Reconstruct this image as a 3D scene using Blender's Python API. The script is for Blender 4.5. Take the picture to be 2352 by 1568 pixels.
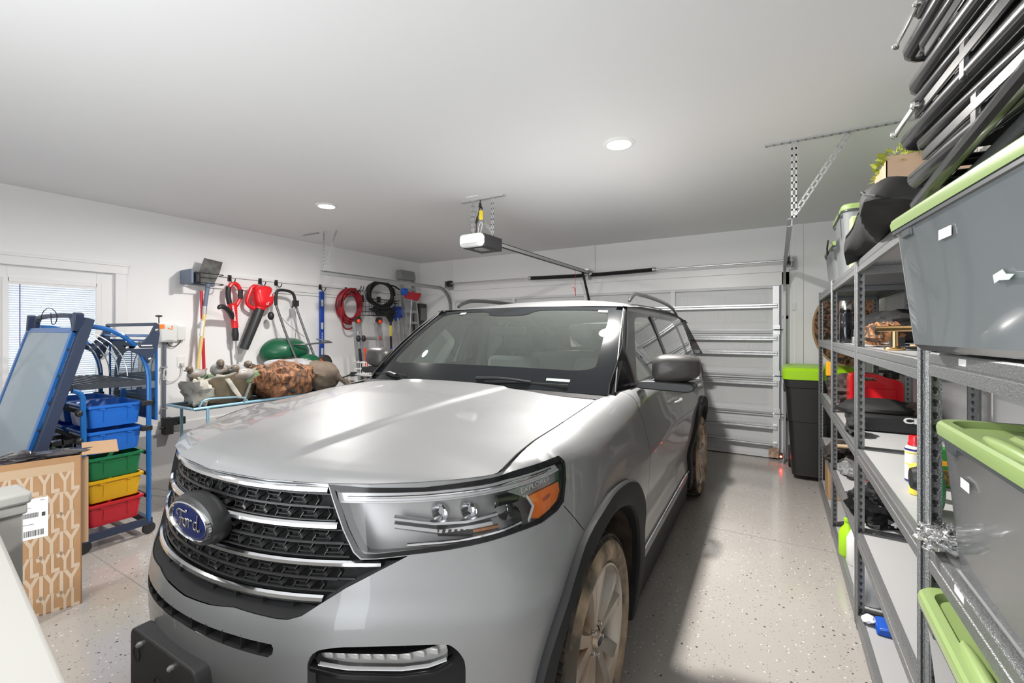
import bpy, bmesh, math, random
import numpy as np
from mathutils import Vector, Matrix, geometry
for o in list(bpy.data.objects): bpy.data.objects.remove(o)
random.seed(7); RNG = np.random.RandomState(7)
PI = math.pi; R = math.radians
SC = bpy.context.scene; COL = SC.collection

# ---------------------------------------------------------------- camera
cd = bpy.data.cameras.new('camera'); cam = bpy.data.objects.new('camera', cd); COL.objects.link(cam)
cam.location = (0, 0, 1.57); cam.rotation_euler = (R(90), 0, R(30.7))
cd.sensor_width = 36; cd.lens = 36*1025/2352; cd.shift_y = -22/2352; cd.clip_start = .02
SC.camera = cam
# ---------------------------------------------------------------- exposure, world, big lights
SC.view_settings.view_transform = 'Standard'; SC.view_settings.look = 'None'
SC.view_settings.gamma = 1; SC.view_settings.exposure = 1.06; SC.view_settings.use_curve_mapping = False
wd = bpy.data.worlds.new('world'); SC.world = wd; wd.use_nodes = True
wd.node_tree.nodes['Background'].inputs[0].default_value = (.80, .89, 1, 1)
wd.node_tree.nodes['Background'].inputs[1].default_value = .8
def area(name, loc, rot, size, power, col=(1,1,1), shape='RECTANGLE', size_y=None, spread=180):
    l = bpy.data.lights.new(name, 'AREA'); l.shape = shape; l.size = size; l.energy = power; l.color = col
    if size_y: l.size_y = size_y
    l.spread = R(spread)
    o = bpy.data.objects.new(name, l); o.location = loc; o.rotation_euler = rot; COL.objects.link(o); return o
SC.cycles.diffuse_bounces = 7; SC.cycles.transparent_max_bounces = 24
XL, XR, YB, YF, ZC = -5.88, .88, 6.45, -.75, 2.88
# daylight through the blinds of the left door; added fill light behind the camera
area('window_daylight', (XL-.25, 1.48, 1.6), (0, R(-90), 0), .85, 7, (.86,.93,1), size_y=1.2)
area('front_fill_light', (-1.6, YF+.02, 1.35), (R(90), 0, 0), 2.2, 31, (.98,.99,.97), size_y=2.0)
CANS = [(-.945, 3.05), (-4.02, 3.0), (-.945, .1), (-4.02, .1)]
CAN_W = [66, 32, 6, 5]

# ---------------------------------------------------------------- materials
MATS = {}
def mat(name, col=(.5,.5,.5), rough=.5, metal=0., coat=0., spec=.5, bump=0., bscale=60., var=0., vscale=8., var2=None, emit=0., alpha=None, trans=0., ior=1.45, coatr=.05, detail=3., stretch=None, vr=(.35,.65), dist=0.):
    if name in MATS: return MATS[name]
    m = bpy.data.materials.new(name); m.use_nodes = True; nt = m.node_tree; N = nt.nodes; L = nt.links
    b = N['Principled BSDF']; c = tuple(col)+(1,)
    b.inputs['Base Color'].default_value = c; b.inputs['Roughness'].default_value = rough
    b.inputs['Metallic'].default_value = metal; b.inputs['Coat Weight'].default_value = coat
    b.inputs['Coat Roughness'].default_value = coatr
    b.inputs['Specular IOR Level'].default_value = spec; b.inputs['IOR'].default_value = ior
    if trans: b.inputs['Transmission Weight'].default_value = trans
    if emit: b.inputs['Emission Color'].default_value = c; b.inputs['Emission Strength'].default_value = emit
    if alpha is not None: b.inputs['Alpha'].default_value = alpha
    tc = N.new('ShaderNodeTexCoord'); src = tc.outputs['Object']
    if stretch:
        mp = N.new('ShaderNodeMapping'); mp.inputs['Scale'].default_value = stretch; L.new(src, mp.inputs[0]); src = mp.outputs[0]
    if var or var2:
        n = N.new('ShaderNodeTexNoise'); n.inputs['Scale'].default_value = vscale; n.inputs['Detail'].default_value = detail
        L.new(src, n.inputs['Vector'])
        mx = N.new('ShaderNodeMix'); mx.data_type = 'RGBA'
        d = var2 if var2 else tuple(x*(1-var) for x in col)
        u = col if var2 else tuple(min(1, x*(1+var)) for x in col)
        mx.inputs[6].default_value = tuple(d)+(1,); mx.inputs[7].default_value = tuple(u)+(1,)
        rp = N.new('ShaderNodeMapRange'); rp.inputs[1].default_value = vr[0]; rp.inputs[2].default_value = vr[1]; n.inputs['Distortion'].default_value = dist
        L.new(n.outputs['Fac'], rp.inputs[0]); L.new(rp.outputs[0], mx.inputs[0]); L.new(mx.outputs[2], b.inputs['Base Color'])
    if bump:
        n2 = N.new('ShaderNodeTexNoise'); n2.inputs['Scale'].default_value = bscale; n2.inputs['Detail'].default_value = 2
        L.new(src, n2.inputs['Vector'])
        bp = N.new('ShaderNodeBump'); bp.inputs['Strength'].default_value = bump; bp.inputs['Distance'].default_value = .002
        L.new(n2.outputs['Fac'], bp.inputs['Height']); L.new(bp.outputs['Normal'], b.inputs['Normal'])
    MATS[name] = m; return m
def glass(name, tint=(1,1,1), refl=1.0, rough=0., film=0., filmcol=(.8,.85,.82), ior=1.5):
    """thin pane: clear straight-through light plus a fresnel mirror layer and an optional dusty film"""
    if name in MATS: return MATS[name]
    m = bpy.data.materials.new(name); m.use_nodes = True; nt = m.node_tree; N = nt.nodes; L = nt.links
    N.remove(N['Principled BSDF']); out = N['Material Output']
    t = N.new('ShaderNodeBsdfTransparent'); t.inputs[0].default_value = tuple(tint)+(1,)
    g = N.new('ShaderNodeBsdfGlossy'); g.inputs['Roughness'].default_value = rough; g.inputs[0].default_value = (1,1,1,1)
    f = N.new('ShaderNodeFresnel'); f.inputs[0].default_value = ior
    mu = N.new('ShaderNodeMath'); mu.operation = 'MULTIPLY'; mu.inputs[1].default_value = refl; mu.use_clamp = True
    L.new(f.outputs[0], mu.inputs[0]); x = N.new('ShaderNodeMixShader'); L.new(mu.outputs[0], x.inputs[0])
    L.new(t.outputs[0], x.inputs[1]); L.new(g.outputs[0], x.inputs[2]); last = x.outputs[0]
    if film:
        d = N.new('ShaderNodeBsdfDiffuse'); d.inputs[0].default_value = tuple(filmcol)+(1,)
        y = N.new('ShaderNodeMixShader'); y.inputs[0].default_value = film
        L.new(last, y.inputs[1]); L.new(d.outputs[0], y.inputs[2]); last = y.outputs[0]
    L.new(last, out.inputs[0]); MATS[name] = m; return m

# ---------------------------------------------------------------- mesh building
def rotm(rx=0, ry=0, rz=0): return np.array(Matrix.Rotation(rz,3,'Z') @ Matrix.Rotation(ry,3,'Y') @ Matrix.Rotation(rx,3,'X'))
class M:
    def __init__(s): s.v = []; s.f = []; s.nrm = None
    def add(s, vs, fs):
        n = len(s.v); s.v += [tuple(float(c) for c in p) for p in vs]; s.f += [tuple(i+n for i in f) for f in fs]; return s
    def box(s, x0, x1, y0, y1, z0, z1, rot=None, piv=None):
        vs = np.array([(x,y,z) for x in (x0,x1) for y in (y0,y1) for z in (z0,z1)], float)
        if rot is not None:
            c = np.array(piv if piv is not None else ((x0+x1)/2,(y0+y1)/2,(z0+z1)/2)); vs = (vs-c) @ np.array(rot).T + c
        return s.add(vs, [(0,1,3,2),(4,6,7,5),(0,4,5,1),(2,3,7,6),(0,2,6,4),(1,5,7,3)])
    def cbox(s, c, d, rot=None):
        return s.box(c[0]-d[0]/2,c[0]+d[0]/2,c[1]-d[1]/2,c[1]+d[1]/2,c[2]-d[2]/2,c[2]+d[2]/2,rot)
    def bar(s, a, b, w, h, up=(0,0,1)):
        a = np.array(a,float); b = np.array(b,float); t = b-a; L = np.linalg.norm(t); t /= L; up = np.array(up,float)
        x = np.cross(t, up)
        if np.linalg.norm(x) < 1e-4: x = np.cross(t, (1,0,0))
        x /= np.linalg.norm(x); y = np.cross(x, t)
        vs = [p+x*i*w/2+y*j*h/2 for p in (a,b) for i,j in ((-1,-1),(1,-1),(1,1),(-1,1))]
        return s.add(vs, [(0,1,2,3),(7,6,5,4),(0,4,5,1),(1,5,6,2),(2,6,7,3),(3,7,4,0)])
    def tube(s, pts, r, seg=8, closed=False, caps=True, smooth=0, flat=None):
        P = [np.array(p, float) for p in pts]
        for _ in range(smooth):
            Q = [] if closed else [P[0]]
            n = len(P); rng = range(n) if closed else range(n-1)
            for i in rng:
                a, b = P[i], P[(i+1) % n]; Q += [a*.75+b*.25, a*.25+b*.75]
            if not closed: Q.append(P[-1])
            P = Q
        n = len(P); rs = r if hasattr(r, '__len__') else [r]*n
        if len(rs) != n: rs = np.interp(np.linspace(0,1,n), np.linspace(0,1,len(rs)), rs)
        T = []
        for i in range(n):
            a = P[(i-1) % n] if (closed or i > 0) else P[i]; b = P[(i+1) % n] if (closed or i < n-1) else P[i]
            t = b-a; T.append(t/max(np.linalg.norm(t),1e-9))
        u = np.cross(T[0], (0,0,1))
        if np.linalg.norm(u) < .05: u = np.cross(T[0], (1,0,0))
        u /= np.linalg.norm(u); vs = []
        for i in range(n):
            u = u-T[i]*(u@T[i]); u /= max(np.linalg.norm(u),1e-9); w = np.cross(T[i], u)
            for k in range(seg):
                a = 2*PI*k/seg; q = (u*math.cos(a)+w*math.sin(a))*rs[i]
                if flat is not None: q = q-np.array(flat[:3])*(q@np.array(flat[:3]))*(1-flat[3])
                vs.append(P[i]+q)
        fs = []
        for i in range(n if closed else n-1):
            for k in range(seg):
                a = i*seg+k; b = i*seg+(k+1) % seg; c = ((i+1) % n)*seg+(k+1) % seg; d = ((i+1) % n)*seg+k; fs.append((a,b,c,d))
        if caps and not closed: fs += [tuple(range(seg))[::-1], tuple((n-1)*seg+k for k in range(seg))]
        return s.add(vs, fs)
    def lathe(s, prof, c=(0,0,0), axis='z', seg=32, a0=0, a1=2*PI, scale=(1,1)):
        full = abs(a1-a0-2*PI) < 1e-6; m = seg if full else seg+1; vs = []
        for r, h in prof:
            for k in range(m):
                a = a0+(a1-a0)*k/seg; x, y = r*math.cos(a)*scale[0], r*math.sin(a)*scale[1]
                p = {'z':(x,y,h),'x':(h,x,y),'y':(y,h,x)}[axis]; vs.append((p[0]+c[0],p[1]+c[1],p[2]+c[2]))
        fs = []
        for i in range(len(prof)-1):
            for k in range(m if full else m-1):
                a = i*m+k; b = i*m+(k+1) % m; fs.append((a,b,b+m,a+m))
        return s.add(vs, fs)
    def prism(s, poly, d0, d1, plane='xz', o=(0,0,0)):
        """closed polygon extruded between d0 and d1 along the axis left over by plane"""
        def mp(p, d): return {'xz':(p[0],d,p[1]),'xy':(p[0],p[1],d),'yz':(d,p[0],p[1])}[plane]
        n = len(poly); vs = [np.array(mp(p,d0))+np.array(o) for p in poly]+[np.array(mp(p,d1))+np.array(o) for p in poly]
        return s.add(vs, [tuple(range(n))[::-1], tuple(range(n,2*n))]+[(i,(i+1)%n,(i+1)%n+n,i+n) for i in range(n)])
    def grid(s, fn, nu, nv, cu=False):
        vs = [fn(i/nu, j/nv) for i in range(nu+(0 if cu else 1)) for j in range(nv+1)]; m = nv+1; K = nu if cu else nu+1
        fs = [(i*m+j, ((i+1)%K)*m+j, ((i+1)%K)*m+j+1, i*m+j+1) for i in range(nu) for j in range(nv)]
        return s.add(vs, fs)
    def blob(s, c, r, seg=20, rings=12, amp=.12, freq=3., seed=0, zmin=None, power=1.):
        """lumpy soft form: ellipsoid displaced by a few sine waves (bags, cloth bundles)"""
        rn = np.random.RandomState(seed); ph = rn.rand(6)*6.28; dv = rn.randn(6,3)
        def fn(u, v):
            a = u*2*PI; b = (v-.5)*PI
            d = np.array([math.cos(a)*math.cos(b), math.sin(a)*math.cos(b), math.sin(b)])
            if power != 1: d = np.sign(d)*np.abs(d)**power
            k = 1+amp*sum(math.sin(freq*(i*.45+1)*(dv[i]@d)+ph[i])/(i*.5+1) for i in range(6))/2.2
            p = np.array(c)+d*np.array(r)*k
            if zmin is not None: p[2] = max(p[2], zmin)
            return p
        return s.grid(fn, seg, rings, cu=True)
    def xform(s, fn): s.v = [tuple(fn(np.array(p))) for p in s.v]; return s
    def mirror_x(s): s.v = [(-a,b,c) for a,b,c in s.v]; s.f = [f[::-1] for f in s.f]; return s
    def both(s):
        n = len(s.v); s.v += [(-a,b,c) for a,b,c in s.v]; s.f += [tuple(i+n for i in f[::-1]) for f in s.f]; return s
    def copy(s): m = M(); m.v = list(s.v); m.f = list(s.f); return m
def obj(name, m, material, parent=None, bevel=0., smooth=True, angle=35, solid=0., world=False, subd=0, label=None):
    me = bpy.data.meshes.new(name); vs = m.v
    if world and parent is not None:
        mw = parent.matrix_basis.copy(); q = parent.parent
        while q: mw = q.matrix_basis @ mw; q = q.parent
        inv = np.array(mw.inverted()); vs = [tuple(inv[:3,:3] @ np.array(p) + inv[:3,3]) for p in vs]
    me.from_pydata([tuple(map(float,p)) for p in vs], [], m.f)
    if material is not None:
        for x in (material if isinstance(material, (list,tuple)) else [material]): me.materials.append(x)
    if m.__dict__.get('mi'): me.polygons.foreach_set('material_index', m.mi)
    bm = bmesh.new(); bm.from_mesh(me)
    if m.__dict__.get('fixn', True): bmesh.ops.recalc_face_normals(bm, faces=bm.faces)
    bm.to_mesh(me); bm.free()
    if smooth:
        me.polygons.foreach_set('use_smooth', [True]*len(me.polygons))
        me.set_sharp_from_angle(angle=R(angle))
    me.update()
    o = bpy.data.objects.new(name, me); COL.objects.link(o)
    if parent is not None: o.parent = parent
    if solid: d = o.modifiers.new('s','SOLIDIFY'); d.thickness = solid; d.offset = 0
    if subd: d = o.modifiers.new('d','SUBSURF'); d.levels = subd; d.render_levels = subd
    if bevel: d = o.modifiers.new('b','BEVEL'); d.width = bevel; d.segments = 2; d.limit_method = 'ANGLE'; d.angle_limit = R(40); d.harden_normals = False
    if label: o['label'] = label
    return o
def tag(o, label, cat, group=None, kind=None):
    o['label'] = label; o['category'] = cat
    if group: o['group'] = group
    if kind: o['kind'] = kind
    return o
def thing(name, label, cat, loc=(0,0,0), rz=0., group=None, rot=None):
    o = bpy.data.objects.new(name, None); o.empty_display_size = .1; COL.objects.link(o)
    o.location = loc; o.rotation_euler = rot if rot else (0,0,rz)
    o.matrix_basis = Matrix.Translation(loc) @ (o.rotation_euler.to_matrix().to_4x4())
    return tag(o, label, cat, group)
def struct(name, m, material, **k):
    o = obj(name, m, material, **k)
    if k.get('parent') is None: o['kind'] = 'structure'
    return o
def dup(root, loc=None, rz=None, label=None, group=None):
    r = root.copy(); COL.objects.link(r)
    if loc is not None: r.location = loc
    if rz is not None: r.rotation_euler = (0,0,rz)
    if label: r['label'] = label
    if group: r['group'] = group
    for ch in list(root.children):
        c = ch.copy(); COL.objects.link(c); c.parent = r
        for g in ch.children:
            d = g.copy(); COL.objects.link(d); d.parent = c
    return r
def text_mesh(txt, size, depth=.0005, font_scale_x=1., bold=0.):
    c = bpy.data.curves.new('t','FONT'); c.body = txt; c.size = size; c.extrude = depth; c.align_x = 'CENTER'; c.align_y = 'CENTER'; c.offset = bold
    o = bpy.data.objects.new('t', c); COL.objects.link(o)
    dg = bpy.context.evaluated_depsgraph_get(); me = bpy.data.meshes.new_from_object(o.evaluated_get(dg))
    m = M(); m.add([(v.co.x*font_scale_x, v.co.y, v.co.z) for v in me.vertices], [tuple(p.vertices) for p in me.polygons])
    bpy.data.objects.remove(o); bpy.data.curves.remove(c); return m
def place(m, o, ux, uy):
    """maps the mesh's x,y,z onto the frame (ux, uy, ux x uy) at o"""
    ux = np.array(ux,float); ux /= np.linalg.norm(ux); uy = np.array(uy,float); uy -= ux*(uy@ux); uy /= np.linalg.norm(uy); uz = np.cross(ux,uy)
    return m.xform(lambda p: np.array(o)+ux*p[0]+uy*p[1]+uz*p[2])
# ================================================================ the garage itself
WHITE = mat('white_paint', (.80,.80,.80), .55)
WALL = mat('wall_paint', (.84,.84,.845), .6, bump=.08, bscale=90)
CEIL = mat('ceiling_paint', (.77,.77,.775), .7, bump=.05, bscale=60)
TRIMW = mat('trim_paint', (.82,.82,.82), .35)
DOORG = mat('garage_door_steel', (.62,.63,.64), .45, bump=.05, bscale=160)
GALV = mat('galvanised_steel', (.72,.73,.74), .34, metal=.85, var=.08, vscale=30)
GALVD = mat('dull_galvanised_steel', (.45,.46,.47), .42, metal=.7)
BLK = mat('black_plastic', (.022,.022,.024), .42)
BLKM = mat('matte_black', (.018,.018,.019), .75)
RUB = mat('black_rubber', (.03,.03,.03), .8)
def floor_mat():
    m = bpy.data.materials.new('epoxy_flake_floor'); m.use_nodes = True; nt = m.node_tree; N = nt.nodes; L = nt.links
    b = N['Principled BSDF']; b.inputs['Roughness'].default_value = .17; b.inputs['Coat Weight'].default_value = .25; b.inputs['Coat Roughness'].default_value = .1
    tc = N.new('ShaderNodeTexCoord')
    def flecks(scale, thr, seed):
        mp = N.new('ShaderNodeMapping'); mp.inputs['Location'].default_value = (seed, seed*1.7, 0); L.new(tc.outputs['Object'], mp.inputs[0])
        v = N.new('ShaderNodeTexVoronoi'); v.inputs['Scale'].default_value = scale; v.inputs['Randomness'].default_value = 1; L.new(mp.outputs[0], v.inputs['Vector'])
        # only some cells carry a fleck
        sep = N.new('ShaderNodeSeparateColor'); L.new(v.outputs['Color'], sep.inputs[0])
        a = N.new('ShaderNodeMath'); a.operation = 'LESS_THAN'; a.inputs[1].default_value = .27; L.new(v.outputs['Distance'], a.inputs[0])
        c = N.new('ShaderNodeMath'); c.operation = 'GREATER_THAN'; c.inputs[1].default_value = thr; L.new(sep.outputs[0], c.inputs[0])
        d = N.new('ShaderNodeMath'); d.operation = 'MULTIPLY'; L.new(a.outputs[0], d.inputs[0]); L.new(c.outputs[0], d.inputs[1]); return d.outputs[0]
    base = N.new('ShaderNodeTexNoise'); base.inputs['Scale'].default_value = 1.3; base.inputs['Detail'].default_value = 5; L.new(tc.outputs['Object'], base.inputs['Vector'])
    mx = N.new('ShaderNodeMix'); mx.data_type = 'RGBA'; mx.inputs[6].default_value = (.38,.353,.325,1); mx.inputs[7].default_value = (.425,.40,.372,1); L.new(base.outputs['Fac'], mx.inputs[0])
    last = mx.outputs[2]
    for sc, th, sd, colr in ((75,.83,0,(.20,.19,.18,1)), (60,.88,3.1,(.68,.67,.65,1)), (110,.86,7.7,(.27,.25,.23,1)), (45,.965,5.3,(.08,.08,.085,1))):
        k = N.new('ShaderNodeMix'); k.data_type = 'RGBA'; k.inputs[7].default_value = colr; L.new(last, k.inputs[6]); L.new(flecks(sc, th, sd), k.inputs[0]); last = k.outputs[2]
    L.new(last, b.inputs['Base Color'])
    n2 = N.new('ShaderNodeTexNoise'); n2.inputs['Scale'].default_value = 12; L.new(tc.outputs['Object'], n2.inputs['Vector'])
    bp = N.new('ShaderNodeBump'); bp.inputs['Strength'].default_value = .12; bp.inputs['Distance'].default_value = .002; L.new(n2.outputs['Fac'], bp.inputs['Height']); L.new(bp.outputs['Normal'], b.inputs['Normal'])
    return m
FLOOR = floor_mat()
T = .12
struct('floor', M().box(XL-T, XR+T, YF-T, YB+T, -.1, 0), FLOOR)
jt = M()
for y in (1.2, 3.9): jt.box(XL+.03, XR, y-.003, y+.003, -.001, .0006)
struct('trim_1', jt, mat('saw_cut', (.26,.25,.24), .8))
struct('ceiling', M().box(XL-T, XR+T, YF-T, YB+T, ZC, ZC+.1), CEIL)
struct('wall_right', M().box(XR, XR+T, YF-T, YB+T, 0, ZC), WALL)
# front wall behind the camera, with an opening added to let in fill light
struct('wall_front', M().box(XL-T, -2.8, YF-T, YF, 0, ZC).box(-.4, XR+T, YF-T, YF, 0, ZC).box(-2.8,-.4,YF-T,YF,2.4,ZC).box(-2.8,-.4,YF-T,YF,0,.3), WALL)
# left wall with the door opening
DY0, DY1, DZ0, DZ1 = .96, 1.87, .44, 2.17
struct('wall_left', M().box(XL-T, XL, YF-T, DY0, 0, ZC).box(XL-T, XL, DY1, YB+T, 0, ZC).box(XL-T, XL, DY0, DY1, DZ1, ZC).box(XL-T,XL,DY0,DY1,0,DZ0), WALL)
struct('trim_2', M().box(XL, XL+.03, YF, YB, 0, .44), mat('painted_stem_wall', (.42,.42,.425), .5, bump=.2, bscale=40))
struct('baseboard_left', M().box(XL, XL+.016, DY1+.09, YB, .44, .545).box(XL, XL+.016, YF, DY0-.09, .44, .545), TRIMW, bevel=.004)
c = M(); c.box(XL, XL+.02, DY0-.09, DY0, .44, DZ1+.02); c.box(XL, XL+.02, DY1, DY1+.09, .44, DZ1+.02); c.box(XL, XL+.026, DY0-.11, DY1+.10, DZ1, DZ1+.09); c.box(XL, XL+.035, DY0-.12, DY1+.11, DZ1+.08, DZ1+.105)
struct('trim_3', c, TRIMW, bevel=.004)
d = M(); WY0, WY1, WZ0, WZ1 = 1.12, 1.73, .68, 2.03
d.box(XL-.06, XL-.015, DY0, WY0, DZ0, DZ1).box(XL-.06, XL-.015, WY1, DY1, DZ0, DZ1).box(XL-.06, XL-.015, WY0, WY1, WZ1, DZ1).box(XL-.06, XL-.015, WY0, WY1, DZ0, WZ0)
door1 = struct('door_1', d, TRIMW, bevel=.003)
f = M()
for a,b,c0,c1 in ((WY0-.03,WY0+.01,WZ0-.03,WZ1+.03),(WY1-.01,WY1+.03,WZ0-.03,WZ1+.03),(WY0,WY1,WZ1-.01,WZ1+.03),(WY0,WY1,WZ0-.03,WZ0+.01)): f.box(XL-.02, XL+.002, a, b, c0, c1)
obj('window_frame', f, TRIMW, door1, bevel=.003)
bl = M(); z = WZ0+.02
while z < WZ1-.04: bl.box(XL-.036, XL-.012, WY0+.012, WY1-.012, z, z+.0016, rot=rotm(0, R(-28), 0)); z += .021
obj('blind', bl, mat('blind_slats', (.86,.87,.88), .45), door1, smooth=False)
obj('blind_headrail', M().box(XL-.045, XL-.004, WY0+.005, WY1-.005, WZ1-.035, WZ1), TRIMW, door1, bevel=.003)
obj('pane', M().box(XL-.056, XL-.052, WY0, WY1, WZ0, WZ1), glass('door_glass', (.95,.98,1), film=.25, filmcol=(.9,.93,1)), door1)
obj('tilt_wand', M().tube([(XL+.006,WY0+.075,WZ1-.03),(XL+.01,WY0+.075,.95)], .004, 6), mat('violet_wand', (.18,.13,.34), .5), door1)  # wand in one even violet
obj('door_knob', M().lathe([(0,0),(.025,.0),(.025,.006),(.01,.01),(.01,.03),(.026,.04),(.028,.055),(.02,.068),(0,.07)], (XL-.015,DY1-.06,1.36), 'x', 20), GALV, door1)
struct('window_1', M().box(XL-.118, XL-.112, DY0, DY1, DZ0, DZ1), glass('outer_glass', (1,1,1)))
# back wall with the garage door opening
GX0, GX1, GZ1 = -5.06, .03, 2.15
struct('wall_back', M().box(XL-T, GX0-.03, YB, YB+T, 0, ZC).box(GX1+.03, XR+T, YB, YB+T, 0, ZC).box(GX0-.03, GX1+.03, YB, YB+T, GZ1, ZC), WALL)
t = M(); t.box(GX0-.14, GX0-.02, YB-.02, YB, 0, ZC); t.box(GX1+.02, GX1+.10, YB-.02, YB, 0, ZC); t.box(GX1+.16,GX1+.245,YB-.014,YB,0,ZC); t.box(GX0, GX1+.1, YB-.02, YB, GZ1+.0, GZ1+.16); t.box(GX0,GX1+.1,YB-.012,YB,GZ1+.165,GZ1+.30)
t.box(-2.47, -2.36, YB-.03, YB, GZ1+.16, ZC)
struct('trim_4', t, TRIMW, bevel=.003)
struct('baseboard_right', M().box(XR-.015, XR, YF, YB, 0, .1).box(GX1+.1,XR,YB-.015,YB,0,.1), TRIMW, bevel=.003)
# sectional garage door
g = M()
secs = [(0.01,.563),(.567,1.026),(1.03,1.594),(1.598,2.15)]
gd = M().box(GX0-.02, GX1+.02, YB+.02, YB+.03, 0, GZ1)
door2 = struct('door_2', gd, DOORG)
stx = [-5.03, -3.77, -2.50, -1.23, -.005]
for z0, z1 in secs:
    p = M(); p.box(GX0, GX1, YB-.012, YB+.02, z0, z1)
    p.box(GX0, GX1, YB-.045, YB-.012, z0, z0+.035); p.box(GX0, GX1, YB-.045, YB-.012, z1-.035, z1)
    for k in range(4):
        xa = stx[k]+.09; wd_ = (stx[k+1]-stx[k]-.18)
        for j in range(2):
            x0 = xa+j*(wd_/2+.03); x1 = x0+wd_/2-.05; za, zb = z0+.09, z1-.09; e = .004
            for (u0,u1,v0,v1) in ((x0,x1,za,za+e),(x0,x1,zb-e,zb),(x0,x0+e,za,zb),(x1-e,x1,za,zb)): p.box(u0,u1,YB-.0155,YB-.012,v0,v1)
            for q in range(1,5): xx = x0+(x1-x0)*q/5; p.box(xx-.0015,xx+.0015,YB-.0145,YB-.012,za,zb)
    obj('door_panel', p, DOORG, door2, smooth=False)
    for x in stx:
        obj('door_stile', M().box(x-.03, x+.03, YB-.055, YB-.012, z0+.01, z1-.01), mat('stile_paint', (.70,.71,.72), .4), door2, bevel=.003)
for zz, hh in ((1.893,.06),(1.492,.06),(1.308,.06),(.935,.06),(.40,.06),(.188,.05)):
    s = M(); s.prism([(YB-.055,zz-hh/2),(YB-.10,zz-hh/2+.008),(YB-.10,zz-.006),(YB-.085,zz),(YB-.10,zz+.006),(YB-.10,zz+hh/2-.008),(YB-.055,zz+hh/2)], GX0+.02, GX1-.03, 'yz')
    obj('door_strut', s, GALV, door2, smooth=False)
for zz in (.565,1.028,1.596):
    obj('hinge_line', M().box(GX0, GX1, YB-.062, YB-.045, zz-.012, zz+.012), GALVD, door2)
    for x in stx[1:]: obj('hinge', M().box(x-.035,x+.035,YB-.07,YB-.055,zz-.06,zz+.06).tube([(x-.04,YB-.07,zz),(x+.04,YB-.07,zz)],.008,8), GALV, door2)
    obj('roller', M().tube([(GX1-.06,YB-.085,zz),(GX1+.06,YB-.085,zz)],.006,8).lathe([(0,-.01),(.022,-.01),(.022,.01),(0,.01)],(GX1+.05,YB-.085,zz),'x',14), BLK, door2)
e_ = M()
for z0, z1 in secs: e_.box(GX1-.075, GX1-.005, YB-.062, YB-.012, z0+.012, z1-.012)
obj('end_stile', e_, mat('pale_steel', (.74,.75,.75), .35, metal=.5), door2, bevel=.002)
obj('bottom_bracket', M().box(GX1-.12, GX1-.01, YB-.075, YB-.06, .02, .14), mat('rusty_steel', (.42,.30,.22), .7, metal=.3, var=.4, vscale=25), door2)
obj('bottom_seal', M().box(GX0, GX1, YB-.03, YB+.02, 0, .014), RUB, door2)
# tracks
TRK = mat('track_steel', (.40,.41,.42), .4, metal=.6)
def track(name, x, side, label):
    th = thing(name, label, 'door track', (x, YB-.09, 0))
    pr = []; yv = YB-.09; rc = .33; zt = 2.34
    pts = [(yv,.03),(yv,zt-rc)]+[(yv-rc+rc*math.cos(a), zt-rc+rc*math.sin(a)) for a in np.linspace(0,PI/2,10)[1:]]+[(3.70,zt)]
    m = M()
    for i in range(len(pts)-1):
        a, b = pts[i], pts[i+1]; m.bar((x,a[0],a[1]),(x,b[0],b[1]), .006, .055, up=(0,b[1]-a[1],-(b[0]-a[0])) if False else (0,-(b[1]-a[1])+1e-6,(b[0]-a[0])))
        # returned lips of the C section
        t_ = np.array([0,b[0]-a[0],b[1]-a[1]]); t_ /= np.linalg.norm(t_); n_ = np.cross(t_, (1,0,0))
        for sgn in (-1,1):
            o_ = n_*sgn*.026+np.array([side*.012,0,0]); m.bar(np.array((x,a[0],a[1]))+o_, np.array((x,b[0],b[1]))+o_, .028, .004, up=n_)
    obj('rail', m, TRK, th, world=True, smooth=False)
    br = M()
    for zz in (.5, 1.1, 1.75): br.box(x, x+.004, yv, YB-.015, zz-.02, zz+.02).box(x-.03,x+.03,YB-.02,YB-.014,zz-.02,zz+.02)
    obj('wall_bracket', br, GALV, th, world=True)
    return th
track('door_track', GX0-.02, 1, 'curved galvanised door track at the left corner by the leaning ladder')
track('door_track', GX1+.06, -1, 'galvanised door track beside the black wheeled bin')
def perf(m, a, b, w=.032, up=(0,0,1), n=None):
    """perforated angle iron: an L of two thin legs, slots left as gaps"""
    a = np.array(a,float); b = np.array(b,float); L_ = np.linalg.norm(b-a); t_ = (b-a)/L_; k = int(L_/.045)
    up = np.array(up,float); x_ = np.cross(t_,up); x_ /= np.linalg.norm(x_)
    for e in (-w/2+.004, w/2-.004): m.bar(a+x_*e, b+x_*e, .009, .003, up=up)
    for i in range(k+1):
        p = a+t_*(L_*i/k); q = p+t_*.014; m.bar(p, q, w, .003, up=up)
    y_ = np.cross(x_, t_); m.bar(a+x_*w/2+y_*.012, b+x_*w/2+y_*.012, .003, .024, up=up)
HNG = mat('hanger_steel', (.52,.53,.54), .45, metal=.5)
def hanger(name, x, y, label, s):
    th = thing(name, label, 'track hanger', (x,y,ZC))
    m = M(); perf(m, (x-.12-.0,y,ZC-.012), (x+.42*s,y,ZC-.012)) if s<0 else perf(m,(x-.17,y,ZC-.012),(x+.62,y,ZC-.012))
    obj('ceiling_angle', m, HNG, th, world=True, smooth=False)
    m = M(); perf(m, (x,y,2.35),(x,y,ZC-.02), up=(0,1,0)); obj('upright', m, HNG, th, world=True, smooth=False)
    m = M(); perf(m, (x,y,2.37),(x+(.22 if s<0 else .30),y+.02,ZC-.02), up=(0,1,0)); obj('brace', m, HNG, th, world=True, smooth=False)
hanger('track_hanger', GX0-.02, 3.75, 'perforated steel hanger dropping to the left end of the curved track', -1)
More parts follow.
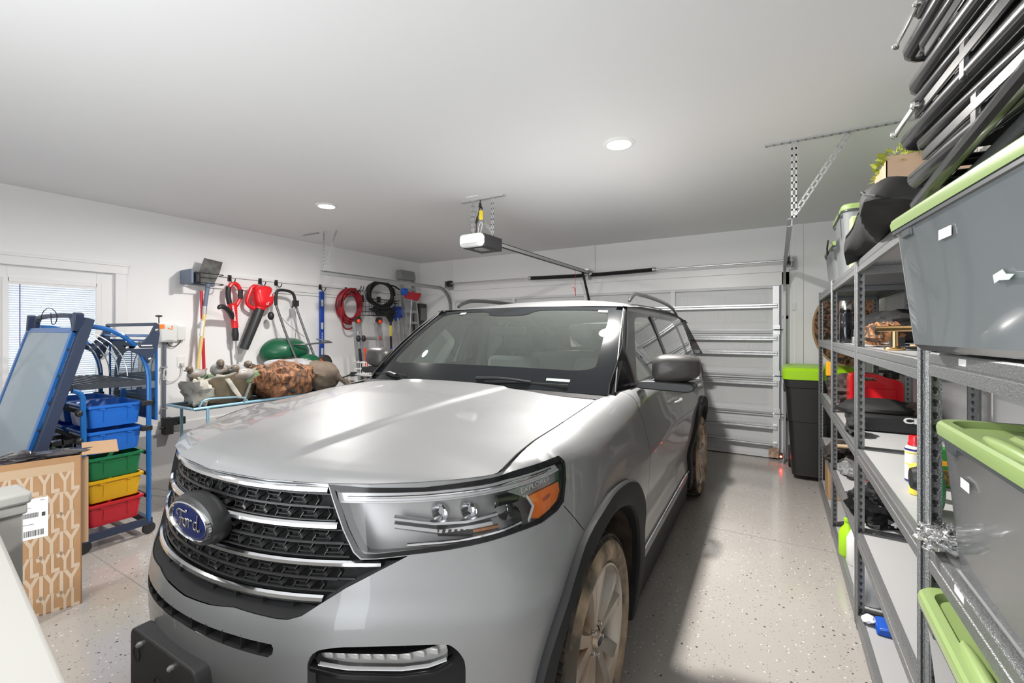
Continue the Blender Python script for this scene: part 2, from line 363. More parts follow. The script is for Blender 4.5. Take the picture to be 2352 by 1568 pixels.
hanger('track_hanger', GX1+.07, 3.60, 'perforated steel hanger with a long ceiling angle above the tall shelves', 1)
# torsion bar and springs
yt, zt_ = YB-.15, 2.43
th = thing('torsion_bar', 'thin steel torsion shaft with two black springs above the garage door', 'torsion bar', (-2.5,YB-.15,zt_))
obj('shaft', M().tube([(GX0-.02,yt,zt_),(GX1+.14,yt,zt_)], .013, 12), GALV, th, world=True)
for xa, xb in ((-3.40,-2.47),(-2.38,-1.46)):
    sp = M(); n = 60
    for i in range(n): x = xa+(xb-xa)*i/n; sp.lathe([(.024,0),(.031,(xb-xa)/n*.5),(.024,(xb-xa)/n)], (x, yt, zt_-.014*math.sin(PI*((i/n*.5)+(0 if xa<-3 else .5)))), 'x', 12)
    obj('spring', sp, BLK, th, world=True)
    for x in (xa, xb): obj('winding_cone', M().lathe([(.014,-.02),(.034,-.02),(.034,.012),(.026,.025),(.014,.025)], (x,yt,zt_), 'x', 16), GALVD, th, world=True)
obj('centre_bracket', M().box(-2.435,-2.415,yt-.03,YB-.035,zt_-.07,zt_+.07).lathe([(.014,-.02),(.04,-.02),(.04,.02),(.014,.02)],(-2.425,yt,zt_),'x',16), GALVD, th, world=True)
for x in (GX0+.02, GX1+.07): obj('cable_drum', M().lathe([(.014,-.03),(.055,-.03),(.058,-.022),(.045,-.018),(.045,.02),(.058,.024),(.058,.03),(.014,.03)], (x,yt,zt_), 'x', 20), BLK, th, world=True)
for x in (GX0-.05, GX1+.12): obj('end_bracket', M().box(x-.004,x+.004,yt-.05,YB-.025,zt_-.08,zt_+.05).box(x-.05,x+.05,YB-.03,YB-.022,zt_-.1,zt_+.06), GALVD, th, world=True)
# opener
th = thing('garage_door_opener', 'white and black garage door opener hanging from the ceiling', 'door opener', (-2.48,3.55,2.36))
obj('light_cover', M().box(-2.615,-2.36,3.40,3.50,2.375,2.50), mat('opener_white', (.86,.87,.87), .3), th, world=True, bevel=.035)
v = M()
for i in range(9): v.box(-2.58+i*.022,-2.568+i*.022,3.397,3.403,2.40,2.404)
obj('vents', v, GALVD, th, world=True)
obj('motor_housing', M().box(-2.61,-2.355,3.46,3.78,2.37,2.50), BLK, th, world=True, bevel=.012)
obj('light_lens', M().box(-2.50,-2.40,3.50,3.62,2.362,2.371), GALVD, th, world=True)
rl = M(); rl.box(-2.435,-2.385,3.72,6.25,2.462,2.468); rl.box(-2.435,-2.431,3.72,6.25,2.43,2.468); rl.box(-2.389,-2.385,3.72,6.25,2.43,2.468)
obj('rail', rl, GALVD, th, world=True); obj('belt', M().box(-2.42,-2.40,3.75,6.2,2.43,2.437), BLK, th, world=True)
obj('header_bracket', M().box(-2.44,-2.38,6.2,6.41,2.475,2.50), GALV, th, world=True)
obj('door_arm', M().bar((-2.41,6.05,2.44),(-2.41,6.33,2.02),.006,.035,up=(1,0,0)).tube([(-2.41,6.05,2.45),(-2.41,6.05,2.40)],.008,6), BLKM, th, world=True)
obj('release_cord', M().tube([(-2.46,5.9,2.44),(-2.46,5.9,2.26),(-2.47,5.9,2.14)],.003,5).tube([(-2.50,5.9,2.20),(-2.46,5.9,2.19),(-2.455,5.9,2.08)],.006,5), mat('red_cord', (.6,.05,.05), .6), th, world=True)
for x, nm in ((-2.60,1),(-2.37,0)):
    m = M(); perf(m,(x,3.62,2.50),(x,3.62,ZC-.02),up=(0,1,0)); obj('hanging_strap', m, GALV, th, world=True, smooth=False)
m = M(); perf(m,(-2.37,3.62,2.54),(-2.58,3.64,2.76),w=.026,up=(0,1,0)); obj('brace', m, GALV, th, world=True, smooth=False)
m = M(); perf(m,(-2.74,3.62,ZC-.012),(-2.24,3.62,ZC-.012)); obj('ceiling_angle', m, GALV, th, world=True, smooth=False)
obj('power_cord', M().tube([(-2.50,3.60,2.86),(-2.50,3.60,2.80),(-2.53,3.60,2.70),(-2.55,3.6,2.62),(-2.56,3.62,2.56),(-2.58,3.62,2.50)],.005,6,smooth=2).tube([(-2.50,3.60,2.83),(-2.50,3.6,2.78)],.013,8).tube([(-2.51,3.59,2.80),(-2.47,3.59,2.79),(-2.47,3.59,2.74),(-2.53,3.59,2.64),(-2.55,3.59,2.63),(-2.53,3.59,2.70)],.006,6,smooth=2), BLK, th, world=True)
obj('warning_tag', M().box(-2.495,-2.455,3.575,3.58,2.66,2.75), mat('yellow_tag', (.9,.72,.02), .5), th, world=True)
obj('antenna_wire', M().tube([(-2.50,3.6,2.51),(-2.53,3.6,2.57),(-2.49,3.6,2.66),(-2.47,3.6,2.62),(-2.50,3.6,2.54),(-2.48,3.6,2.50)],.003,5,smooth=2), WHITE, th, world=True)
tag(obj('ceiling_outlet', M().box(-2.60,-2.46,3.50,3.62,ZC-.008,ZC), WHITE, bevel=.002), 'white outlet plate on the ceiling above the door opener', 'outlet')
# recessed lights
LENS = mat('lamp_lens', (1,.93,.82), .4, emit=14)
for i, (x, y) in enumerate(CANS):
    lab = ['round recessed ceiling light nearest the camera, glowing warm over the parked car', 'smaller looking recessed ceiling light glowing nearer the left wall', 'recessed ceiling light behind the camera, right of the room', 'recessed ceiling light behind the camera, left of the room'][i]
    th = thing('ceiling_light', lab, 'ceiling light', (x,y,ZC), group='recessed ceiling lights')
    obj('trim_ring', M().lathe([(.078,-.001),(.082,-.012),(.105,-.006),(.107,0)], axis='z', seg=40), WHITE, th)
    obj('lens', M().lathe([(0,-.006),(.05,-.007),(.079,-.003)], axis='z', seg=40), LENS, th)
    l = bpy.data.lights.new('can_light', 'AREA'); l.shape = 'DISK'; l.size = .15; l.energy = CAN_W[i]; l.color = (1,.965,.92); l.spread = R(175)
    o = bpy.data.objects.new('can_light', l); o.location = (x,y,ZC-.02); COL.objects.link(o)
# photo eye
th = thing('safety_sensor', 'small door safety sensor with a glowing red light by the track foot', 'sensor', (GX1+.0,YB-.22,.0))
obj('housing', M().box(GX1-.01,GX1+.03,YB-.24,YB-.18,.05,.12), BLK, th, world=True, bevel=.005)
obj('bracket', M().box(GX1+.03,GX1+.034,YB-.25,YB-.17,0,.16), GALVD, th, world=True)
obj('indicator_light', M().blob((GX1+.010,YB-.243,.085),(.012,.006,.012),12,8,amp=0), mat('red_led', (1,.02,.01), .4, emit=40), th, world=True)
# ---- vehicle body shell as a smooth parametric surface (metres, X across, Y back from the nose, Z up) ----
def _itp(v, xs, ys): return np.interp(v, xs, ys)
def _smooth_tab(xs, ys, n=200, it=12):
    x = np.linspace(xs[0], xs[-1], n); y = np.interp(x, xs, ys)
    for _ in range(it):
        y2 = y.copy(); y2[1:-1] = (y[:-2] + 2*y[1:-1] + y[2:])/4; y = y2
    return x, y
SH_L, SH_M, SH_W, SH_END = 1.0, 2.1, .985, 5.02
def _plan_table():
    a = np.linspace(0, math.pi/2, 300)
    X = SH_W*np.sin(a)**(2/SH_M); k = np.clip(1-(X/SH_W)**SH_M, 0, 1)
    Y = SH_L*(1-k**(1/SH_M))
    pts = list(zip(X, Y))
    for y in np.linspace(1.02, 4.15, 160): pts.append((SH_W, y))
    b = np.linspace(0, math.pi/2, 120)
    for t in b[1:]:
        pts.append((SH_W*math.cos(t)**(2/2.6), 4.17+(SH_END-4.17)*math.sin(t)**(2/2.2)))
    pts = np.array(pts); d = np.r_[0, np.cumsum(np.hypot(*np.diff(pts, axis=0).T))]
    s = np.arange(0, d[-1], .004)
    return s, np.interp(s, d, pts[:, 0]), np.interp(s, d, pts[:, 1])
PL_S, PL_X, PL_Y = _plan_table(); S_MAX = PL_S[-1]
S_SIDE = float(np.interp(.999, PL_Y, PL_S))          # where the flank begins (Y = 1.0)
def s_at(Y): return float(np.interp(Y, PL_Y, PL_S))
_WZ = _smooth_tab([.15,.25,.35,.45,.6,.75,.85,.95,1.05,1.13,1.25,1.4],[.915,.93,.942,.95,.955,.968,.972,.965,.952,.94,.925,.92],it=10)
_Y0 = _smooth_tab([.15,.3,.42,.5,.6,.7,.78,.82,.9,1.0,1.08,1.13,1.3],[.07,.015,-.005,-.01,-.02,-.02,-.005,.015,.03,.045,.058,.07,.09],it=6)
_ZT = _smooth_tab([0,.40,.48,.60,.72,.92,1.16,1.42,1.7,2.5,3.5,4.5,5.1],[1.132,1.131,1.134,1.166,1.184,1.198,1.219,1.243,1.255,1.28,1.30,1.315,1.32],n=400,it=4)
_XT = _smooth_tab([0,1.35,1.6,1.8,4.2,4.6,5.1],[.82,.82,.865,.905,.90,.86,.70],n=400,it=8)
_HT = _smooth_tab([0,.40,.6,1.0,1.6,2.0,5.1],[.012,.02,.07,.13,.10,.06,.06],n=400,it=8)
def zt_of(s): return _itp(_itp(s, PL_S, PL_Y), *_ZT)
def shell(s, w, off=0.):
    s = np.asarray(s, float); w = np.asarray(w, float)
    def P(s, w):
        xb = _itp(s, PL_S, PL_X); yb = _itp(s, PL_S, PL_Y)
        zt = _itp(yb, *_ZT); h = _itp(yb, *_HT); zr = zt-h
        z = np.minimum(w, zr)
        x = xb*_itp(z, *_WZ)/.96
        fr = np.clip(1-yb/1.0, 0, 1); fr = fr*fr*(3-2*fr)
        y = yb + _itp(z, *_Y0)*fr
        kb = np.clip((1.10-z)/.34, 0, 1); kb = kb*kb*(3-2*kb); g = .105*np.exp(-(np.maximum(s-1.10,0)/.34)**2-(np.minimum(s-1.10,0)/.30)**2)*kb
        x = x+g*.80; y = y-g*.60
        # subtle sculpting of the doors: hollow above the sill, shoulder crease
        dd = np.clip((yb-1.5)/.3, 0, 1)*np.clip((4.0-yb)/.3, 0, 1)
        x = x - dd*.022*np.exp(-((z-.52)/.11)**2) + dd*.010*np.exp(-((z-.93)/.05)**2)
        q = np.clip((w-zr)/h, 0, 1); ph = q*math.pi/2
        xt = np.minimum(x, _itp(yb, *_XT))
        xx = x+(xt-x)*(1-np.cos(ph))
        zz = np.where(q > 0, zr+h*np.sin(ph), w)
        return np.stack([xx, y, zz], -1)
    p = P(s, w)
    if np.any(np.asarray(off) != 0) or off is None:
        e = .004
        ds = P(s+e, w)-P(s-e, w); dw = P(s, w+e)-P(s, w-e)
        n = np.cross(ds, dw); n /= np.maximum(np.linalg.norm(n, axis=-1, keepdims=True), 1e-9)
        p = p+n*np.asarray(0 if off is None else off)[..., None]
    return p
# ================================================================ the parked car
PAINT = mat('silver_metallic_paint', (.26,.263,.268), .45, metal=.4, coat=.5, coatr=.03, bump=.015, bscale=700)
GAP = mat('shut_line_shadow_gap', (.012,.012,.013), .6)
CLAD = mat('grey_black_cladding', (.020,.020,.021), .65, bump=.1, bscale=400, spec=.25)
GRB = mat('gloss_black_trim', (.008,.008,.009), .14, spec=.4)
GRM = mat('grille_black', (.022,.022,.023), .34)
CHR = mat('chrome', (.80,.81,.83), .08, metal=1.)
CHRS = mat('satin_reflector', (.62,.63,.64), .22, metal=.9)
def car_glass_mats():
    return (glass('windscreen_glass', (.80,.90,.86), refl=1.3, film=.045, filmcol=(.62,.72,.66), ior=1.5),
            glass('side_glass', (.42,.48,.46), refl=1.6, film=.02, ior=1.55),
            glass('privacy_glass', (.14,.15,.155), refl=1.8, ior=1.55),
            glass('lamp_glass', (.98,.98,.99), refl=.8, film=.01, filmcol=(.8,.8,.8), ior=1.5))
WSG, SDG, PRG, LPG = car_glass_mats()
CTH = R(1.0); CX0, CY0 = -1.554, .668
CAR = thing('car', 'silver mid-size sport utility vehicle with black grille parked in the middle', 'car', (CX0,CY0,0), CTH)
def inpoly(P, poly):
    x, y = P[:,0], P[:,1]; c = np.zeros(len(P), bool); n = len(poly); j = n-1
    for i in range(n):
        xi, yi = poly[i]; xj, yj = poly[j]
        t = ((yi > y) != (yj > y)) & (x < (xj-xi)*(y-yi)/((yj-yi) if yj != yi else 1e-12)+xi); c ^= t; j = i
    return c
def resample(poly, step, closed=True):
    P = [np.array(p, float) for p in poly]; out = []
    n = len(P)
    for i in range(n if closed else n-1):
        a, b = P[i], P[(i+1) % n]; k = max(1, int(math.ceil(np.linalg.norm(b-a)/step)))
        out += [a+(b-a)*j/k for j in range(k)]
    if not closed: out.append(P[-1])
    return np.array(out)
def rounded(poly, r=.02, it=2, closed=True):
    P = [np.array(p, float) for p in poly]
    for _ in range(it):
        Q = []; n = len(P)
        for i in range(n):
            a, b, c = P[i-1], P[i], P[(i+1) % n]
            d1 = min(r, np.linalg.norm(a-b)*.3); d2 = min(r, np.linalg.norm(c-b)*.3)
            Q += [b+(a-b)/max(np.linalg.norm(a-b),1e-9)*d1, b+(c-b)/max(np.linalg.norm(c-b),1e-9)*d2]
        P = Q; r *= .5
    return [tuple(p) for p in P]
def inset(poly, d):
    """move a closed polygon's outline inwards by d"""
    P = np.array(poly, float); n = len(P); A = sum(P[i][0]*P[(i+1)%n][1]-P[(i+1)%n][0]*P[i][1] for i in range(n)); sg = 1 if A > 0 else -1; out = []
    for i in range(n):
        a, b, c = P[i-1], P[i], P[(i+1)%n]; u = (b-a)/max(np.linalg.norm(b-a),1e-9); v = (c-b)/max(np.linalg.norm(c-b),1e-9)
        n1 = np.array([-u[1],u[0]])*sg; n2 = np.array([-v[1],v[0]])*sg; m = n1+n2; m /= max(np.linalg.norm(m),1e-9); k = max(m@n1, .5)
        out.append(tuple(b+m*d/k))
    return out
def strip(line, w):
    """thin closed band around an open polyline in the surface domain"""
    P = np.array(line, float); n = len(P); L_, R_ = [], []
    for i in range(n):
        t = P[min(i+1,n-1)]-P[max(i-1,0)]; t /= max(np.linalg.norm(t),1e-9); q = np.array([-t[1],t[0]])*w/2; L_.append(P[i]+q); R_.append(P[i]-q)
    return [tuple(p) for p in L_+R_[::-1]]
def cdt(outer, polys, step, fine=None):
    """triangulate the domain inside `outer` with every polygon's outline kept; returns points, triangles and the region of each"""
    names = list(polys); pts = []; edges = []
    def addp(poly, st):
        q = resample(poly, st); k = len(pts); pts.extend(map(tuple, q)); edges.extend((k+i, k+(i+1) % len(q)) for i in range(len(q)))
    addp(outer, step)
    for nme in names: addp(polys[nme], min(step, .022))
    E = np.array(pts); x0, y0 = E.min(0); x1, y1 = E.max(0)
    gx, gy = np.meshgrid(np.arange(x0+step/2, x1, step), np.arange(y0+step/2, y1, step)); G = np.c_[gx.ravel(), gy.ravel()]
    if fine:
        a, b, c, d, st = fine; fx, fy = np.meshgrid(np.arange(a, b, st), np.arange(c, d, st)); Fp = np.c_[fx.ravel(), fy.ravel()]
        G = G[~((G[:,0] > a) & (G[:,0] < b) & (G[:,1] > c) & (G[:,1] < d))]; G = np.r_[G, Fp]
    keep = inpoly(G, outer)
    G = G[keep]; near = np.zeros(len(G), bool)
    for i in range(0, len(E), 200): near |= (((G[:,None,:]-E[None,i:i+200,:])**2).sum(-1) < (step*.35)**2).any(1)
    pts = pts+[tuple(p) for p in G[~near]]
    r = geometry.delaunay_2d_cdt([Vector(p) for p in pts], edges, [], 0, 1e-6)
    V = np.array([tuple(v) for v in r[0]]); F = np.array([f for f in r[2] if len(f) == 3])
    Cn = V[F].mean(1); reg = np.full(len(F), '', dtype=object); ins = inpoly(Cn, outer); reg[ins] = 'body'
    for nme in names: reg[inpoly(Cn, polys[nme]) & ins] = nme
    return V, F, reg
def submesh(V3, F, sel):
    f = F[sel]; u, inv = np.unique(f, return_inverse=True); m = M(); m.add(V3[u], [tuple(x) for x in inv.reshape(-1,3)]); return m
def wall_strip(poly, d0, d1, fn, step=.02, flare=0.):
    """the edge that leads from the body surface inwards along a cut-out"""
    q = resample(poly, step); q2 = np.array(resample(inset(poly, flare), step)) if False else q
    a = fn(q[:,0], q[:,1], np.full(len(q), d0)); b = fn(q2[:,0], q2[:,1], np.full(len(q), d1)); n = len(q); m = M()
    m.add(np.r_[a, b], [(i,(i+1)%n,(i+1)%n+n,i+n) for i in range(n)]); return m
def on_shell(pts2, off): p = np.array(pts2, float); return shell(p[:,0], p[:,1], np.full(len(p), off))
def band(line, w, off, th, step=.02, taper=False):
    """raised bar following a line (s,w) over the shell: width w, standing th proud of off"""
    q = resample(line, step, closed=False); n = len(q); m = M(); vs = []
    for i, p in enumerate(q):
        k = .5*w
        for dw, o in ((-k,off-.004),(-k,off+th*.45),(-k*.45,off+th),(k*.45,off+th),(k,off+th*.45),(k,off-.004)):
            vs.append(shell(np.array(p[0]), np.array(p[1]+dw), np.array(o)))
    vs = [tuple(v) for v in vs]; fs = []
    for i in range(n-1):
        for j in range(5): a = i*6+j; fs.append((a,a+1,a+7,a+6))
    fs += [tuple(range(6)), tuple((n-1)*6+j for j in range(6))[::-1]]
    return m.add(vs, fs)

HEAD = [(.466,1.126),(0.5714,1.1199),(0.746,1.1148),(0.865,1.1168),(0.9946,1.1175),(1.1327,1.1218),(1.2817,1.1273),(1.2983,1.1134),(1.2894,1.0618),(1.2547,1.0042),(1.2123,.9877),(1.1322,.9723),(1.038,.9662),(.9185,.9542),(.8134,.9461),(.7151,.9409),(.6172,.934),(.5774,.9345),(.5567,.9515),(.5229,1.0093),(.4932,1.0725)]
GRILLE_R = [(0.,.765),(.13,.772),(.2219,.7836),(.3661,.7759),(.4001,.7768),(.4379,.7883),(.4874,.8227),(.5429,.8588),(.6301,.9025),(.6892,.9298),(.7068,.9379),(.6178,.9316),(.5757,.9310),(.5529,.9500),(.5189,1.0092),(.4892,1.0725),(.462,1.128),(.35,1.1285),(0.,1.1285)]
SLOT_R = [(0.,.719),(.1284,.7185),(.2419,.7176),(.366,.7125),(.3735,.703),(.3716,.687),(.358,.677),(.2468,.6836),(.1338,.6895),(0.,.692)]
FOG = rounded([(.474,.700),(.5392,.7166),(.7,.7178),(.8272,.7173),(.8477,.7118),(.8756,.6828),(.8849,.6538),(.8873,.6056),(.885,.50),(.86,.42),(.62,.40),(.478,.47)], .02)
FOGL = rounded([(.4951,.6928),(.5148,.6981),(.6061,.6941),(.7201,.6897),(.7754,.7004),(.8186,.7155),(.8333,.7125),(.8399,.667),(.7925,.6478),(.7223,.6414),(.5795,.649),(.4949,.663)], .01)
WC_Y = (.985, 3.955)
def arch_poly(cy, a, b, n=44, a0=-20, a1=200):
    pts = [(cy+a*math.cos(R(t)), .42+b*math.sin(R(t))) for t in np.linspace(a0, a1, n)]
    return pts
def dom(yz): return [(s_at(y), z) for y, z in yz]
FL_OUT = [(1.03,.15),(1.05,.38),(1.0855,.56),(1.147,.732),(1.209,.832),(1.321,.899),(1.528,.931),(1.651,.935),(1.826,.921),(1.928,.896),(2.037,.849)]+dom([(1.60,.72),(1.67,.60),(1.69,.47),(1.66,.36),(1.60,.15)])
FL_IN = [(1.10,.15),(1.115,.38),(1.139,.542),(1.188,.702),(1.22,.769),(1.269,.815),(1.448,.858),(1.615,.859),(1.753,.831),(1.866,.799)]+dom([(1.40,.73),(1.50,.62),(1.545,.5),(1.545,.36),(1.50,.15)])
def arc_rs(P, n=60, it=3):
    P = np.array(P, float)
    for _ in range(it):
        Q = [P[0]]
        for i in range(len(P)-1): Q += [P[i]*.75+P[i+1]*.25, P[i]*.25+P[i+1]*.75]
        P = np.array(Q+[P[-1]])
    d = np.r_[0, np.cumsum(np.hypot(*np.diff(P, axis=0).T))]; t = np.linspace(0, d[-1], n); return np.c_[np.interp(t, d, P[:,0]), np.interp(t, d, P[:,1])]
FLO = [arc_rs(FL_OUT), arc_rs(dom(arch_poly(3.955,.63,.53)))]; FLI = [arc_rs(FL_IN), arc_rs(dom(arch_poly(3.955,.52,.43)))]
ARCH = [[tuple(p) for p in (FLO[k]*.6+FLI[k]*.4)] for k in (0,1)]
ARCH = [[(a[0][0],.121)]+a+[(a[-1][0],.121)] for a in ARCH]
INTAKE = rounded([(0.,.565),(.30,.555),(.42,.50),(.44,.42),(.40,.36),(0.,.345)], .01)
LOWER = [(0.,.34),(.5,.34),(.95,.40),(s_at(.55),.36),(s_at(.55),.10),(0.,.10)]
SILL = [(s_at(1.50),.335),(s_at(3.40),.335),(s_at(3.45),.10),(s_at(1.45),.10)]
def ydom(pts): return [(s_at(y), z) for y, z in pts]
seams = {
 'seam_bumper': strip([(1.250,.992),(1.2919,.9455),(1.3318,.9012),(1.35,.88)], .004),
 'seam_door': strip(ydom([(1.64,1.249),(1.66,1.18),(1.72,1.10),(1.75,1.0),(1.75,.6),(1.72,.45),(1.68,.335)]), .006),
 'seam_door_mid': strip(ydom([(2.80,1.27),(2.82,1.1),(2.83,.9),(2.82,.34)]), .006),
 'seam_door_rear': strip(ydom([(3.95,1.30),(3.92,1.15),(3.80,1.02),(3.60,.90),(3.42,.78),(3.36,.60),(3.38,.34)]), .006),
}
_top = [(s, float(zt_of(s))) for s in np.linspace(0, S_MAX, 260)]
_outer = [(0.,.12)]+[(s,.12) for s in np.linspace(.1, S_MAX, 60)]+_top[::-1]
_polys = dict(seams); _polys.update(grille=GRILLE_R, headlight=HEAD, slot=SLOT_R, fog=FOG, intake=INTAKE, lower=LOWER, sill=SILL, arch0=ARCH[0], arch1=ARCH[1])
V2, F2, REG = cdt(_outer, _polys, .03, fine=(0., 1.9, .3, 1.12, .017))
V3 = shell(V2[:,0], V2[:,1])
isg = np.array([r.startswith('seam') if r else False for r in REG])
Cn = V2[F2].mean(1); Ys = np.interp(Cn[:,0], PL_S, PL_Y)
bd = (REG == 'body')
sB = np.array(dom([(0,0)]))
_fend = bd & inpoly(Cn, [(1.0,1.4),(1.0,1.125),(1.27,1.127),(1.25,.985),(1.345,.88),(1.62,.95),(s_at(1.3),.9),(s_at(1.45),.3),(s_at(1.68),.3),(s_at(1.75),.55),(s_at(1.75),1.0),(s_at(1.64),1.26),(s_at(1.64),1.4)]) 
_fend |= bd & (Cn[:,1] > 1.118) & (Cn[:,0] > .996) & (Ys < 1.6)
_door1 = bd & ~_fend & (Ys > 1.55) & (Ys < 2.84) & (Cn[:,1] > .33)
_d2 = ydom([(2.80,1.4),(2.82,1.1),(2.83,.9),(2.82,.33),(3.38,.33),(3.36,.60),(3.42,.78),(3.60,.90),(3.80,1.02),(3.92,1.15),(3.95,1.4)])
_door2 = bd & inpoly(Cn, _d2); _door1 &= ~_door2
_quart = bd & ~_fend & ~_door1 & ~_door2 & (Ys > 1.4)
_bump = bd & ~(_fend | _door1 | _door2 | _quart)
BUMP = submesh(V3, F2, _bump).both(); BUMP.fixn = False
def flipfix(m): return m
obj('front_bumper', BUMP, PAINT, CAR, angle=40)
for side in (1, -1):
    for nme, sel in (('fender',_fend),('front_door',_door1),('rear_door',_door2),('rear_quarter_panel',_quart)):
        m = submesh(V3, F2, sel)
        if side < 0: m.mirror_x()
        o = obj(nme, m, PAINT, CAR, angle=40)
        if nme == 'front_door': FD = o
        if nme in ('front_door','rear_door'):
            yh = 2.66 if nme == 'front_door' else 3.70
            hd = M(); n_ = 10
            for zc, rr, w_ in ((1.075,.013,.10),):
                pts = [(shell(np.array(s_at(yh-.10+.2*i/n_)), np.array(zc), np.array(.012+.026*math.sin(PI*i/n_)**.5))) for i in range(n_+1)]
                hd.tube(pts, [.006]+[rr]*(n_-1)+[.006], 8)
            if side < 0: hd.mirror_x()
            obj('door_handle', hd, PAINT, o)
for sn in seams:
    for side in (1,-1):
        m = submesh(V3, F2, REG == sn); m = m if side > 0 else m.mirror_x(); obj('shut_line', m, GAP, CAR)
obj('front_lower_cladding', submesh(V3, F2, REG == 'lower').both(), CLAD, CAR)
for side in (1,-1):
    m = submesh(V3, F2, REG == 'sill'); m = m if side > 0 else m.mirror_x(); obj('sill_cladding', m, CLAD, CAR)
    tr = M().tube([shell(np.array(s_at(y)), np.array(.40), np.array(.006)) for y in np.linspace(1.62,3.34,24)], .008, 8)
    if side < 0: tr.mirror_x()
    obj('sill_chrome_strip', tr, CHR, CAR)
# ---- wheel arch flares
def flare(k, side):
    m = M(); A, B = FLO[k], FLI[k]; n = len(A); vs = []
    prof = [(0.,.0),(0.,.018),(.08,.027),(.80,.030),(.94,.024),(1.0,.012),(1.0,-.09)]
    for i in range(n):
        for t, o in prof:
            q = A[i]+(B[i]-A[i])*t; p = shell(np.array(q[0]), np.array(q[1]), np.array(max(o,0.)+1e-5))
            if o < 0: p = p+np.array([o,0,0])
            vs.append(tuple(p))
    w = len(prof); m.add(vs, [(i*w+j,(i+1)*w+j,(i+1)*w+j+1,i*w+j+1) for i in range(n-1) for j in range(w-1)])
    if side < 0: m.mirror_x()
    return m
LINER = mat('muddy_liner', (.018,.016,.015), .85, var2=(.075,.05,.032), vscale=7)
for k, cy in enumerate((1.03,3.955)):
    for side in (1,-1):
        obj('wheel_arch_flare', flare(k, side), CLAD, CAR, angle=30)
        w = M(); B = FLI[k]; n = len(B)
        P0 = [shell(np.array(q[0]),np.array(q[1]),np.array(.005))-np.array([.02,0,0]) for q in B]; P1 = [np.array([.55, p[1]+(cy-p[1])*.03, p[2]+.01]) for p in P0]
        w.add(P0+P1, [(i,i+1,i+1+n,i+n) for i in range(n-1)]); w.add([(.55,cy,.35)]+P1, [(0,i+1,i+2) for i in range(n-1)])
        if side < 0: w.mirror_x()
        obj('wheel_arch_liner', w, LINER, CAR)
# ---- hood
_eX = [0,.243,.429,.557,.65,.74,.805,.822]; _eY = [.067,.094,.156,.226,.295,.38,.455,.485]
def hood(u, b):
    X = .82*u; ax = abs(X); yf = np.interp(ax, _eX, _eY)-.004; yr = 1.305+.0*ax+.125*max(0,(ax-.60)/.22)**1.5
    Y = yf+(yr-yf)*b
    zs = np.interp(Y, *_ZT); zc = np.interp(b, [0,.012,.035,.08,.16,.35,.65,1],[1.134,1.150,1.166,1.180,1.197,1.226,1.262,1.288])
    c = 1-abs(u)**2.3; z = zs*(1-c)+zc*c
    xr = .235+.13*b                                    # raised centre between two character lines
    k = np.clip((xr+.02-ax)/.04, 0, 1); k = k*k*(3-2*k); z += .013*k*np.clip(b/.12,0,1)*(1-np.clip((b-.9)/.1,0,1)*.4)
    if ax > .6: z -= .012*((ax-.6)/.22)**2*np.clip((b-.8)/.2,0,1)
    return (X, Y, z)
hm = M().grid(lambda u, v: hood(u*2-1, v**1.5), 150, 60)
hd_ = obj('hood', hm, PAINT, CAR, angle=60)
hu = M().grid(lambda u, v: (hood(u*2-1,0)[0], hood(u*2-1,0)[1]+.03*v, hood(u*2-1,0)[2]-.016*math.sin(v*PI/2)-.001), 60, 3); obj('hood_lip', hu, PAINT, CAR, angle=60)
for side in (1,-1):
    q = [(side*.823, y, float(np.interp(y,*_ZT))-.0012) for y in np.linspace(.50,1.43,40)]
    obj('hood_gap', M().tube(q, .0028, 6), GAP, CAR)
obj('engine_bay', M().box(-.66,.66,.52,1.3,.35,1.08).box(-.36,.36,.22,.52,.7,1.07), BLKM, CAR)
# ---- grille: recessed back, black mesh rows, chrome bars
gz = submesh(shell(V2[:,0], V2[:,1], np.full(len(V2), -.055)), F2, REG == 'grille').both()
GR = obj('grille', gz, BLKM, CAR)
gpoly = [p for p in GRILLE_R]
full = GRILLE_R
w_ = M(); q = resample(full[1:-1], .02, closed=False); a = on_shell(q, 0.); b_ = on_shell(q, -.06); n = len(q)
w_.add(np.r_[a,b_], [(i,i+1,i+1+n,i+n) for i in range(n-1)]).both(); obj('grille_surround', w_, CLAD, GR)
lip = [(0.,.766),(.13,.773),(.2219,.7846),(.3661,.7769),(.4001,.7778),(.4379,.7893),(.4874,.8237),(.5433,.8585),(.631,.901),(.690,.9261),(.640,.9215),(.630,.9105),(.56,.878),(.482,.829),(.465,.810),(.38,.808),(.2,.8075),(0.,.804)]
Vl, Fl, Rl = cdt(lip, {}, .02); lm = M()
inn = lambda P: np.clip((P[:,1]-np.interp(P[:,0],[0,.22,.40,.4379,.63,.70],[.768,.7846,.7778,.7893,.901,.93]))/.035,0,1)
lm.add(shell(Vl[:,0],Vl[:,1],-.004-.040*inn(Vl)), [tuple(f) for f in Fl[Rl=='body']]); lm.both()
obj('lower_grille_lip', lm, CLAD, CAR)
def gband(line, w, off, th, name, material, par, ends=None, both=True):
    m = band(line, w, off, th)
    if both: m.both()
    return obj(name, m, material, par)
for nme, z0, ex, wd in (('chrome_bar',1.112,.461,.019),('chrome_bar',1.0155,.500,.020),('chrome_bar',.9165,.632,.0185),('chrome_bar',.8265,.480,.019)):
    st = 0. if nme and z0 in (1.112,.8265) else .015
    gband([(st,z0),(.2,z0-.0005),(ex,z0)], wd, -.014, .012, nme, CHR, GR)
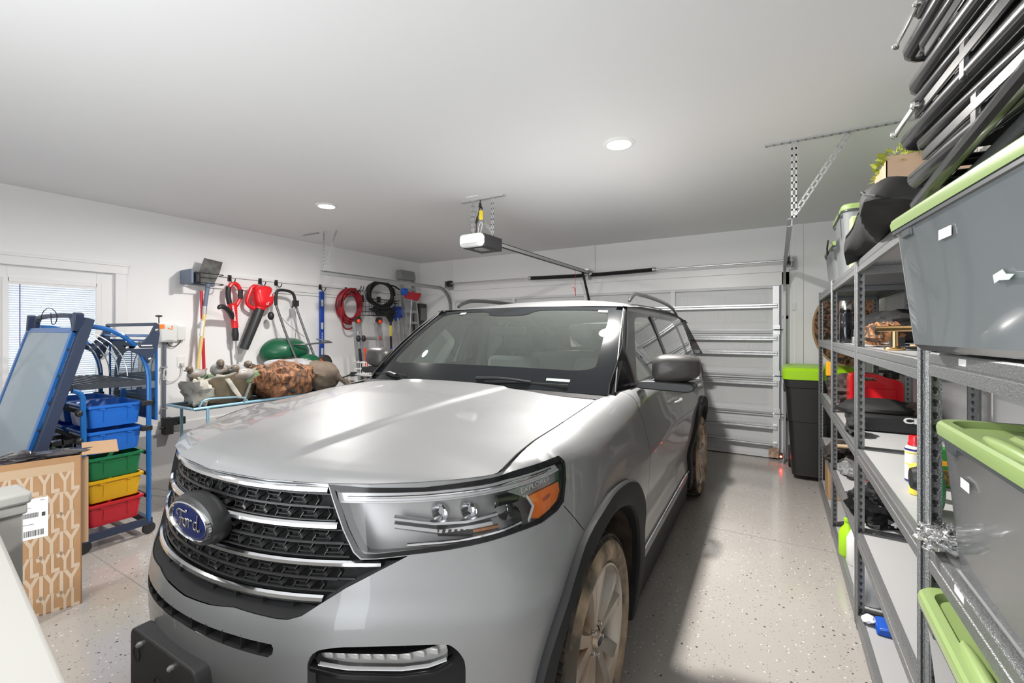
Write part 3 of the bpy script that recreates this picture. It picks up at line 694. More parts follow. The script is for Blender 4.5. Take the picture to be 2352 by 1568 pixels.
# honeycomb rows between the bars
def row(z0, z1, smax_fn, par, shift):
    m = M(); h = z1-z0; zc = (z0+z1)/2
    smx = min(smax_fn(z0), smax_fn(z1), smax_fn(zc))-.004
    for zz in (z0, z1): m2 = band([(0.,zz),(smx+.006,zz)], .0055, -.024, .006); m.add(m2.v, m2.f)
    P = .088; s = shift*P-P
    bb = M()
    while s < smx:
        a = s
        segs = [((a,zc),(a+.011,z1)),((a,zc),(a+.011,z0)),((a+.045,z1),(a+.056,zc)),((a+.045,z0),(a+.056,zc)),((a+.0515,zc+h*.20),(a+P+.0045,zc+h*.20)),((a+.0515,zc-h*.20),(a+P+.0045,zc-h*.20))]
        for p, q in segs:
            if min(p[0],q[0]) >= 0 and max(p[0],q[0]) <= smx:
                L0 = shell(np.array(p[0]),np.array(p[1]),np.array(-.030)); L1 = shell(np.array(q[0]),np.array(q[1]),np.array(-.030)); m.bar(L0,L1,.012,.0028,up=np.cross(L1-L0,(0,1,0)))
        if 0 <= a+.010 <= smx-.012:
            c0 = shell(np.array(a+.016), np.array(zc), np.array(-.030)); r_ = rotm(0,R(45),0)
            bb.cbox(c0, (h*.42,.026,h*.42), rot=rotm(R(12),0,0)@r_)
        s += P
    m.add(bb.v, bb.f); m.both(); obj('grille_mesh', m, GRM, par, smooth=False)
ZZ = [1.012,1.0,.93,.87,.82,.80]; SS_ = [.50,.506,.545,.545,.47,.42]
def smax_fn(z):
    if z > 1.0: return float(np.interp(z,[1.0,1.0725,1.12],[.518,.482,.455]))
    if z > .925: return float(np.interp(z,[.925,.95,1.0],[.56,.545,.516]))
    return float(np.interp(z,[.82,.86,.915],[.47,.535,.615]))
for lo, hi in ((1.028,1.100),(.932,1.003),(.843,.905)):
    mid = (lo+hi)/2; row(mid+.0015, hi, smax_fn, GR, .25); row(lo, mid-.0015, smax_fn, GR, .72)
# badge
def emblem(par):
    c0 = np.array([0.004,.006,.990]); tilt = R(-6)
    def fr(p): # x across, y up, z outward(-Y)
        x,y,z = p; return np.array([c0[0]+x, c0[1]-z*math.cos(tilt)+y*math.sin(-tilt)*.0-y*.10, c0[2]+y])
    E_ = lambda r0,z0: (r0,z0)
    pod = M().lathe([(.030,-.06),(.128,-.055),(.134,-.03),(.126,-.006),(.112,.0),(0,.0)], seg=64, scale=(1,.60)).xform(fr); e = obj('emblem_pod', pod, GRM, par)
    obj('emblem_rim', M().lathe([(.120,-.002),(.119,.006),(.112,.008),(.107,.003)], seg=64, scale=(1,.50)).xform(fr), CHR, e)
    obj('emblem_oval', M().lathe([(.110,.003),(.0,.006)], seg=64, scale=(1,.50)).xform(fr), mat('deep_blue_enamel', (.006,.011,.055), .3, spec=.2), e)
    obj('emblem_line', M().lathe([(.1005,.0045),(.1,.0058),(.0985,.0058),(.098,.0045)], seg=64, scale=(1,.495)).xform(fr), CHR, e)
    S = [ # script strokes: F, o, r, d
     [(-.062,.010),(-.068,.020),(-.058,.031),(-.040,.033),(-.020,.028),(-.004,.030),(-.002,.034),(-.010,.036)],
     [(-.036,.031),(-.040,.012),(-.048,-.010),(-.060,-.026),(-.074,-.026),(-.078,-.014),(-.070,-.008)],
     [(-.054,.003),(-.040,.006),(-.028,.004)],
     [(-.020,.008),(-.030,.002),(-.034,-.012),(-.026,-.020),(-.014,-.014),(-.010,.000),(-.018,.009),(-.006,.004)],
     [(-.004,.010),(.004,.008),(.002,-.006),(-.002,-.021)],[(.002,-.004),(.010,.006),(.019,.009),(.023,.004)],
     [(.052,.006),(.040,.008),(.030,-.002),(.028,-.014),(.036,-.021),(.047,-.012),(.053,.004),(.060,.026),(.062,.033)],[(.060,.028),(.052,.004),(.049,-.014),(.054,-.021),(.064,-.016),(.070,-.010)]]
    sc = M()
    for st in S: sc.tube([(x*.98+.003,y*1.0,.0075) for x,y in st], [.0013]+[.0027]*(len(st)-2)+[.0012], 6, smooth=2, flat=(0,0,1,.35))
    obj('emblem_script', sc.xform(fr), mat('bright_chrome', (.92,.93,.95), .15, metal=1), e)
emblem(GR)
# ---- bumper slot, lower intake, fog lamps, plate bracket
sl = M(); q = resample(SLOT_R[1:-1], .02, closed=False); q = np.r_[[[0,.719]], q, [[0,.692]]]; a = on_shell(q,0.); b_ = on_shell(q,-.05); n = len(q); sl.add(np.r_[a,b_], [(i,i+1,i+1+n,i+n) for i in range(n-1)])
m_ = submesh(shell(V2[:,0],V2[:,1],np.full(len(V2),-.05)), F2, REG=='slot'); sl.add(m_.v,m_.f); sl.both(); AS = obj('air_slot', sl, BLKM, CAR)
for s in (.06,.13,.20,.27,.33): 
    for sg in (1,-1):
        p = shell(np.array(s),np.array(.704),np.array(-.022)); obj('slot_fin', M().box(sg*p[0]-.0015,sg*p[0]+.0015,p[1]-.02,p[1]+.02,.683,.722), CLAD, AS)
for s in (.1,.2,.30,.40):
    for sg in (1,-1): p = shell(np.array(s),np.array(.80),np.array(-.03)); obj('lip_fin', M().box(sg*p[0]-.0015,sg*p[0]+.0015,p[1]-.012,p[1]+.012,.797,.818), CLAD, GR)
it = submesh(shell(V2[:,0],V2[:,1],np.full(len(V2),-.06)), F2, REG=='intake')
q = resample(INTAKE, .02); a = on_shell(q,0.); b_ = on_shell(q,-.06); n = len(q); it.add(np.r_[a,b_], [(i,(i+1)%n,(i+1)%n+n,i+n) for i in range(n)]); it.both(); IT = obj('lower_intake', it, CLAD, CAR)
ib = M()
for z in (.40,.45,.50): m2 = band([(0.,z),(.39,z)], .014, -.045, .02); ib.add(m2.v,m2.f)
ib.both(); obj('intake_bars', ib, CLAD, IT)
pb = M(); pb.prism(rounded([(-.305,.36),(.10,.36),(.10,.60),(.085,.617),(-.29,.617),(-.305,.60)],.008), -.052, .0, 'xz').xform(lambda p: p+np.array([.055,0,0]))
PB = obj('plate_bracket', pb, mat('plate_bracket_plastic', (.05,.05,.052), .45, bump=.15, bscale=300), CAR, bevel=.006)
for x, z in ((-.17,.587),(.03,.587)): obj('screw', M().lathe([(0,-.066),(.004,-.066),(.009,-.060),(.009,-.050)], (0,0,0), 'y', 12).xform(lambda p: p+np.array([x,0,z])), GALV, PB)
for x, z, r_ in ((-.20,.545,.022),(.08,.53,.022),(-.06,.50,.024)): obj('hole', M().lathe([(r_,-.0525),(r_*.98,-.0535),(r_*.9,-.053),(r_*.82,-.045),(0,-.044)], (0,0,0),'y',24).xform(lambda p: p+np.array([x,0,z])), BLKM, PB)
def mirrored(fn, names=('',)):
    for side in (1,-1): fn(side)
def foglamp(side):
    f = lambda m: m if side > 0 else m.mirror_x()
    q = resample(FOG,.015); a = on_shell(q,0.); b_ = on_shell(q,-.045); n = len(q)
    m = submesh(shell(V2[:,0],V2[:,1],np.full(len(V2),-.045)), F2, REG=='fog'); rec = M().add(np.r_[a,b_], [(i,(i+1)%n,(i+1)%n+n,i+n) for i in range(n)])
    obj('fog_recess_edge', f(rec), PAINT, CAR); o = obj('fog_recess', f(m), CLAD, CAR)
    V, Fc, Rg = cdt(FOGL, {}, .012); ln = M().add(shell(V[:,0],V[:,1],np.full(len(V),-.008)), [tuple(t) for t in Fc[Rg=='body']])
    lamp = obj('fog_lamp', f(ln), LPG, CAR)
    q = resample(FOGL,.012); a = on_shell(q,-.008); b_ = on_shell(q,-.044); n = len(q); obj('fog_lamp_rim', f(M().add(np.r_[a,b_], [(i,(i+1)%n,(i+1)%n+n,i+n) for i in range(n)])), GRB, lamp)
    bk = M().add(shell(V[:,0],V[:,1],np.full(len(V),-.036)), [tuple(t) for t in Fc[Rg=='body']]); obj('fog_reflector', f(bk), mat('fog_reflector_pale',(.66,.66,.65),.25,metal=.35), lamp)
    cr = M()
    for s in np.linspace(.52,.80,9):
        p = shell(np.array(s),np.array(np.interp(s,[.5,.72,.8],[.678,.667,.680])),np.array(-.03)); cr.cbox(p,(.026,.008,.022),rot=rotm(R(20),0,R(18)))
    obj('fog_led_block', f(cr), mat('led_block', (.85,.84,.82), .3, metal=.2), lamp, bevel=.003)
    pr = band([(.50,.662),(.58,.650),(.7223,.6435),(.79,.650),(.835,.666)], .006, -.014, .006); obj('fog_light_bar', f(pr), WHITE, lamp)
    lb = band([(.48,.655),(.56,.636),(.72,.626),(.80,.634),(.85,.662)], .022, -.02, .02); obj('fog_lamp_tray', f(lb), GRB, lamp)
mirrored(foglamp)
# ---- headlights
HI = inset(HEAD, .012)
DRL = [(.485,1.105),(.60,1.104),(.75,1.100),(.90,1.100),(1.03,1.102),(1.15,1.107),(1.265,1.112),(1.275,1.098),(1.15,1.088),(1.03,1.080),(.90,1.076),(.75,1.076),(.60,1.079),(.492,1.080)]
AMB = [(1.262,1.063),(1.17,1.056),(1.105,1.048),(1.122,1.02),(1.098,.992),(1.135,.985),(1.19,.998),(1.235,1.013),(1.260,1.036)]
CHW = [(1.285,1.095),(1.15,1.084),(1.03,1.073),(1.06,1.062),(1.105,1.046),(1.17,1.055),(1.277,1.067)]
def headlight(side):
    f = lambda m: m if side > 0 else m.mirror_x()
    def patch(poly, off, mt, nme, par, step=.02, fn=None):
        V, Fc, Rg = cdt(poly, {}, step); o_ = np.full(len(V), off) if fn is None else fn(V)
        return obj(nme, f(M().add(shell(V[:,0],V[:,1],o_), [tuple(t) for t in Fc[Rg=='body']])), mt, par)
    H = patch(HEAD, -.003, LPG, 'headlight', CAR)
    V, Fc, Rg = cdt(HEAD, {'in': HI}, .02); obj('headlight_bezel', f(submesh(shell(V[:,0],V[:,1],np.full(len(V),.0012)), Fc, Rg=='body')), GRB, H)
    q = resample(HEAD,.02); a = on_shell(q,0.); b_ = on_shell(q,-.09); n = len(q); obj('headlight_housing', f(M().add(np.r_[a,b_], [(i,(i+1)%n,(i+1)%n+n,i+n) for i in range(n)])), GRM, H)
    patch(HEAD, -.085, mat('lamp_floor', (.60,.60,.60), .3, metal=.25), 'headlight_back', H)
    obj('rim_light_guide', f(band([(.499,1.077),(.527,1.010),(.562,.953),(.582,.943),(.62,.941),(.717,.9475),(.8185,.953),(.9185,.961),(1.04,.973)], .0050, -.012, .006)), WHITE, H)
    patch(DRL, -.020, mat('day_running_light', (.80,.81,.82), .2, metal=.1, coat=1), 'running_light', H)
    obj('running_light_edge', f(band([(.487,1.081),(.60,1.0785),(.75,1.0755),(.90,1.0755),(1.03,1.079),(1.15,1.087),(1.272,1.097)], .005, -.018, .005)), WHITE, H)
    obj('running_light_core', f(band([(.52,1.093),(.75,1.0895),(.95,1.0895),(1.10,1.095),(1.235,1.103)], .008, -.018, .004)), CHR, H)
    patch(CHW, -.022, CHRS, 'chrome_wing', H)
    patch(AMB, -.014, mat('amber_reflector', (1,.24,.01), .25, coat=1, bump=.3, bscale=500), 'amber_marker', H)
    obj('amber_frame', f(band([(1.105,1.049),(1.124,1.02),(1.094,.987)], .007, -.016, .007)), WHITE, H)
    obj('amber_inset', f(band([(1.17,1.028),(1.205,1.036)], .009, -.014, .004)), mat('dark_amber', (.45,.09,.01), .4), H)  # darker amber bar set on the marker
    # low beam reflector bowls and shelves
    rf = M()
    for s, z, r_ in ((.80,1.035,.030),(.90,1.035,.030),(1.03,1.030,.036)):
        c = shell(np.array(s),np.array(z),np.array(-.055)); rf.lathe([(.006,.035),(r_*.6,.03),(r_,.0)],(0,0,0),'y',20,scale=(1,1.0)).xform(lambda p: p)
        k = 20*3; arr = np.array(rf.v[-k:]); rf.v[-k:] = [tuple(p+c) for p in arr]
    obj('reflector_bowl', f(rf), CHR, H)
    sh = M(); m2 = band([(.66,1.030),(.78,1.012),(.88,1.010),(.99,1.020)], .014, -.05, .025); sh.add(m2.v,m2.f); m2 = band([(.66,1.010),(.80,.990),(.97,1.0)], .020, -.055, .02); sh.add(m2.v,m2.f)
    obj('reflector_shelf', f(sh), CHRS, H)
    dk = M(); m2 = band([(.79,.990),(.90,.985)], .026, -.055, .02); dk.add(m2.v,m2.f); m2 = band([(1.0,1.052),(1.085,1.055)], .028, -.05, .02); dk.add(m2.v,m2.f); m2 = band([(1.05,1.02),(1.085,1.0)], .05, -.06, .02); dk.add(m2.v,m2.f)
    obj('lamp_dark_insert', f(dk), GRB, H)
    cp = M(); m2 = band([(.90,.985),(.99,.990)], .014, -.05, .012); cp.add(m2.v,m2.f); obj('lamp_copper_insert', f(cp), mat('copper_metal', (.45,.20,.08), .3, metal=.6), H)  # copper-coloured bar inside the lamp
    ft = band([(.70,.960),(.85,.964),(1.0,.978),(1.07,.988)], .010, -.03, .008); obj('lamp_lower_trim', f(ft), CHR, H)
    t = text_mesh('EXPLORER', .020, .0004, 1.5)
    def mp(p):
        s = 1.155+p[0]*side if side < 0 else 1.155+p[0]; return shell(np.array(s), np.array(1.0735+.0*p[0]+p[1]+.10*(s-1.155)), np.array(-.019+p[2]))
    t.xform(mp); obj('headlight_lettering', f(t), WHITE, H, smooth=False)
mirrored(headlight)
# ---- greenhouse
def gx(Y, Z):
    zb = float(np.interp(Y, *_ZT)); t = (Z-zb)/(1.725-zb); return float(np.interp(Y,*_XT))-.001-(.125*t+.025*t*t)*(1 if Y < 4.2 else 1-.0*(Y-4.2))-.0
def zroof(Y): return float(np.interp(Y, [2.0,2.15,2.5,3.2,4.0,4.6,4.85],[1.728,1.735,1.752,1.758,1.738,1.690,1.655]))
def yA(Z): return 1.60+(Z-1.25)*1.30          # slope of the windscreen pillar at the door frame
def yD(Z): return 4.96-(Z-1.30)*.62            # slope of the tailgate
side_out = [(1.50,1.247)]+[(y,float(np.interp(y,*_ZT))) for y in np.linspace(1.56,4.96,36)]+[(yD(z),z) for z in (1.45,1.6,zroof(4.75))]+[(y,zroof(y)) for y in np.linspace(4.70,2.22,26)]+[(yA(z)-.12,z) for z in (1.70,1.6,1.5,1.4,1.3)]
G1 = rounded([(1.88,1.285),(2.79,1.300),(2.76,1.45),(2.70,1.675),(2.40,1.672),(2.28,1.655),(2.08,1.50)],.03)
G2 = rounded([(2.93,1.302),(3.66,1.325),(3.76,1.40),(3.72,1.64),(3.60,1.668),(2.85,1.680),(2.90,1.45)],.03)
G3 = rounded([(3.90,1.345),(4.45,1.37),(4.62,1.45),(4.42,1.60),(4.2,1.635),(3.84,1.645)],.03)
FRM = [(1.515,1.252),(1.62,1.256),(2.2,1.273),(3.0,1.283),(4.0,1.306),(4.62,1.33),(4.72,1.42),(4.5,1.63),(4.2,1.665),(3.6,1.697),(2.9,1.705),(2.42,1.706),(2.12,1.706),(yA(1.6)-.113,1.6),(yA(1.5)-.113,1.5),(yA(1.4)-.113,1.4),(yA(1.3)-.113,1.3)]
Vs, Fs, Rs = cdt(side_out, {'frame':FRM,'g1':G1,'g2':G2,'g3':G3}, .04)
VS3 = np.array([(gx(y,z),y,z) for y, z in Vs])
for side in (1,-1):
    def part(nme, reg, mt, par=CAR):
        m = submesh(VS3, Fs, Rs == reg); m = m if side > 0 else m.mirror_x(); return obj(nme, m, mt, par, angle=50)
    part('roof_side_rail_panel','body',PAINT); part('window_frame','frame',GRB); part('front_side_window','g1',SDG); part('rear_side_window','g2',PRG); part('quarter_window','g3',PRG)
    # bright strip along the belt line and black gutter
    tb = M().tube([(side*(gx(y,np.interp(y,*_ZT)+.02)+.004), y, float(np.interp(y,*_ZT))+.018) for y in np.linspace(1.75,4.6,30)], .006, 6); obj('belt_moulding', tb, GRB, CAR)
    pl = M().bar((side*(gx(2.80,1.3)+.003),2.86,1.30),(side*(gx(2.76,1.68)+.003),2.785,1.69),.06,.010,up=(1,0,0)); obj('door_pillar_trim', pl, GRB, CAR)
    # roof rails
    rp = [(side*.725,2.36,zroof(2.36)+.035),(side*.72,2.44,zroof(2.4)+.075),(side*.715,2.60,zroof(2.6)+.098),(side*.71,3.3,zroof(3.3)+.098),(side*.705,4.0,zroof(4)+.088),(side*.70,4.30,zroof(4.3)+.06),(side*.70,4.42,zroof(4.4)+.02)]
    obj('roof_rail', M().tube(rp, [.010,.016,.017,.017,.017,.014,.008], 10, smooth=2), mat('rail_black', (.02,.02,.021), .25, coat=.4), CAR)
def roof(u, v):
    X = .765*(u*2-1); yf = 2.055+.115*(X/.765)**2; yr = 4.80-.06*(X/.765)**2; Y = yf+(yr-yf)*v; e = zroof(Y)
    cr = float(np.interp(Y,[2.05,2.3,2.8,4.2,4.8],[.012,.045,.085,.07,.04])); k = 1-abs(X/.765)**2.4
    return (X*(1+.0*v), Y, e-.004+cr*k)
obj('roof', M().grid(roof, 40, 50), PAINT, CAR, angle=60)
for side in (1,-1): obj('roof_ditch', M().tube([(side*.735,y,zroof(y)+.004+float(np.interp(y,[2.05,2.3,2.8,4.2,4.8],[.001,.004,.008,.007,.004]))) for y in np.linspace(2.2,4.7,30)], .004, 6), GAP, CAR)
rw = M().grid(lambda u,v: ((.745-(-.15)*v)*(u*2-1), (4.76-.04*(u*2-1)**2)+.22*v-.02*(1-v), 1.675-.36*v), 16, 8); obj('rear_window', rw, PRG, CAR)
obj('tailgate_top', M().grid(lambda u,v: (.74*(u*2-1), 4.70+.10*v, 1.705+.02*(1-(u*2-1)**2)-.03*v), 12, 3), PAINT, CAR)
obj('rear_deck', M().grid(lambda u,v: (.86*(u*2-1), 4.90+.10*v, 1.325-.0*v), 8, 2), PAINT, CAR)
for side in (1,-1):
    tl = M().grid(lambda u,v: tuple(shell(np.array(s_at(4.45)+.38*u), np.array(1.06+.20*v), np.array(.010+.014*math.sin(PI*v)))), 14, 6)
    if side < 0: tl.mirror_x()
    obj('tail_lamp', tl, mat('tail_lamp_red', (.55,.02,.02), .15, coat=1), CAR)
def ws(x, t, off=0.):
    xb, yb, zb = .875*x, 1.34+.20*x*x, 1.272-.030*x*x; xt, yt_, zt2 = .742*x, 2.06+.115*x*x, 1.742-.010*x*x
    bl_ = math.sin(PI*t)*.030*(1-.3*x*x)
    return np.array([xb+(xt-xb)*t, yb+(yt_-yb)*t-bl_*.6, zb+(zt2-zb)*t+bl_*.8])+np.array([0,-.55,.83])*off
obj('windshield', M().grid(lambda u,v: tuple(ws(u*2-1, v)), 40, 24), WSG, CAR, angle=60)
FR = mat('frit_black', (.012,.014,.016), .12, spec=.25)
fr = M()
def frit(u, v):
    # border of the glass: bottom deep, sides and top narrower, rounded inner corners
    pass
ip = rounded([(-.865,.19),(.865,.19),(.88,.30),(.90,.86),(.84,.935),(.30,.935),(.235,.91),(.19,.84),(-.19,.84),(-.235,.91),(-.30,.935),(-.84,.935),(-.90,.86),(-.88,.30)], .09, 3)
Vf, Ff, Rf = cdt([(-1,0),(1,0),(1,1),(-1,1)], {'clear': ip}, .04)
fr.add([tuple(ws(a,b,.0025)) for a,b in Vf], [tuple(t) for t in Ff[Rf=='body']]); obj('windshield_border', fr, FR, CAR, angle=60)
for xx in (-.62,.80):
    st = M().grid(lambda u,v: tuple(ws(xx+.075*u, .90+.032*v, .004)), 2, 2); obj('glass_sticker', st, WHITE, CAR)
st = M().grid(lambda u,v: tuple(ws(.60+.14*u, .085+.022*v, .004)), 2, 2); obj('vin_label', st, mat('vin_green', (.35,.5,.42), .5), CAR)
for side in (1,-1):
    # A pillar: gloss black outer face plus a thin bright edge next to the glass
    m = M()
    def pil(u, v):
        a = ws(1.0*side, v, .003); z = a[2]; ya = yA(z)-.115+.0; b_ = np.array([side*(gx(max(ya,1.5),max(z,1.262))+.004), max(ya+.10,1.56), z-.01])
        p = a+(b_-a)*u; p[2] += .0; p += np.array([side*.012,-.012,.004])*math.sin(PI*u); return tuple(p)
    obj('windshield_pillar', m.grid(pil, 8, 24), GRB, CAR, angle=60)
    obj('pillar_edge_strip', M().tube([tuple(ws(side*.998, v, .008)) for v in np.linspace(.02,1,24)], .0045, 6), BLK, CAR)
    obj('roof_corner', M().grid(lambda u,v: (side*(.70+.085*u), 2.13+.07*v+.02*u, 1.742-.012*u*u+.008*v), 6, 3), PAINT, CAR)
# wipers and cowl
cw = M().grid(lambda u,v: ((u*2-1)*.86, 1.31+.13*((u*2-1)**2)+.05*v, 1.262-.028*(u*2-1)**2+.012*v), 30, 2); obj('cowl', cw, CLAD, CAR)
def wiper(x0, x1, t0, t1):
    a = ws(x0, t0, .018); b_ = ws(x1, t1, .014)
    W_ = obj('wiper', M().tube([tuple(a), tuple((a+b_)/2+np.array([0,-.01,.012])), tuple(b_)], [.012,.009,.006], 8, smooth=1), BLK, CAR)
    c0 = ws(x1-.30*(1 if x1>x0 else -1), t1-.012, .01); c1 = ws(x1+.22*(1 if x1>x0 else -1), t1-.004, .008); obj('wiper_blade', M().bar(c0, c1, .008, .014), RUB, W_)
wiper(.16,.52,.045,.05); wiper(-.52,-.20,.04,.06) if False else wiper(-.60,-.80,.03,.055)
# door mirrors
for side in (1,-1):
    def hs(u, v):
        a = u*2*PI; c_ = np.cos(a); s_ = np.sin(a); k = [0,.62,.93,1.0,1.0,.96,.82,.55,0][int(round(v*8))]; dep = [-.045,-.04,-.02,.0,.04,.07,.10,.118,.122][int(round(v*8))]
        x = .122*np.sign(c_)*abs(c_)**.62*k; z = .076*np.sign(s_)*abs(s_)**.62*k*(1.0 if c_ > 0 else 1.0)
        z *= 1-.10*(x/.122) ; return (side*(1.115+x), 1.845-dep*.9+.03+x*.12*1.0, 1.372+z+.006*(x/.122))
    H = obj('door_mirror', M().grid(hs, 36, 8, cu=True), mat('mirror_cap_black', (.055,.052,.05), .38, bump=.08, bscale=200), CAR, angle=70)
    ft = M().prism(rounded([(.915,1.262),(1.20,1.252),(1.225,1.275),(1.215,1.300),(1.01,1.306),(.925,1.300)],.02), 1.76, 1.89,'xz')
    if side < 0: ft.mirror_x()
    obj('mirror_foot', ft, BLK, H, bevel=.012)
    gl = M().grid(lambda u,v: (side*(1.01+.21*u), 1.928+.02*u, 1.31+.12*v), 2, 2); obj('mirror_glass', gl, CHR, H)
# ---- wheels
def tyre_mat():
    return mat('muddy_tyre', (.035,.033,.032), .85, var2=(.42,.31,.20), vscale=5, bump=.4, bscale=60, detail=6)
MUD = tyre_mat(); TRD = mat('tyre_tread', (.03,.029,.028), .85, var2=(.11,.085,.065), vscale=14)
RIM = mat('muddy_alloy', (.46,.43,.39), .34, metal=.7, var2=(.48,.36,.25), vscale=3.2, detail=4)
SWM = mat('mud_caked_sidewall', (.50,.37,.25), .8, var2=(.09,.075,.06), vscale=7, bump=.3, bscale=80, detail=6)
def wheel(side, Y):
    cx = side*1.0; c = (cx, Y, .387); sg = side
    # x measured outward from the outer face
    def L(prof): return M().lathe([(r, sg*h) for r, h in prof], (cx,Y,.387), 'x', 72)
    W_ = obj('wheel', L([(.30,-.235),(.368,-.225),(.383,-.20),(.385,-.12),(.383,-.055),(.375,-.022),(.362,-.006)]), TRD, CAR)
    tb = M()
    for k in range(80):
        a = 2*PI*k/80
        for j, (h0, h1) in enumerate(((-.215,-.165),(-.155,-.105),(-.095,-.055),(-.045,-.012))):
            aa = a+(j % 2)*PI/80; rr = .3855 if j < 3 else .379
            y, z = math.cos(aa)*rr, math.sin(aa)*rr; t_ = .011
            cc = np.array([cx+sg*(h0+h1)/2, Y+y, .387+z]); tb.cbox(cc, (abs(h1-h0), .018 if j<3 else .016, .010), rot=rotm(aa+PI/2, 0, R(0)))
    obj('tread_blocks', tb, TRD, W_, smooth=False)
    obj('sidewall', L([(.362,-.006),(.357,.0),(.346,.006),(.325,.012),(.300,.008),(.288,-.002),(.280,-.014)]), SWM, W_)
    lt = M(); 
    for wd_, a0 in (('OUTRIDER', 58), ('RADIAL', 215)):
        t = text_mesh(wd_ if False else '', .03) if False else None
    rim = L([(.280,-.014),(.276,-.004),(.268,-.002),(.262,-.012),(.256,-.030),(.245,-.07),(.235,-.16),(.235,-.22)]); obj('rim', rim, RIM, W_)
    sp = M()
    for k in range(5):
        a0 = 2*PI*k/5+R(20)
        for d in (-1,1):
            pts = []
            for r_, off, w2, x_ in ((.045,.22,.026,-.030),(.11,.20,.026,-.024),(.19,.215,.030,-.018),(.262,.25,.036,-.014)):
                an = a0+d*off; pts.append((r_, an, w2, x_))
            vs = []
            for r_, an, w2, x_ in pts:
                e = np.array([0,math.cos(an),math.sin(an)]); tt = np.array([0,-math.sin(an),math.cos(an)])
                for wj, xx in ((-w2,x_-.035),(-w2*.75,x_),(w2*.55*(1),x_+.004),(w2,x_-.035)): vs.append(np.array([cx,Y,.387])+e*r_+tt*wj+np.array([sg*xx,0,0]))
            sp.add(vs, [(i*4+j,(i+1)*4+j,(i+1)*4+(j+1)%4,i*4+(j+1)%4) for i in range(3) for j in range(4)])
    obj('spokes', sp, RIM, W_, angle=50)
    hb = L([(.0,-.010),(.026,-.012),(.030,-.018),(.034,-.030),(.075,-.034),(.080,-.060),(.0,-.06)]); obj('hub', hb, RIM, W_)
    obj('hub_cap_oval', M().lathe([(0,sg*-.0085),(.024,sg*-.0095)], (cx,Y,.387),'x',28,scale=(1,.55)), mat('deep_blue_enamel'), W_)
    for k in range(5):
        a = 2*PI*k/5+R(56); obj('lug_nut', M().lathe([(0,sg*-.014),(.009,sg*-.016),(.010,sg*-.032)], (cx,Y+.056*math.cos(a),.387+.056*math.sin(a)),'x',10), CHRS, W_)
    obj('brake_disc', L([(.0,-.10),(.17,-.10),(.17,-.112)]), GALVD, W_)
    obj('inner_barrel', L([(.0,-.20),(.235,-.20)]), BLKM, W_)
for Y in (.955, 3.955):
    for side in (1,-1): wheel(side, Y)
# ---- chassis, interior
obj('underbody_light_block', M().box(-.50,.50,.30,4.80,.22,.60).box(-.86,.86,1.62,3.36,.22,.42).box(-.85,.85,4.5,4.9,.3,.6), BLKM, CAR)  # plain dark chassis boxes, put in to block light
INT = mat('interior_grey', (.34,.345,.35), .75); INTD = mat('interior_dark', (.055,.058,.062), .7); LEA = mat('seat_fabric', (.40,.40,.385), .8, bump=.15, bscale=120)
obj('cabin_floor', M().box(-.84,.84,1.55,4.7,.42,.50), INTD, CAR)
ds = M().grid(lambda u,v: ((u*2-1)*.84, 1.45+.62*v+.10*(u*2-1)**2*(1-v), 1.235+.012*math.sin(PI*v)-.10*max(0,v-.72)/.28-.02*abs(u*2-1)), 24, 12); ds.box(-.82,.82,1.75,2.02,.75,1.12)
obj('dashboard', ds, mat('dash_top', (.11,.12,.12), .6), CAR)
obj('centre_screen', M().box(-.13,.13,1.86,1.885,1.06,1.24), GRB, CAR, bevel=.01)
def seat(x0, x1, y, dark=False):
    S_ = obj('seat', M().box(x0,x1,y-.50,y+.02,.72,.88), LEA, CAR, bevel=.05)
    obj('backrest', M().box(x0+.01,x1-.01,y,y+.14,.86,1.36,rot=rotm(R(-14),0,0)), LEA, S_, bevel=.05)
    return S_
for x in (-.42,.42):
    S_ = seat(x-.26, x+.26, 2.66); obj('headrest', M().box(x-.135,x+.135,2.80,2.90,1.42,1.60), LEA, S_, bevel=.045); obj('headrest_post', M().tube([(x-.06,2.84,1.34),(x-.06,2.85,1.45)],.007,6).tube([(x+.06,2.84,1.34),(x+.06,2.85,1.45)],.007,6), CHRS, S_)
S_ = seat(-.68,.68,3.55)
for x in (-.42,.42): obj('headrest', M().box(x-.12,x+.12,3.68,3.77,1.40,1.54), LEA, S_, bevel=.04)
obj('centre_console', M().box(-.14,.14,1.95,2.75,.5,.92), INTD, CAR, bevel=.03)
swm = M(); cwx, cwy, cwz = .42, 2.10, 1.125
ring = [(cwx+.185*math.cos(a), cwy+.185*math.sin(a)*math.sin(R(25))*1.0, cwz+.185*math.sin(a)*math.cos(R(25))) for a in np.linspace(0,2*PI,40)[:-1]]
SW_ = obj('steering_wheel', M().tube(ring,.016,10,closed=True), INTD, CAR); obj('steering_hub', M().box(cwx-.06,cwx+.06,cwy-.03,cwy+.02,cwz-.05,cwz+.04).bar((cwx-.17,cwy,cwz),(cwx+.17,cwy,cwz),.03,.02).bar((cwx,cwy,cwz),(cwx,cwy-.07,cwz-.16),.04,.02), INTD, SW_, bevel=.008)
rm = M(); c = ws(0,.80,-.06); rm.box(-.13,.13,c[1]+.03,c[1]+.055,c[2]-.075,c[2]-.005); MRR = obj('interior_mirror', rm, INTD, CAR, bevel=.012)
obj('camera_housing', M().prism(rounded([(-.14,.0),(.14,.0),(.09,-.10),(-.09,-.10)],.02), 0,.04,'xy').xform(lambda p: ws(p[0]/.74, .955+p[1]*1.3, -.012-p[2]*.6)), INTD, MRR)
obj('headliner', M().grid(lambda u,v: (.70*(u*2-1), 2.12+2.5*v, 1.70+.03*(1-(u*2-1)**2)-.08*max(0,v-.8)/.2*.5), 10, 10), mat('headliner', (.60,.60,.58), .9), CAR)
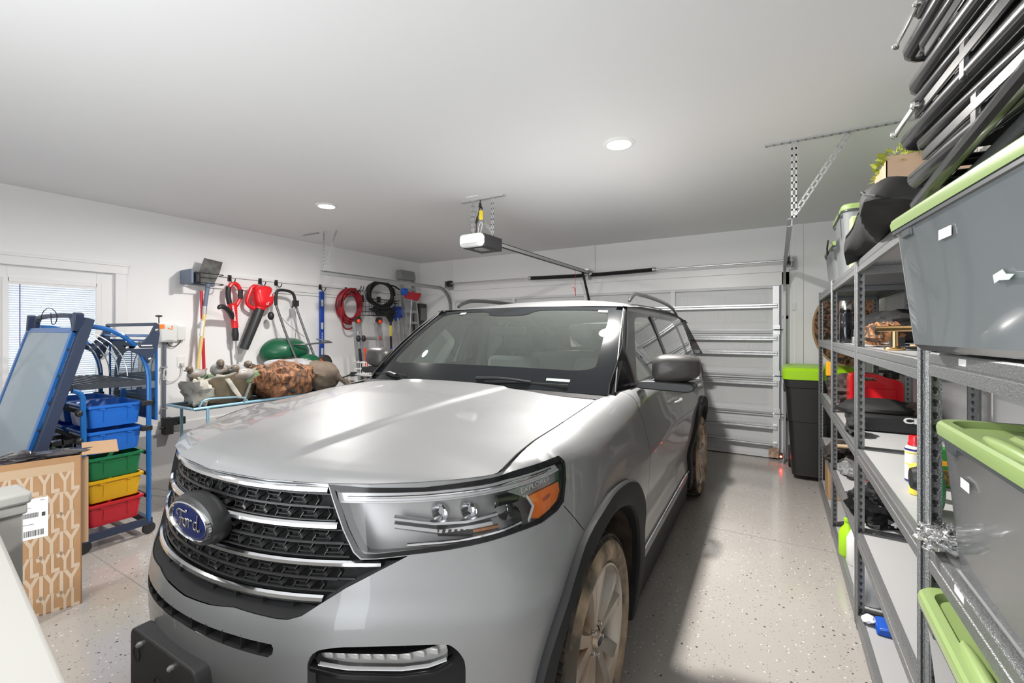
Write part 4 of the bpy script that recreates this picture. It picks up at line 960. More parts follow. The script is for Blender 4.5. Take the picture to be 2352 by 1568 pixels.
for x in (-.40,.40): obj('sun_visor', M().box(x-.22,x+.22,2.13,2.30,1.685,1.70), mat('headliner'), CAR, bevel=.006)
for side in (1,-1):
    obj('inner_pillar', M().bar((side*.80,1.72,1.28),(side*.70,2.22,1.69),.05,.05), INT, CAR)
    obj('inner_door_panel', M().box(side*.855-.02,side*.855+.02,1.7,4.1,.5,1.26), INTD, CAR, bevel=.01)
    obj('inner_centre_pillar', M().bar((side*.83,2.84,1.2),(side*.72,2.80,1.69),.09,.04,up=(1,0,0)), INT, CAR)
    obj('seat_belt', M().bar((side*.80,2.78,.75),(side*.70,2.79,1.58),.045,.003,up=(1,0,0)), mat('belt_webbing', (.25,.26,.27), .8), CAR)
# ================================================================ steel shelving along the right wall and what stands on it
HAM = mat('hammered_grey_steel', (.27,.275,.28), .36, metal=.55, bump=.9, bscale=260, var=.12, vscale=200)
DECK = mat('shelf_board', (.42,.42,.42), .45)
KEY = mat('keyhole_shadow', (.05,.05,.052), .6)
SX0, SX1 = .365, .83
def shelf_unit(y0, y1, levels, ztop, label):
    th = thing('shelving_unit', label, 'shelving', (SX0, y0, 0), group='grey steel shelving units')
    for yy, sy in ((y0,1),(y1,-1)):
        for xx, sx in ((SX0,1),(SX1,-1)):
            p = M(); p.box(min(xx,xx+sx*.002),max(xx,xx+sx*.002), min(yy,yy+sy*.042),max(yy,yy+sy*.042),0,ztop)
            p.box(min(xx,xx+sx*.034),max(xx,xx+sx*.034), min(yy,yy+sy*.002),max(yy,yy+sy*.002),0,ztop)
            for k in (.012,.030): p.tube([(xx-sx*.001,yy+sy*k,0),(xx-sx*.001,yy+sy*k,ztop)], .0035, 6)
            po = obj('post', p, HAM, th, world=True)
            kh = M(); z = .06
            while z < ztop-.03:
                for s_, r_ in ((0,.0065),(-.010,.0042)):
                    kh.lathe([(r_,-.0005),(r_,.0012),(0,.0012)], (0,0,0), 'y', 10) if False else kh.lathe([(r_,.0005),(r_,-.0007),(0,-.0007)], (xx+sx*.019, yy if sy > 0 else yy-.002, z+s_), 'y', 10)
                z += .0355
            kh2 = kh; kh2.xform(lambda q: q); o = obj('keyholes', kh2, KEY, po, world=False, smooth=False)
            o.location = (-SX0, -y0, 0)
            o['kind'] = 'stuff'
    for L_ in levels:
        for xx, sx in ((SX0,1),(SX1,-1)):
            b = M(); f = lambda a: xx+sx*a
            pr = [(f(.002),L_),(f(.022),L_),(f(.022),L_-.004),(f(.006),L_-.008),(f(.004),L_-.026),(f(.012),L_-.030),(f(-.001),L_-.036),(f(-.003),L_-.064),(f(.010),L_-.068),(f(.004),L_-.055),(f(.004),L_-.04),(f(-.001),L_-.028),(f(-.001),L_-.004)]
            b.prism(pr, y0+.03, y1-.03, 'xz'); obj('shelf_beam', b, HAM, th, world=True, smooth=False)
        for yy, sy in ((y0,1),(y1,-1)):
            b = M(); f = lambda a: yy+sy*a
            pr = [(f(.003),L_),(f(.022),L_),(f(.022),L_-.004),(f(.006),L_-.008),(f(.004),L_-.026),(f(.012),L_-.030),(f(.003),L_-.036),(f(.003),L_-.064),(f(.010),L_-.068),(f(.006),L_-.03)]
            b.prism(pr, SX0+.004, SX1-.004, 'yz'); obj('side_beam', b, HAM, th, world=True, smooth=False)
        obj('shelf_board', M().box(SX0+.008,SX1-.008,y0+.008,y1-.008,L_-.012,L_-.002), DECK, th, world=True)
    return th
LV = [.082,.515,.955,1.492,1.945]
shelf_unit(4.235, 5.46, LV, 1.965, 'grey steel shelving unit farthest from the camera, beside the black wheeled bin')
shelf_unit(3.00, 4.225, LV, 1.965, 'grey steel shelving unit holding the black thermos, third from the camera')
shelf_unit(1.74, 2.985, LV, 1.965, 'grey steel shelving unit holding the brass rail, second from the camera')
UA = shelf_unit(.46, 1.695, [.082,.515,.974,1.514], 1.60, 'grey steel shelving unit nearest the camera, loaded with three green-lidded totes')
for y, z, s_ in ((1.40,1.500,.022),(1.42,.962,.03)):
    obj('price_label', M().box(SX0-.0022,SX0-.0012,y-s_,y+s_,z-.008,z+.008), WHITE, UA, world=True, label='small white label')
# ---- storage totes
LID = mat('sage_green_plastic', (.32,.44,.16), .32, coat=.3)
TOT = mat('smoky_tote_plastic', (.20,.22,.23), .08, coat=1., coatr=.01)
TOT2 = mat('grey_tote_plastic', (.25,.265,.27), .3, coat=.2)
def tote(name_label, cx, cy, z0, w, l, h, rz, body=None, group='grey totes with green lids', lidmat=None):
    """w across (x), l along the shelf (y)"""
    th = thing('storage_tote', name_label, 'storage tote', (cx,cy,z0), rz, group=group)
    body = body or TOT2; lidm = lidmat or LID
    def ring(a, b, z, r, n=8):
        pts = []
        for qx, qy, a0 in ((1,1,0),(-1,1,90),(-1,-1,180),(1,-1,270)):
            for k in range(n+1): t = R(a0+90*k/n); pts.append((qx*(a/2-r)+r*math.cos(t), qy*(b/2-r)+r*math.sin(t), z))
        return pts
    def loft(rings, cap0=True, cap1=False):
        m = M(); n = len(rings[0]); m.add([p for r_ in rings for p in r_], [(i*n+j, i*n+(j+1)%n, (i+1)*n+(j+1)%n, (i+1)*n+j) for i in range(len(rings)-1) for j in range(n)])
        if cap0: m.f.append(tuple(range(n))[::-1])
        if cap1: m.f.append(tuple((len(rings)-1)*n+j for j in range(n)))
        return m
    tp = .86
    bm_ = loft([ring(w*tp-.03,l*tp-.03,0,.04), ring(w*tp,l*tp,.015,.045), ring(w*.955,l*.955,h-.045,.05), ring(w*.97,l*.97,h-.04,.05), ring(w*.975,l*.975,h-.012,.05)])
    obj('tub', bm_, body, th, solid=0.0)
    rb = loft([ring(w*.957,l*.957,h-.042,.05), ring(w*.99,l*.99,h-.040,.05), ring(w*.99,l*.99,h-.030,.05), ring(w*.96,l*.96,h-.028,.05)], False)
    obj('rim', rb, mat('dark_tote_rim', (.07,.078,.082), .35), th)
    ld = loft([ring(w*1.0,l*1.0,h-.030,.055), ring(w*1.01,l*1.005,h-.012,.055), ring(w*1.0,l*1.0,h-.002,.055), ring(w*.975,l*.985,h+.004,.05), ring(w*.90,l*.93,h+.004,.05), ring(w*.87,l*.90,h-.010,.05), ring(w*.60,l*.66,h-.010,.04), ring(w*.57,l*.63,h-.002,.04)], False, True)
    LD = obj('lid', ld, lidm, th, angle=30)
    for sy in (-1,1):
        obj('lid_rib', M().blob((0,sy*l*.41,h+.002),(w*.20,l*.025,.010),16,8,amp=0), lidm, LD)
        obj('handle', M().box(-w*.16,w*.16,sy*l*.485-.012,sy*l*.485+.012,h-.085,h-.035), mat('dark_tote_rim'), th, bevel=.006)
    for sx in (-1,1):
        lf = M().blob((sx*w*.435,0,h+.003),(w*.03,l*.17,.014),12,16,amp=0,power=1.0); obj('lid_grip', lf, lidm, LD)
        for yy in (-.33,.33): obj('latch_tab', M().box(sx*w*.478-.006,sx*w*.478+.006,l*yy-.03,l*yy+.03,h-.062,h-.030), mat('dark_tote_rim'), th, bevel=.004)
    return th
tA = tote('large smoky grey tote with pale green lid at eye level under the folded chairs', .555, 1.275, 1.522, .50, .80, .355, R(5.5), body=TOT)
tB = tote('grey tote with green lid on the middle nearest shelf, behind the bubble wrap', .585, 1.215, .976, .47, .72, .365, 0, body=mat('dark_smoky_tote', (.085,.095,.10), .22, coat=.35))
tC = tote('lowest green-lidded tote, its lid jutting out past the shelf front', .585, 1.245, .517, .53, .76, .358, R(-1), body=mat('pale_frosted_tote', (.50,.51,.52), .35))
tD = tote('dark grey tote with green lid high on the shelf, behind the slumped black bag', .60, 3.86, 1.947, .48, .62, .44, 0)
tE = tote('farthest green-lidded tote on top of the shelves, black strap over its end', .60, 4.62, 1.947, .46, .72, .33, 0)
for par, x, y, z, s_ in ((tA,.318,1.47,1.765,.030),(tB,.357,1.43,1.225,.028)):
    pass
def on_tote(par, y, z, s_, dx):
    lb = M().box(dx-.001,dx+.0,y-s_,y+s_,z-.011,z+.011); obj('label_sticker', lb, WHITE, par)
on_tote(tA, .055, .262, .030, -.2385); on_tote(tB, .165, .25, .026, -.222)
obj('paint_scuff', M().prism([(-.12,.150),(-.15,.157),(-.16,.148),(-.185,.145),(-.17,.137),(-.14,.139),(-.125,.135)], -.2335,-.2325,'yz'), mat('pale_green_scuff',(.62,.74,.66),.5), tA)
st = thing('luggage_strap', 'thin black strap hanging over the end of the farthest tote', 'strap', (.36,4.28,2.15))
obj('strap', M().tube([(.352,4.36,2.30),(.345,4.27,2.285),(.335,4.24,2.22),(.338,4.25,2.16),(.345,4.28,2.20)],.006,6,smooth=2), BLK, st, world=True)
# ---- folded chairs on top of the near tote
TUBE = mat('black_powder_tube', (.02,.02,.021), .22, coat=.5, bump=.05, bscale=500)
SLING = mat('charcoal_sling_fabric', (.06,.06,.063), .8, bump=.5, bscale=500)
STL = mat('polished_steel', (.78,.78,.76), .18, metal=1.)
def folding_chair(label, loc, rz, pitch, group='folded chairs stacked on the tote', links=True):
    th = thing('folding_chair', label, 'folding chair', loc, group=group, rot=(pitch,0,rz))
    W_ = .46; Lc = 1.02
    def U(w, y0, y1, z, r=.0155, rise=0., x0=0.):
        return [(x0,y0,z+rise),(x0,y1-.05,z),(x0+.012,y1-.012,z),(x0+.055,y1,z),(x0+w-.055,y1,z),(x0+w-.012,y1-.012,z),(x0+w,y1-.05,z),(x0+w,y0,z+rise)]
    obj('back_frame', M().tube(U(W_,-Lc,0,.02),.021,12,smooth=1), TUBE, th)
    obj('leg_frame', M().tube(U(W_-.05,-Lc+.05,-.02,.058,x0=.025,rise=.02),.015,12,smooth=1), TUBE, th)
    obj('seat_frame', M().tube(U(W_-.0,-Lc+.02,-.06,.092,x0=-.005,rise=-.02),.013,12,smooth=1), TUBE, th)
    obj('sling', M().box(.02,W_-.02,-Lc+.05,-.10,.062,.074), SLING, th, bevel=.004)
    for x in (-.018, W_+.018):
        obj('arm_bar', M().bar((x,-Lc+.10,.066),(x,-.16,.044),.007,.022), STL if False else TUBE, th, bevel=.002)
        if not links: continue
        lk = obj('link_bar', M().bar((x*1.0+(-.012 if x<0 else .012),-.20,.052),(x+(-.012 if x<0 else .012),-.04,.040),.006,.018), STL, th, bevel=.003)
        for y, z in ((-.20,.052),(-.04,.040)):
            obj('bolt', M().lathe([(0,.010),(.006,.009),(.0105,.004),(.0105,-.004)],(0,0,0),'x',14).xform(lambda p: np.array([x+(-1 if x<0 else 1)*(.012+p[0]),y+p[1],z+p[2]])), STL, lk)
    for x in (0,W_):
        for y in (-.42,-.70): obj('bracket', M().box(x-.021,x+.021,y-.016,y+.016,.004,.078), TUBE, th, bevel=.006)
    return th
ch = folding_chair('bottom folded chair of the black stack, lying right on the tote lid', (.305,1.56,1.945), R(3.5), R(1.5), links=False)
ch2 = folding_chair('second folded chair from the bottom of the black stack on the tote', (.300,1.60,2.06), R(3.5), R(1.5))
for src, lab, loc, rz, pt in ((ch,'third folded chair up in the black tubular stack',(.303,1.53,2.175),R(3.5),R(1.5)),(ch2,'topmost folded chair of the black stack, nearest the ceiling',(.300,1.58,2.29),R(3.5),R(1.5))):
    c2 = dup(src, loc, None, lab); c2.rotation_euler = (pt,0,rz)
pad = thing('camp_cot', 'folded charcoal fabric cot pad wedged between the tote lid and the chairs', 'camp cot', (.33,1.56,1.885))
obj('pad', M().bar((.42,1.60,1.912),(.38,.75,1.92),.10,.03), mat('charcoal_foam', (.07,.072,.076), .9, bump=.8, bscale=300), pad, world=True, bevel=.008)
obj('edge_tube', M().tube([(.335,1.64,1.925),(.30,.75,1.94)], .016, 10), TUBE, pad, world=True)
# ---- on top of the second and third units
KRF = mat('kraft_paper', (.60,.42,.29), .85, var=.08, vscale=6)
kb = thing('cardboard_box', 'pale kraft box crammed with yellow-green artificial leaves beside the black bag', 'box', (.60,3.1,1.947))
m = M(); t_=.005; x0,x1,y0,y1,z0,z1 = .485,.81,2.97,3.30,1.947,2.455
for a in ((x0,x0+t_,y0,y1,z0,z1),(x1-t_,x1,y0,y1,z0,z1),(x0,x1,y0,y0+t_,z0,z1+.02),(x0,x1,y1-t_,y1,z0,z1),(x0,x1,y0,y1,z0,z0+t_)): m.box(*a)
obj('carton', m, KRF, kb, world=True)
lv = M(); rn = np.random.RandomState(3)
for i in range(420):
    c0 = np.array([rn.uniform(.485,.80), rn.uniform(2.95,3.30), rn.uniform(2.43,2.51)]); d = rn.randn(3)*.6+np.array([0,0,.5]); 
    if c0[0] < .52: d += np.array([-.8,0,-.1])
    if c0[1] < 3.0: d += np.array([0,-.4,0])
    d /= np.linalg.norm(d); s_ = np.cross(d, rn.randn(3)); s_ /= np.linalg.norm(s_); Lf = rn.uniform(.03,.055); wv = Lf*.22; n_ = np.cross(d,s_)
    lv.add([c0, c0+d*Lf*.5+s_*wv, c0+d*Lf+n_*.006, c0+d*Lf*.5-s_*wv, c0+d*Lf*.5+n_*.004], [(0,1,4),(1,2,4),(2,3,4),(3,0,4)])
o = obj('leaves', lv, mat('yellow_green_leaves', (.44,.46,.06), .6, var2=(.24,.30,.03), vscale=30), kb, world=True, smooth=False)
BAGK = mat('black_nylon', (.013,.0125,.0125), .75, bump=.3, bscale=30, var=.2)
bg = thing('duffel_bag', 'long black zipped soft bag slumped over the shelf top edge below the kraft box', 'bag', (.40,2.5,1.947))
def bagf(u, v):
    y = 3.02-1.30*u; a = v*2*PI
    en = min(1., u*14+.03, (1-u)*14+.03)**.5
    hh = float(np.interp(u,[0,.08,.3,.6,.9,1],[.05,.11,.23,.17,.09,.08]))*en
    ww = .145*min(1,u*7+.35)*en
    cx = .425+.04*math.sin(u*5); cz = 1.955+hh*.5-(.05 if u<.08 else 0)
    ca, sa = math.cos(a), math.sin(a); x = cx+ww*np.sign(ca)*abs(ca)**.8; z = cz+hh*.55*np.sign(sa)*abs(sa)**.75+.012*math.sin(9*u+3*a)+.008*math.sin(17*u+5*a)
    if x > .37: z = max(z, 1.95)
    else: z = max(z, 1.95-(.37-x)*.6)
    return (x,y,z)
obj('bag_body', M().grid(lambda u,v: bagf(v,u), 36, 40, cu=True), BAGK, bg, world=True)
obj('zip', M().tube([tuple(np.array(bagf(u,.43))+np.array([-.004,0,.002])) for u in np.linspace(.02,.95,30)], .004, 6), mat('zip_grey',(.09,.09,.09),.5), bg, world=True)
fm = thing('foam_block', 'pale green textured foam sponge block standing beside the dark tote', 'foam block', (.42,3.42,1.947))
obj('block', M().box(.385,.52,3.36,3.45,1.947,2.27), mat('pale_green_foam', (.42,.60,.26), .9, bump=1., bscale=180), fm, world=True, bevel=.01)
# ---- shelf at z 1.49
th = thing('thermos', 'tall black vacuum flask with steel cup standing behind the second shelf post', 'thermos', (.425,3.98,1.492))
obj('flask', M().lathe([(0,0),(.036,0),(.038,.006),(.038,.20),(.035,.205),(.035,.225),(.038,.23),(.038,.236)],seg=28), mat('gloss_black_enamel',(.008,.009,.012),.12,coat=1), th)
obj('steel_cup', M().lathe([(.036,.236),(.037,.24),(.036,.295),(.032,.302),(0,.302)],seg=28), STL, th)
th = thing('glass_jar', 'small glass jar on a grey base next to the thermos', 'jar', (.47,3.78,1.492))
obj('jar_base', M().box(-.03,.03,-.03,.03,0,.045), GALVD, th, bevel=.004); obj('jar_glass', M().lathe([(.026,.045),(.028,.06),(.028,.09),(.018,.105),(0,.108)],seg=20), LPG, th)
CAMO = mat('camo_fabric', (.30,.13,.05), .8, var2=(.035,.025,.018), vscale=16, detail=6, bump=.3)
CAMOB = mat('camo_brown', (.19,.10,.055), .85, var2=(.02,.015,.012), vscale=16, detail=8, vr=(.44,.56), dist=1.5)
def heap(name, cat, label, c, r, m, seed, group=None, amp=.22, base='bundle', extra=None, power=.8):
    th = thing(name, label, cat, (c[0],c[1],c[2]-r[2]*.9), group=group)
    obj(base, M().blob(c, r, 30, 18, amp=amp, freq=3.2, seed=seed, zmin=c[2]-r[2]*.9, power=power), m, th, world=True)
    if extra: extra(th)
    return th
heap('jacket','jacket','black crumpled jacket folded on the brass rail shelf at the back', (.63,3.62,1.60),(.15,.30,.105), BAGK, 5)
heap('camo_bag','bag','small orange-brown camo bundle in front of the black jacket', (.50,3.14,1.555),(.08,.08,.065), mat('bright_camo',(.62,.25,.09),.75,var2=(.07,.045,.03),vscale=14,detail=7,bump=.3,vr=(.44,.56),dist=1.5), 8)
heap('gear_bag','bag','dark bag with orange strap on the farthest shelf at thermos height', (.56,4.85,1.58),(.14,.30,.085), CAMOB, 9)
heap('gear_bag','bag','black gear bag behind the thermos on the same shelf', (.62,4.50,1.575),(.13,.16,.085), BAGK, 19)
tr = thing('tripod', 'short metal rod lying with a square black foot beside the brass rail', 'tripod', (.45,3.05,1.492))
obj('rod', M().tube([(.47,3.30,1.512),(.50,2.84,1.515)],.009,8), STL, tr, world=True); obj('foot', M().box(.475,.525,2.78,2.84,1.492,1.545), BLK, tr, world=True, bevel=.004)
BRASS = mat('brushed_brass', (.72,.47,.20), .2, metal=1.)
br = thing('brass_rail', 'brushed brass towel rail standing on its round flange at the shelf front', 'towel rail', (.44,2.52,1.492))
obj('flange', M().lathe([(0,0),(.036,0),(.037,.005),(.034,.010),(0,.011)],seg=32), BRASS, br)
obj('stem', M().lathe([(.0115,.01),(.0115,.092)],seg=24), BRASS, br); obj('bar', M().tube([(-.045,.06,.092),(.10,-.30,.092)],.0125,20), BRASS, br, angle=50)
wt = thing('hand_tool', 'flat black tool with a pale edge lying beside the brass rail', 'tool', (.55,2.5,1.492))
obj('blade', M().bar((.50,2.60,1.500),(.62,2.20,1.500),.06,.012), BLK, wt, world=True, bevel=.003); obj('edge_strip', M().bar((.50,2.55,1.512),(.60,2.20,1.52),.008,.008), mat('tan_wood',(.6,.42,.26),.6), wt, world=True)
# ---- shelf at z .955
RED = mat('red_plastic', (.72,.012,.02), .33, coat=.4)
gc = thing('gas_can', 'red plastic fuel can with black spout on the waist-high shelf', 'fuel can', (.66,4.50,.955))
pr = rounded([(-.165,0),(.165,0),(.165,.205),(.150,.245),(.06,.262),(.02,.285),(-.10,.29),(-.150,.285),(-.165,.25)],.02,3)
cut = rounded([(-.09,.232),(.005,.232),(.012,.258),(-.08,.262)],.01,2)
Vc, Fc_, Rc = cdt(pr, {'hole':cut}, .03)
m = M(); n=len(Vc); sel=[tuple(t) for t in Fc_[Rc=='body']]
m.add([(a,-.085,b) for a,b in Vc]+[(a,.085,b) for a,b in Vc], sel+[tuple(i+n for i in t[::-1]) for t in sel])
for pl_ in (pr,cut):
    q = resample(pl_,.02); k=len(q); m.add([(a,-.085,b) for a,b in q]+[(a,.085,b) for a,b in q],[(i,(i+1)%k,(i+1)%k+k,i+k) for i in range(k)])
bmw = obj('can', m, RED, gc, angle=50)
obj('side_panel', M().box(-.125,.12,-.091,-.084,.02,.175), RED, gc, bevel=.004)
obj('cap', M().lathe([(.048,0),(.050,.03),(.046,.034),(.046,.046),(0,.05)],(.105,0,.250),seg=24), BLK, gc)
obj('spout', M().bar((.02,0,.305),(.20,0,.298),.05,.022).bar((.10,0,.30),(.26,.03,.30),.026,.03).tube([(.16,-.03,.29),(.19,-.03,.262),(.23,-.03,.26),(.27,0,.295)],.003,6,smooth=1), BLK, gc, bevel=.003)
cs = thing('soft_case', 'black moulded soft case with white lettering lying across the waist-high shelf', 'case', (.61,3.70,.956))
obj('case_shell', M().box(-.20,.20,-.20,.22,0,.105), mat('case_black',(.02,.02,.022),.4), cs, bevel=.02)
obj('case_flap', M().blob((-.05,.02,.115),(.20,.20,.055),28,12,amp=.12,seed=4,power=.8), BAGK, cs); obj('carbon_pad', M().box(.0,.2,-.13,.15,.10,.155), mat('brown_carbon',(.10,.06,.045),.3,bump=.6,bscale=300), cs, bevel=.01)
t = text_mesh('CLI', .045, .0008, 1.5, bold=.002); place(t,(.09,-.204,.082),(1,0,0),(0,0,1)); obj('case_lettering', t, WHITE, cs, smooth=False)
obj('rivet', M().lathe([(0,-.212),(.012,-.21),(.016,-.20)],(0,0,0),'y',18).xform(lambda p:p+np.array([-.185,0,.07])), STL, cs)
heap('rope_bundle','rope','tangle of black straps beside the moulded case', (.405,3.36,1.00),(.035,.11,.045), BLKM, 31, amp=.5)
heap('gear_bag','bag','brown and black soft bag on the waist-high shelf left of the fuel can', (.53,4.95,1.07),(.14,.30,.12), mat('brown_nylon',(.10,.07,.065),.7,bump=.2,bscale=20), 12)
yt_ = thing('tape_dispenser', 'orange-yellow tool sticking up on the farthest waist-high shelf', 'tool', (.40,5.0,1.15)); obj('tool_body', M().box(.385,.425,4.95,5.02,1.17,1.30), mat('orange_yellow',(.95,.45,.02),.4), yt_, world=True, bevel=.008)
obj('tool_grip', M().box(.39,.42,4.96,5.01,1.10,1.17), BLK, yt_, world=True)
sc_ = thing('spray_can', 'white pesticide can with red nozzle cap behind the nearest post', 'spray can', (.488,2.42,.955))
obj('can', M().lathe([(0,0),(.032,0),(.033,.004),(.033,.135),(.030,.143),(.021,.150)],seg=32), mat('label_white',(.80,.79,.74),.35), sc_)
obj('label_bands', M().lathe([(.0332,.002),(.0334,.004),(.0334,.010),(.0332,.011)],seg=32).lathe([(.0334,.130),(.0336,.134),(.0334,.138)],seg=32), mat('navy_print',(.03,.03,.16),.4), sc_)
obj('label_stripes', M().lathe([(.0332,.118),(.0335,.120),(.0335,.123),(.0332,.124)],seg=32).lathe([(.0332,.072),(.0335,.073),(.0335,.076),(.0332,.077)],seg=32), mat('yellow_print',(.85,.68,.08),.4), sc_)
obj('red_cap', M().lathe([(.024,.150),(.024,.158),(.0215,.162),(.020,.188),(.012,.190),(.012,.178),(0,.178)],seg=28), RED, sc_)
yc = thing('spray_can', 'yellow and blue can half hidden behind the nearest post', 'spray can', (.462,2.245,.955)); obj('can', M().lathe([(0,0),(.028,0),(.028,.10),(.02,.112),(0,.113)],seg=28), mat('yellow_print'), yc); obj('blue_label', M().lathe([(.0284,.03),(.0286,.032),(.0286,.06),(.0284,.062)],seg=28), mat('sky_blue',(.10,.35,.7),.4), yc)
gb_ = thing('seed_box', 'green and yellow printed box standing behind the nearest post', 'box', (.60,2.42,.955)); obj('carton', M().box(-.055,.055,-.03,.03,0,.15), mat('printed_green',(.03,.25,.04),.35), gb_, bevel=.003)
obj('printed_band', M().box(-.056,.056,-.0315,-.030,.085,.105), mat('orange_yellow'), gb_); obj('printed_picture', M().box(-.056,.056,-.0315,-.030,.01,.07), mat('dark_leaf_print',(.12,.07,.02),.4,var2=(.5,.38,.03),vscale=60), gb_)
gr = thing('garden_hose_reel', 'green and black disc shaped reel beside the spray cans', 'reel', (.45,2.04,.955)); obj('disc', M().lathe([(0,-.02),(.085,-.02),(.095,-.012),(.095,.012),(.085,.02),(0,.02)],(0,0,.096),'x',36), mat('deep_green_plastic',(.01,.22,.06),.35), gr); obj('hub', M().lathe([(0,-.045),(.035,-.045),(.045,-.02)],(0,0.03,.10),'x',24), BLK, gr)
# ---- shelf at z .515
tb_ = thing('trash_bag_roll', 'shiny crumpled black plastic sack printed 40 L on the knee-high shelf', 'plastic sack', (.50,3.17,.515))
obj('sack', M().blob((.53,3.22,.60),(.16,.19,.105),34,20,amp=.28,freq=4,seed=22,zmin=.517,power=.75), mat('shiny_black_film',(.012,.012,.013),.16,coat=.6,bump=1.,bscale=25), tb_, world=True)
t = text_mesh('40 L', .04, .0008, 1.2, bold=.002); place(t,(.56,3.035,.555),(1,-.15,0),(0,0,1)); obj('sack_print', t, WHITE, tb_, smooth=False, world=True)
rl_ = thing('red_saucer', 'small round red plastic saucer on the knee-high shelf', 'saucer', (.52,3.85,.515)); obj('disc', M().lathe([(0,.03),(.05,.03),(.055,.02),(.055,0)],seg=24), RED, rl_)
cb = thing('plastic_pouch', 'clear plastic pouch of silver hardware on the knee-high shelf', 'pouch', (.46,4.15,.515)); obj('pouch', M().blob((.50,4.10,.56),(.11,.16,.055),26,14,amp=.35,freq=4,seed=14,zmin=.517), mat('silver_film',(.45,.46,.47),.15,metal=.6,bump=1.,bscale=40), cb, world=True)
wr = thing('wooden_handle', 'pale wooden handle lying across the far knee-high shelf', 'handle', (.45,4.5,.60)); obj('stick', M().tube([(.40,4.40,.655),(.56,4.42,.66)],.017,12), mat('pale_wood',(.66,.48,.30),.6,var=.15,vscale=4,stretch=(1,20,20)), wr, world=True)
heap('glove_pile','gloves','heap of dark work gloves under the wooden handle', (.48,4.50,.585),(.14,.15,.075), mat('glove_brown',(.07,.05,.04),.85,var2=(.02,.02,.02),vscale=20), 41, amp=.4)
# ---- bottom shelf
lj = thing('jug', 'lime green jug on the bottom shelf, third shelf unit from the camera', 'jug', (.405,3.70,.082)); obj('bottle', M().lathe([(0,0),(.045,0),(.05,.01),(.05,.14),(.042,.17),(.02,.20),(.018,.225)],seg=24), mat('lime_plastic',(.42,.78,.02),.35), lj); obj('cap', M().lathe([(.02,.222),(.022,.228),(.022,.245),(0,.247)],seg=20), mat('lime_plastic'), lj)
wj = thing('jug', 'white jug standing right behind the lime green jug', 'jug', (.44,3.58,.082)); obj('bottle', M().lathe([(0,0),(.05,0),(.055,.01),(.055,.16),(.03,.22),(.02,.23)],seg=24), WHITE, wj); obj('cap', M().lathe([(.02,.23),(.022,.235),(.022,.25),(0,.25)],seg=20), mat('sky_blue'), wj)
bj = thing('jug', 'blue spray bottle beside the lime green jug', 'bottle', (.45,3.92,.082)); obj('bottle', M().lathe([(0,0),(.04,0),(.042,.14),(.03,.19),(.015,.21),(.015,.24),(0,.24)],seg=24), mat('deep_blue_plastic',(.01,.09,.5),.3), bj); obj('cap', M().box(-.02,.03,-.012,.012,.24,.30), mat('orange_cap',(.85,.22,.02),.4), bj, bevel=.004)
pj = thing('jug', 'translucent white jug with red cap on the bottom shelf near the blue dustpan', 'jug', (.44,3.13,.082)); obj('bottle', M().lathe([(0,0),(.065,0),(.07,.01),(.07,.19),(.05,.24),(.024,.26),(.022,.27)],seg=28), mat('milky_plastic',(.74,.75,.75),.35), pj); obj('cap', M().lathe([(.024,.268),(.026,.275),(.026,.295),(0,.296)],seg=20), RED, pj)
dp = thing('dustpan', 'blue plastic dustpan with a white brush on the bottom shelf', 'dustpan', (.52,2.86,.082)); obj('pan', M().prism([(-.10,0),(.10,0),(.11,.055),(.09,.06),(-.09,.035)],-.06,.06,'xz'), mat('deep_blue_plastic'), dp, bevel=.008); obj('brush', M().blob((-.12,.03,.02),(.03,.04,.016),18,10,amp=.3,seed=3), WHITE, dp)
cx_ = thing('cardboard_box', 'small brown carton on the bottom of the farthest shelves', 'box', (.46,5.0,.082)); obj('carton', M().box(-.07,.10,-.15,.15,0,.28), mat('brown_carton',(.42,.26,.13),.8), cx_, bevel=.004)
# ---- bubble wrap between the near post and the middle tote
BW = glass('bubble_film', (.99,.99,.99), refl=1.0, rough=.12, film=.16, filmcol=(.9,.9,.9), ior=1.5)
bw = thing('bubble_wrap', 'crinkled clear bubble wrap spilling over the shelf edge at the near post', 'bubble wrap', (.40,1.60,.976))
def crink(c, r, seed, seg=70, rings=46):
    m = M().blob(c, r, seg, rings, amp=.25, freq=3, seed=seed, zmin=None, power=.8); rn2 = np.random.RandomState(seed)
    m.v = [tuple(np.array(p)+rn2.randn(3)*np.array([.0042,.0042,.0042])) for p in m.v]; return m
obj('film', crink((.425,1.628,1.012),(.088,.045,.026),51), BW, bw, world=True, smooth=True, angle=180)
obj('film_tail', crink((.475,1.66,1.065),(.035,.035,.085),52,50,30), BW, bw, world=True, smooth=True, angle=180)
# ---- wheeled bin and camo disc by the back wall
wb = thing('wheeled_bin', 'tall black wheeled bin with bright lime lid in the right back corner', 'wheeled bin', (.38,5.85,0))
def taper(z): return .80+.20*(z/1.08)
def binring(z, k=1., r=.05):
    w, l = .60*taper(z)*k, .62*taper(z)*k; pts=[]
    for qx,qy,a0 in ((1,1,0),(-1,1,90),(-1,-1,180),(1,-1,270)):
        for j in range(7): t = R(a0+15*j); pts.append((qx*(w/2-r)+r*math.cos(t), qy*(l/2-r)+r*math.sin(t)+.02, z))
    return pts
rs = [binring(.05),binring(.62),binring(.625,1.03),binring(.98,1.02),binring(.985,1.06),binring(1.07,1.07)]; n=len(rs[0]); m=M(); m.add([p for r_ in rs for p in r_],[(i*n+j,i*n+(j+1)%n,(i+1)*n+(j+1)%n,(i+1)*n+j) for i in range(len(rs)-1) for j in range(n)]+[tuple(range(n))[::-1]])
obj('bin_body', m, mat('bin_black',(.02,.02,.02),.35), wb)
LIME = mat('lime_lid',(.36,.68,.015),.35)
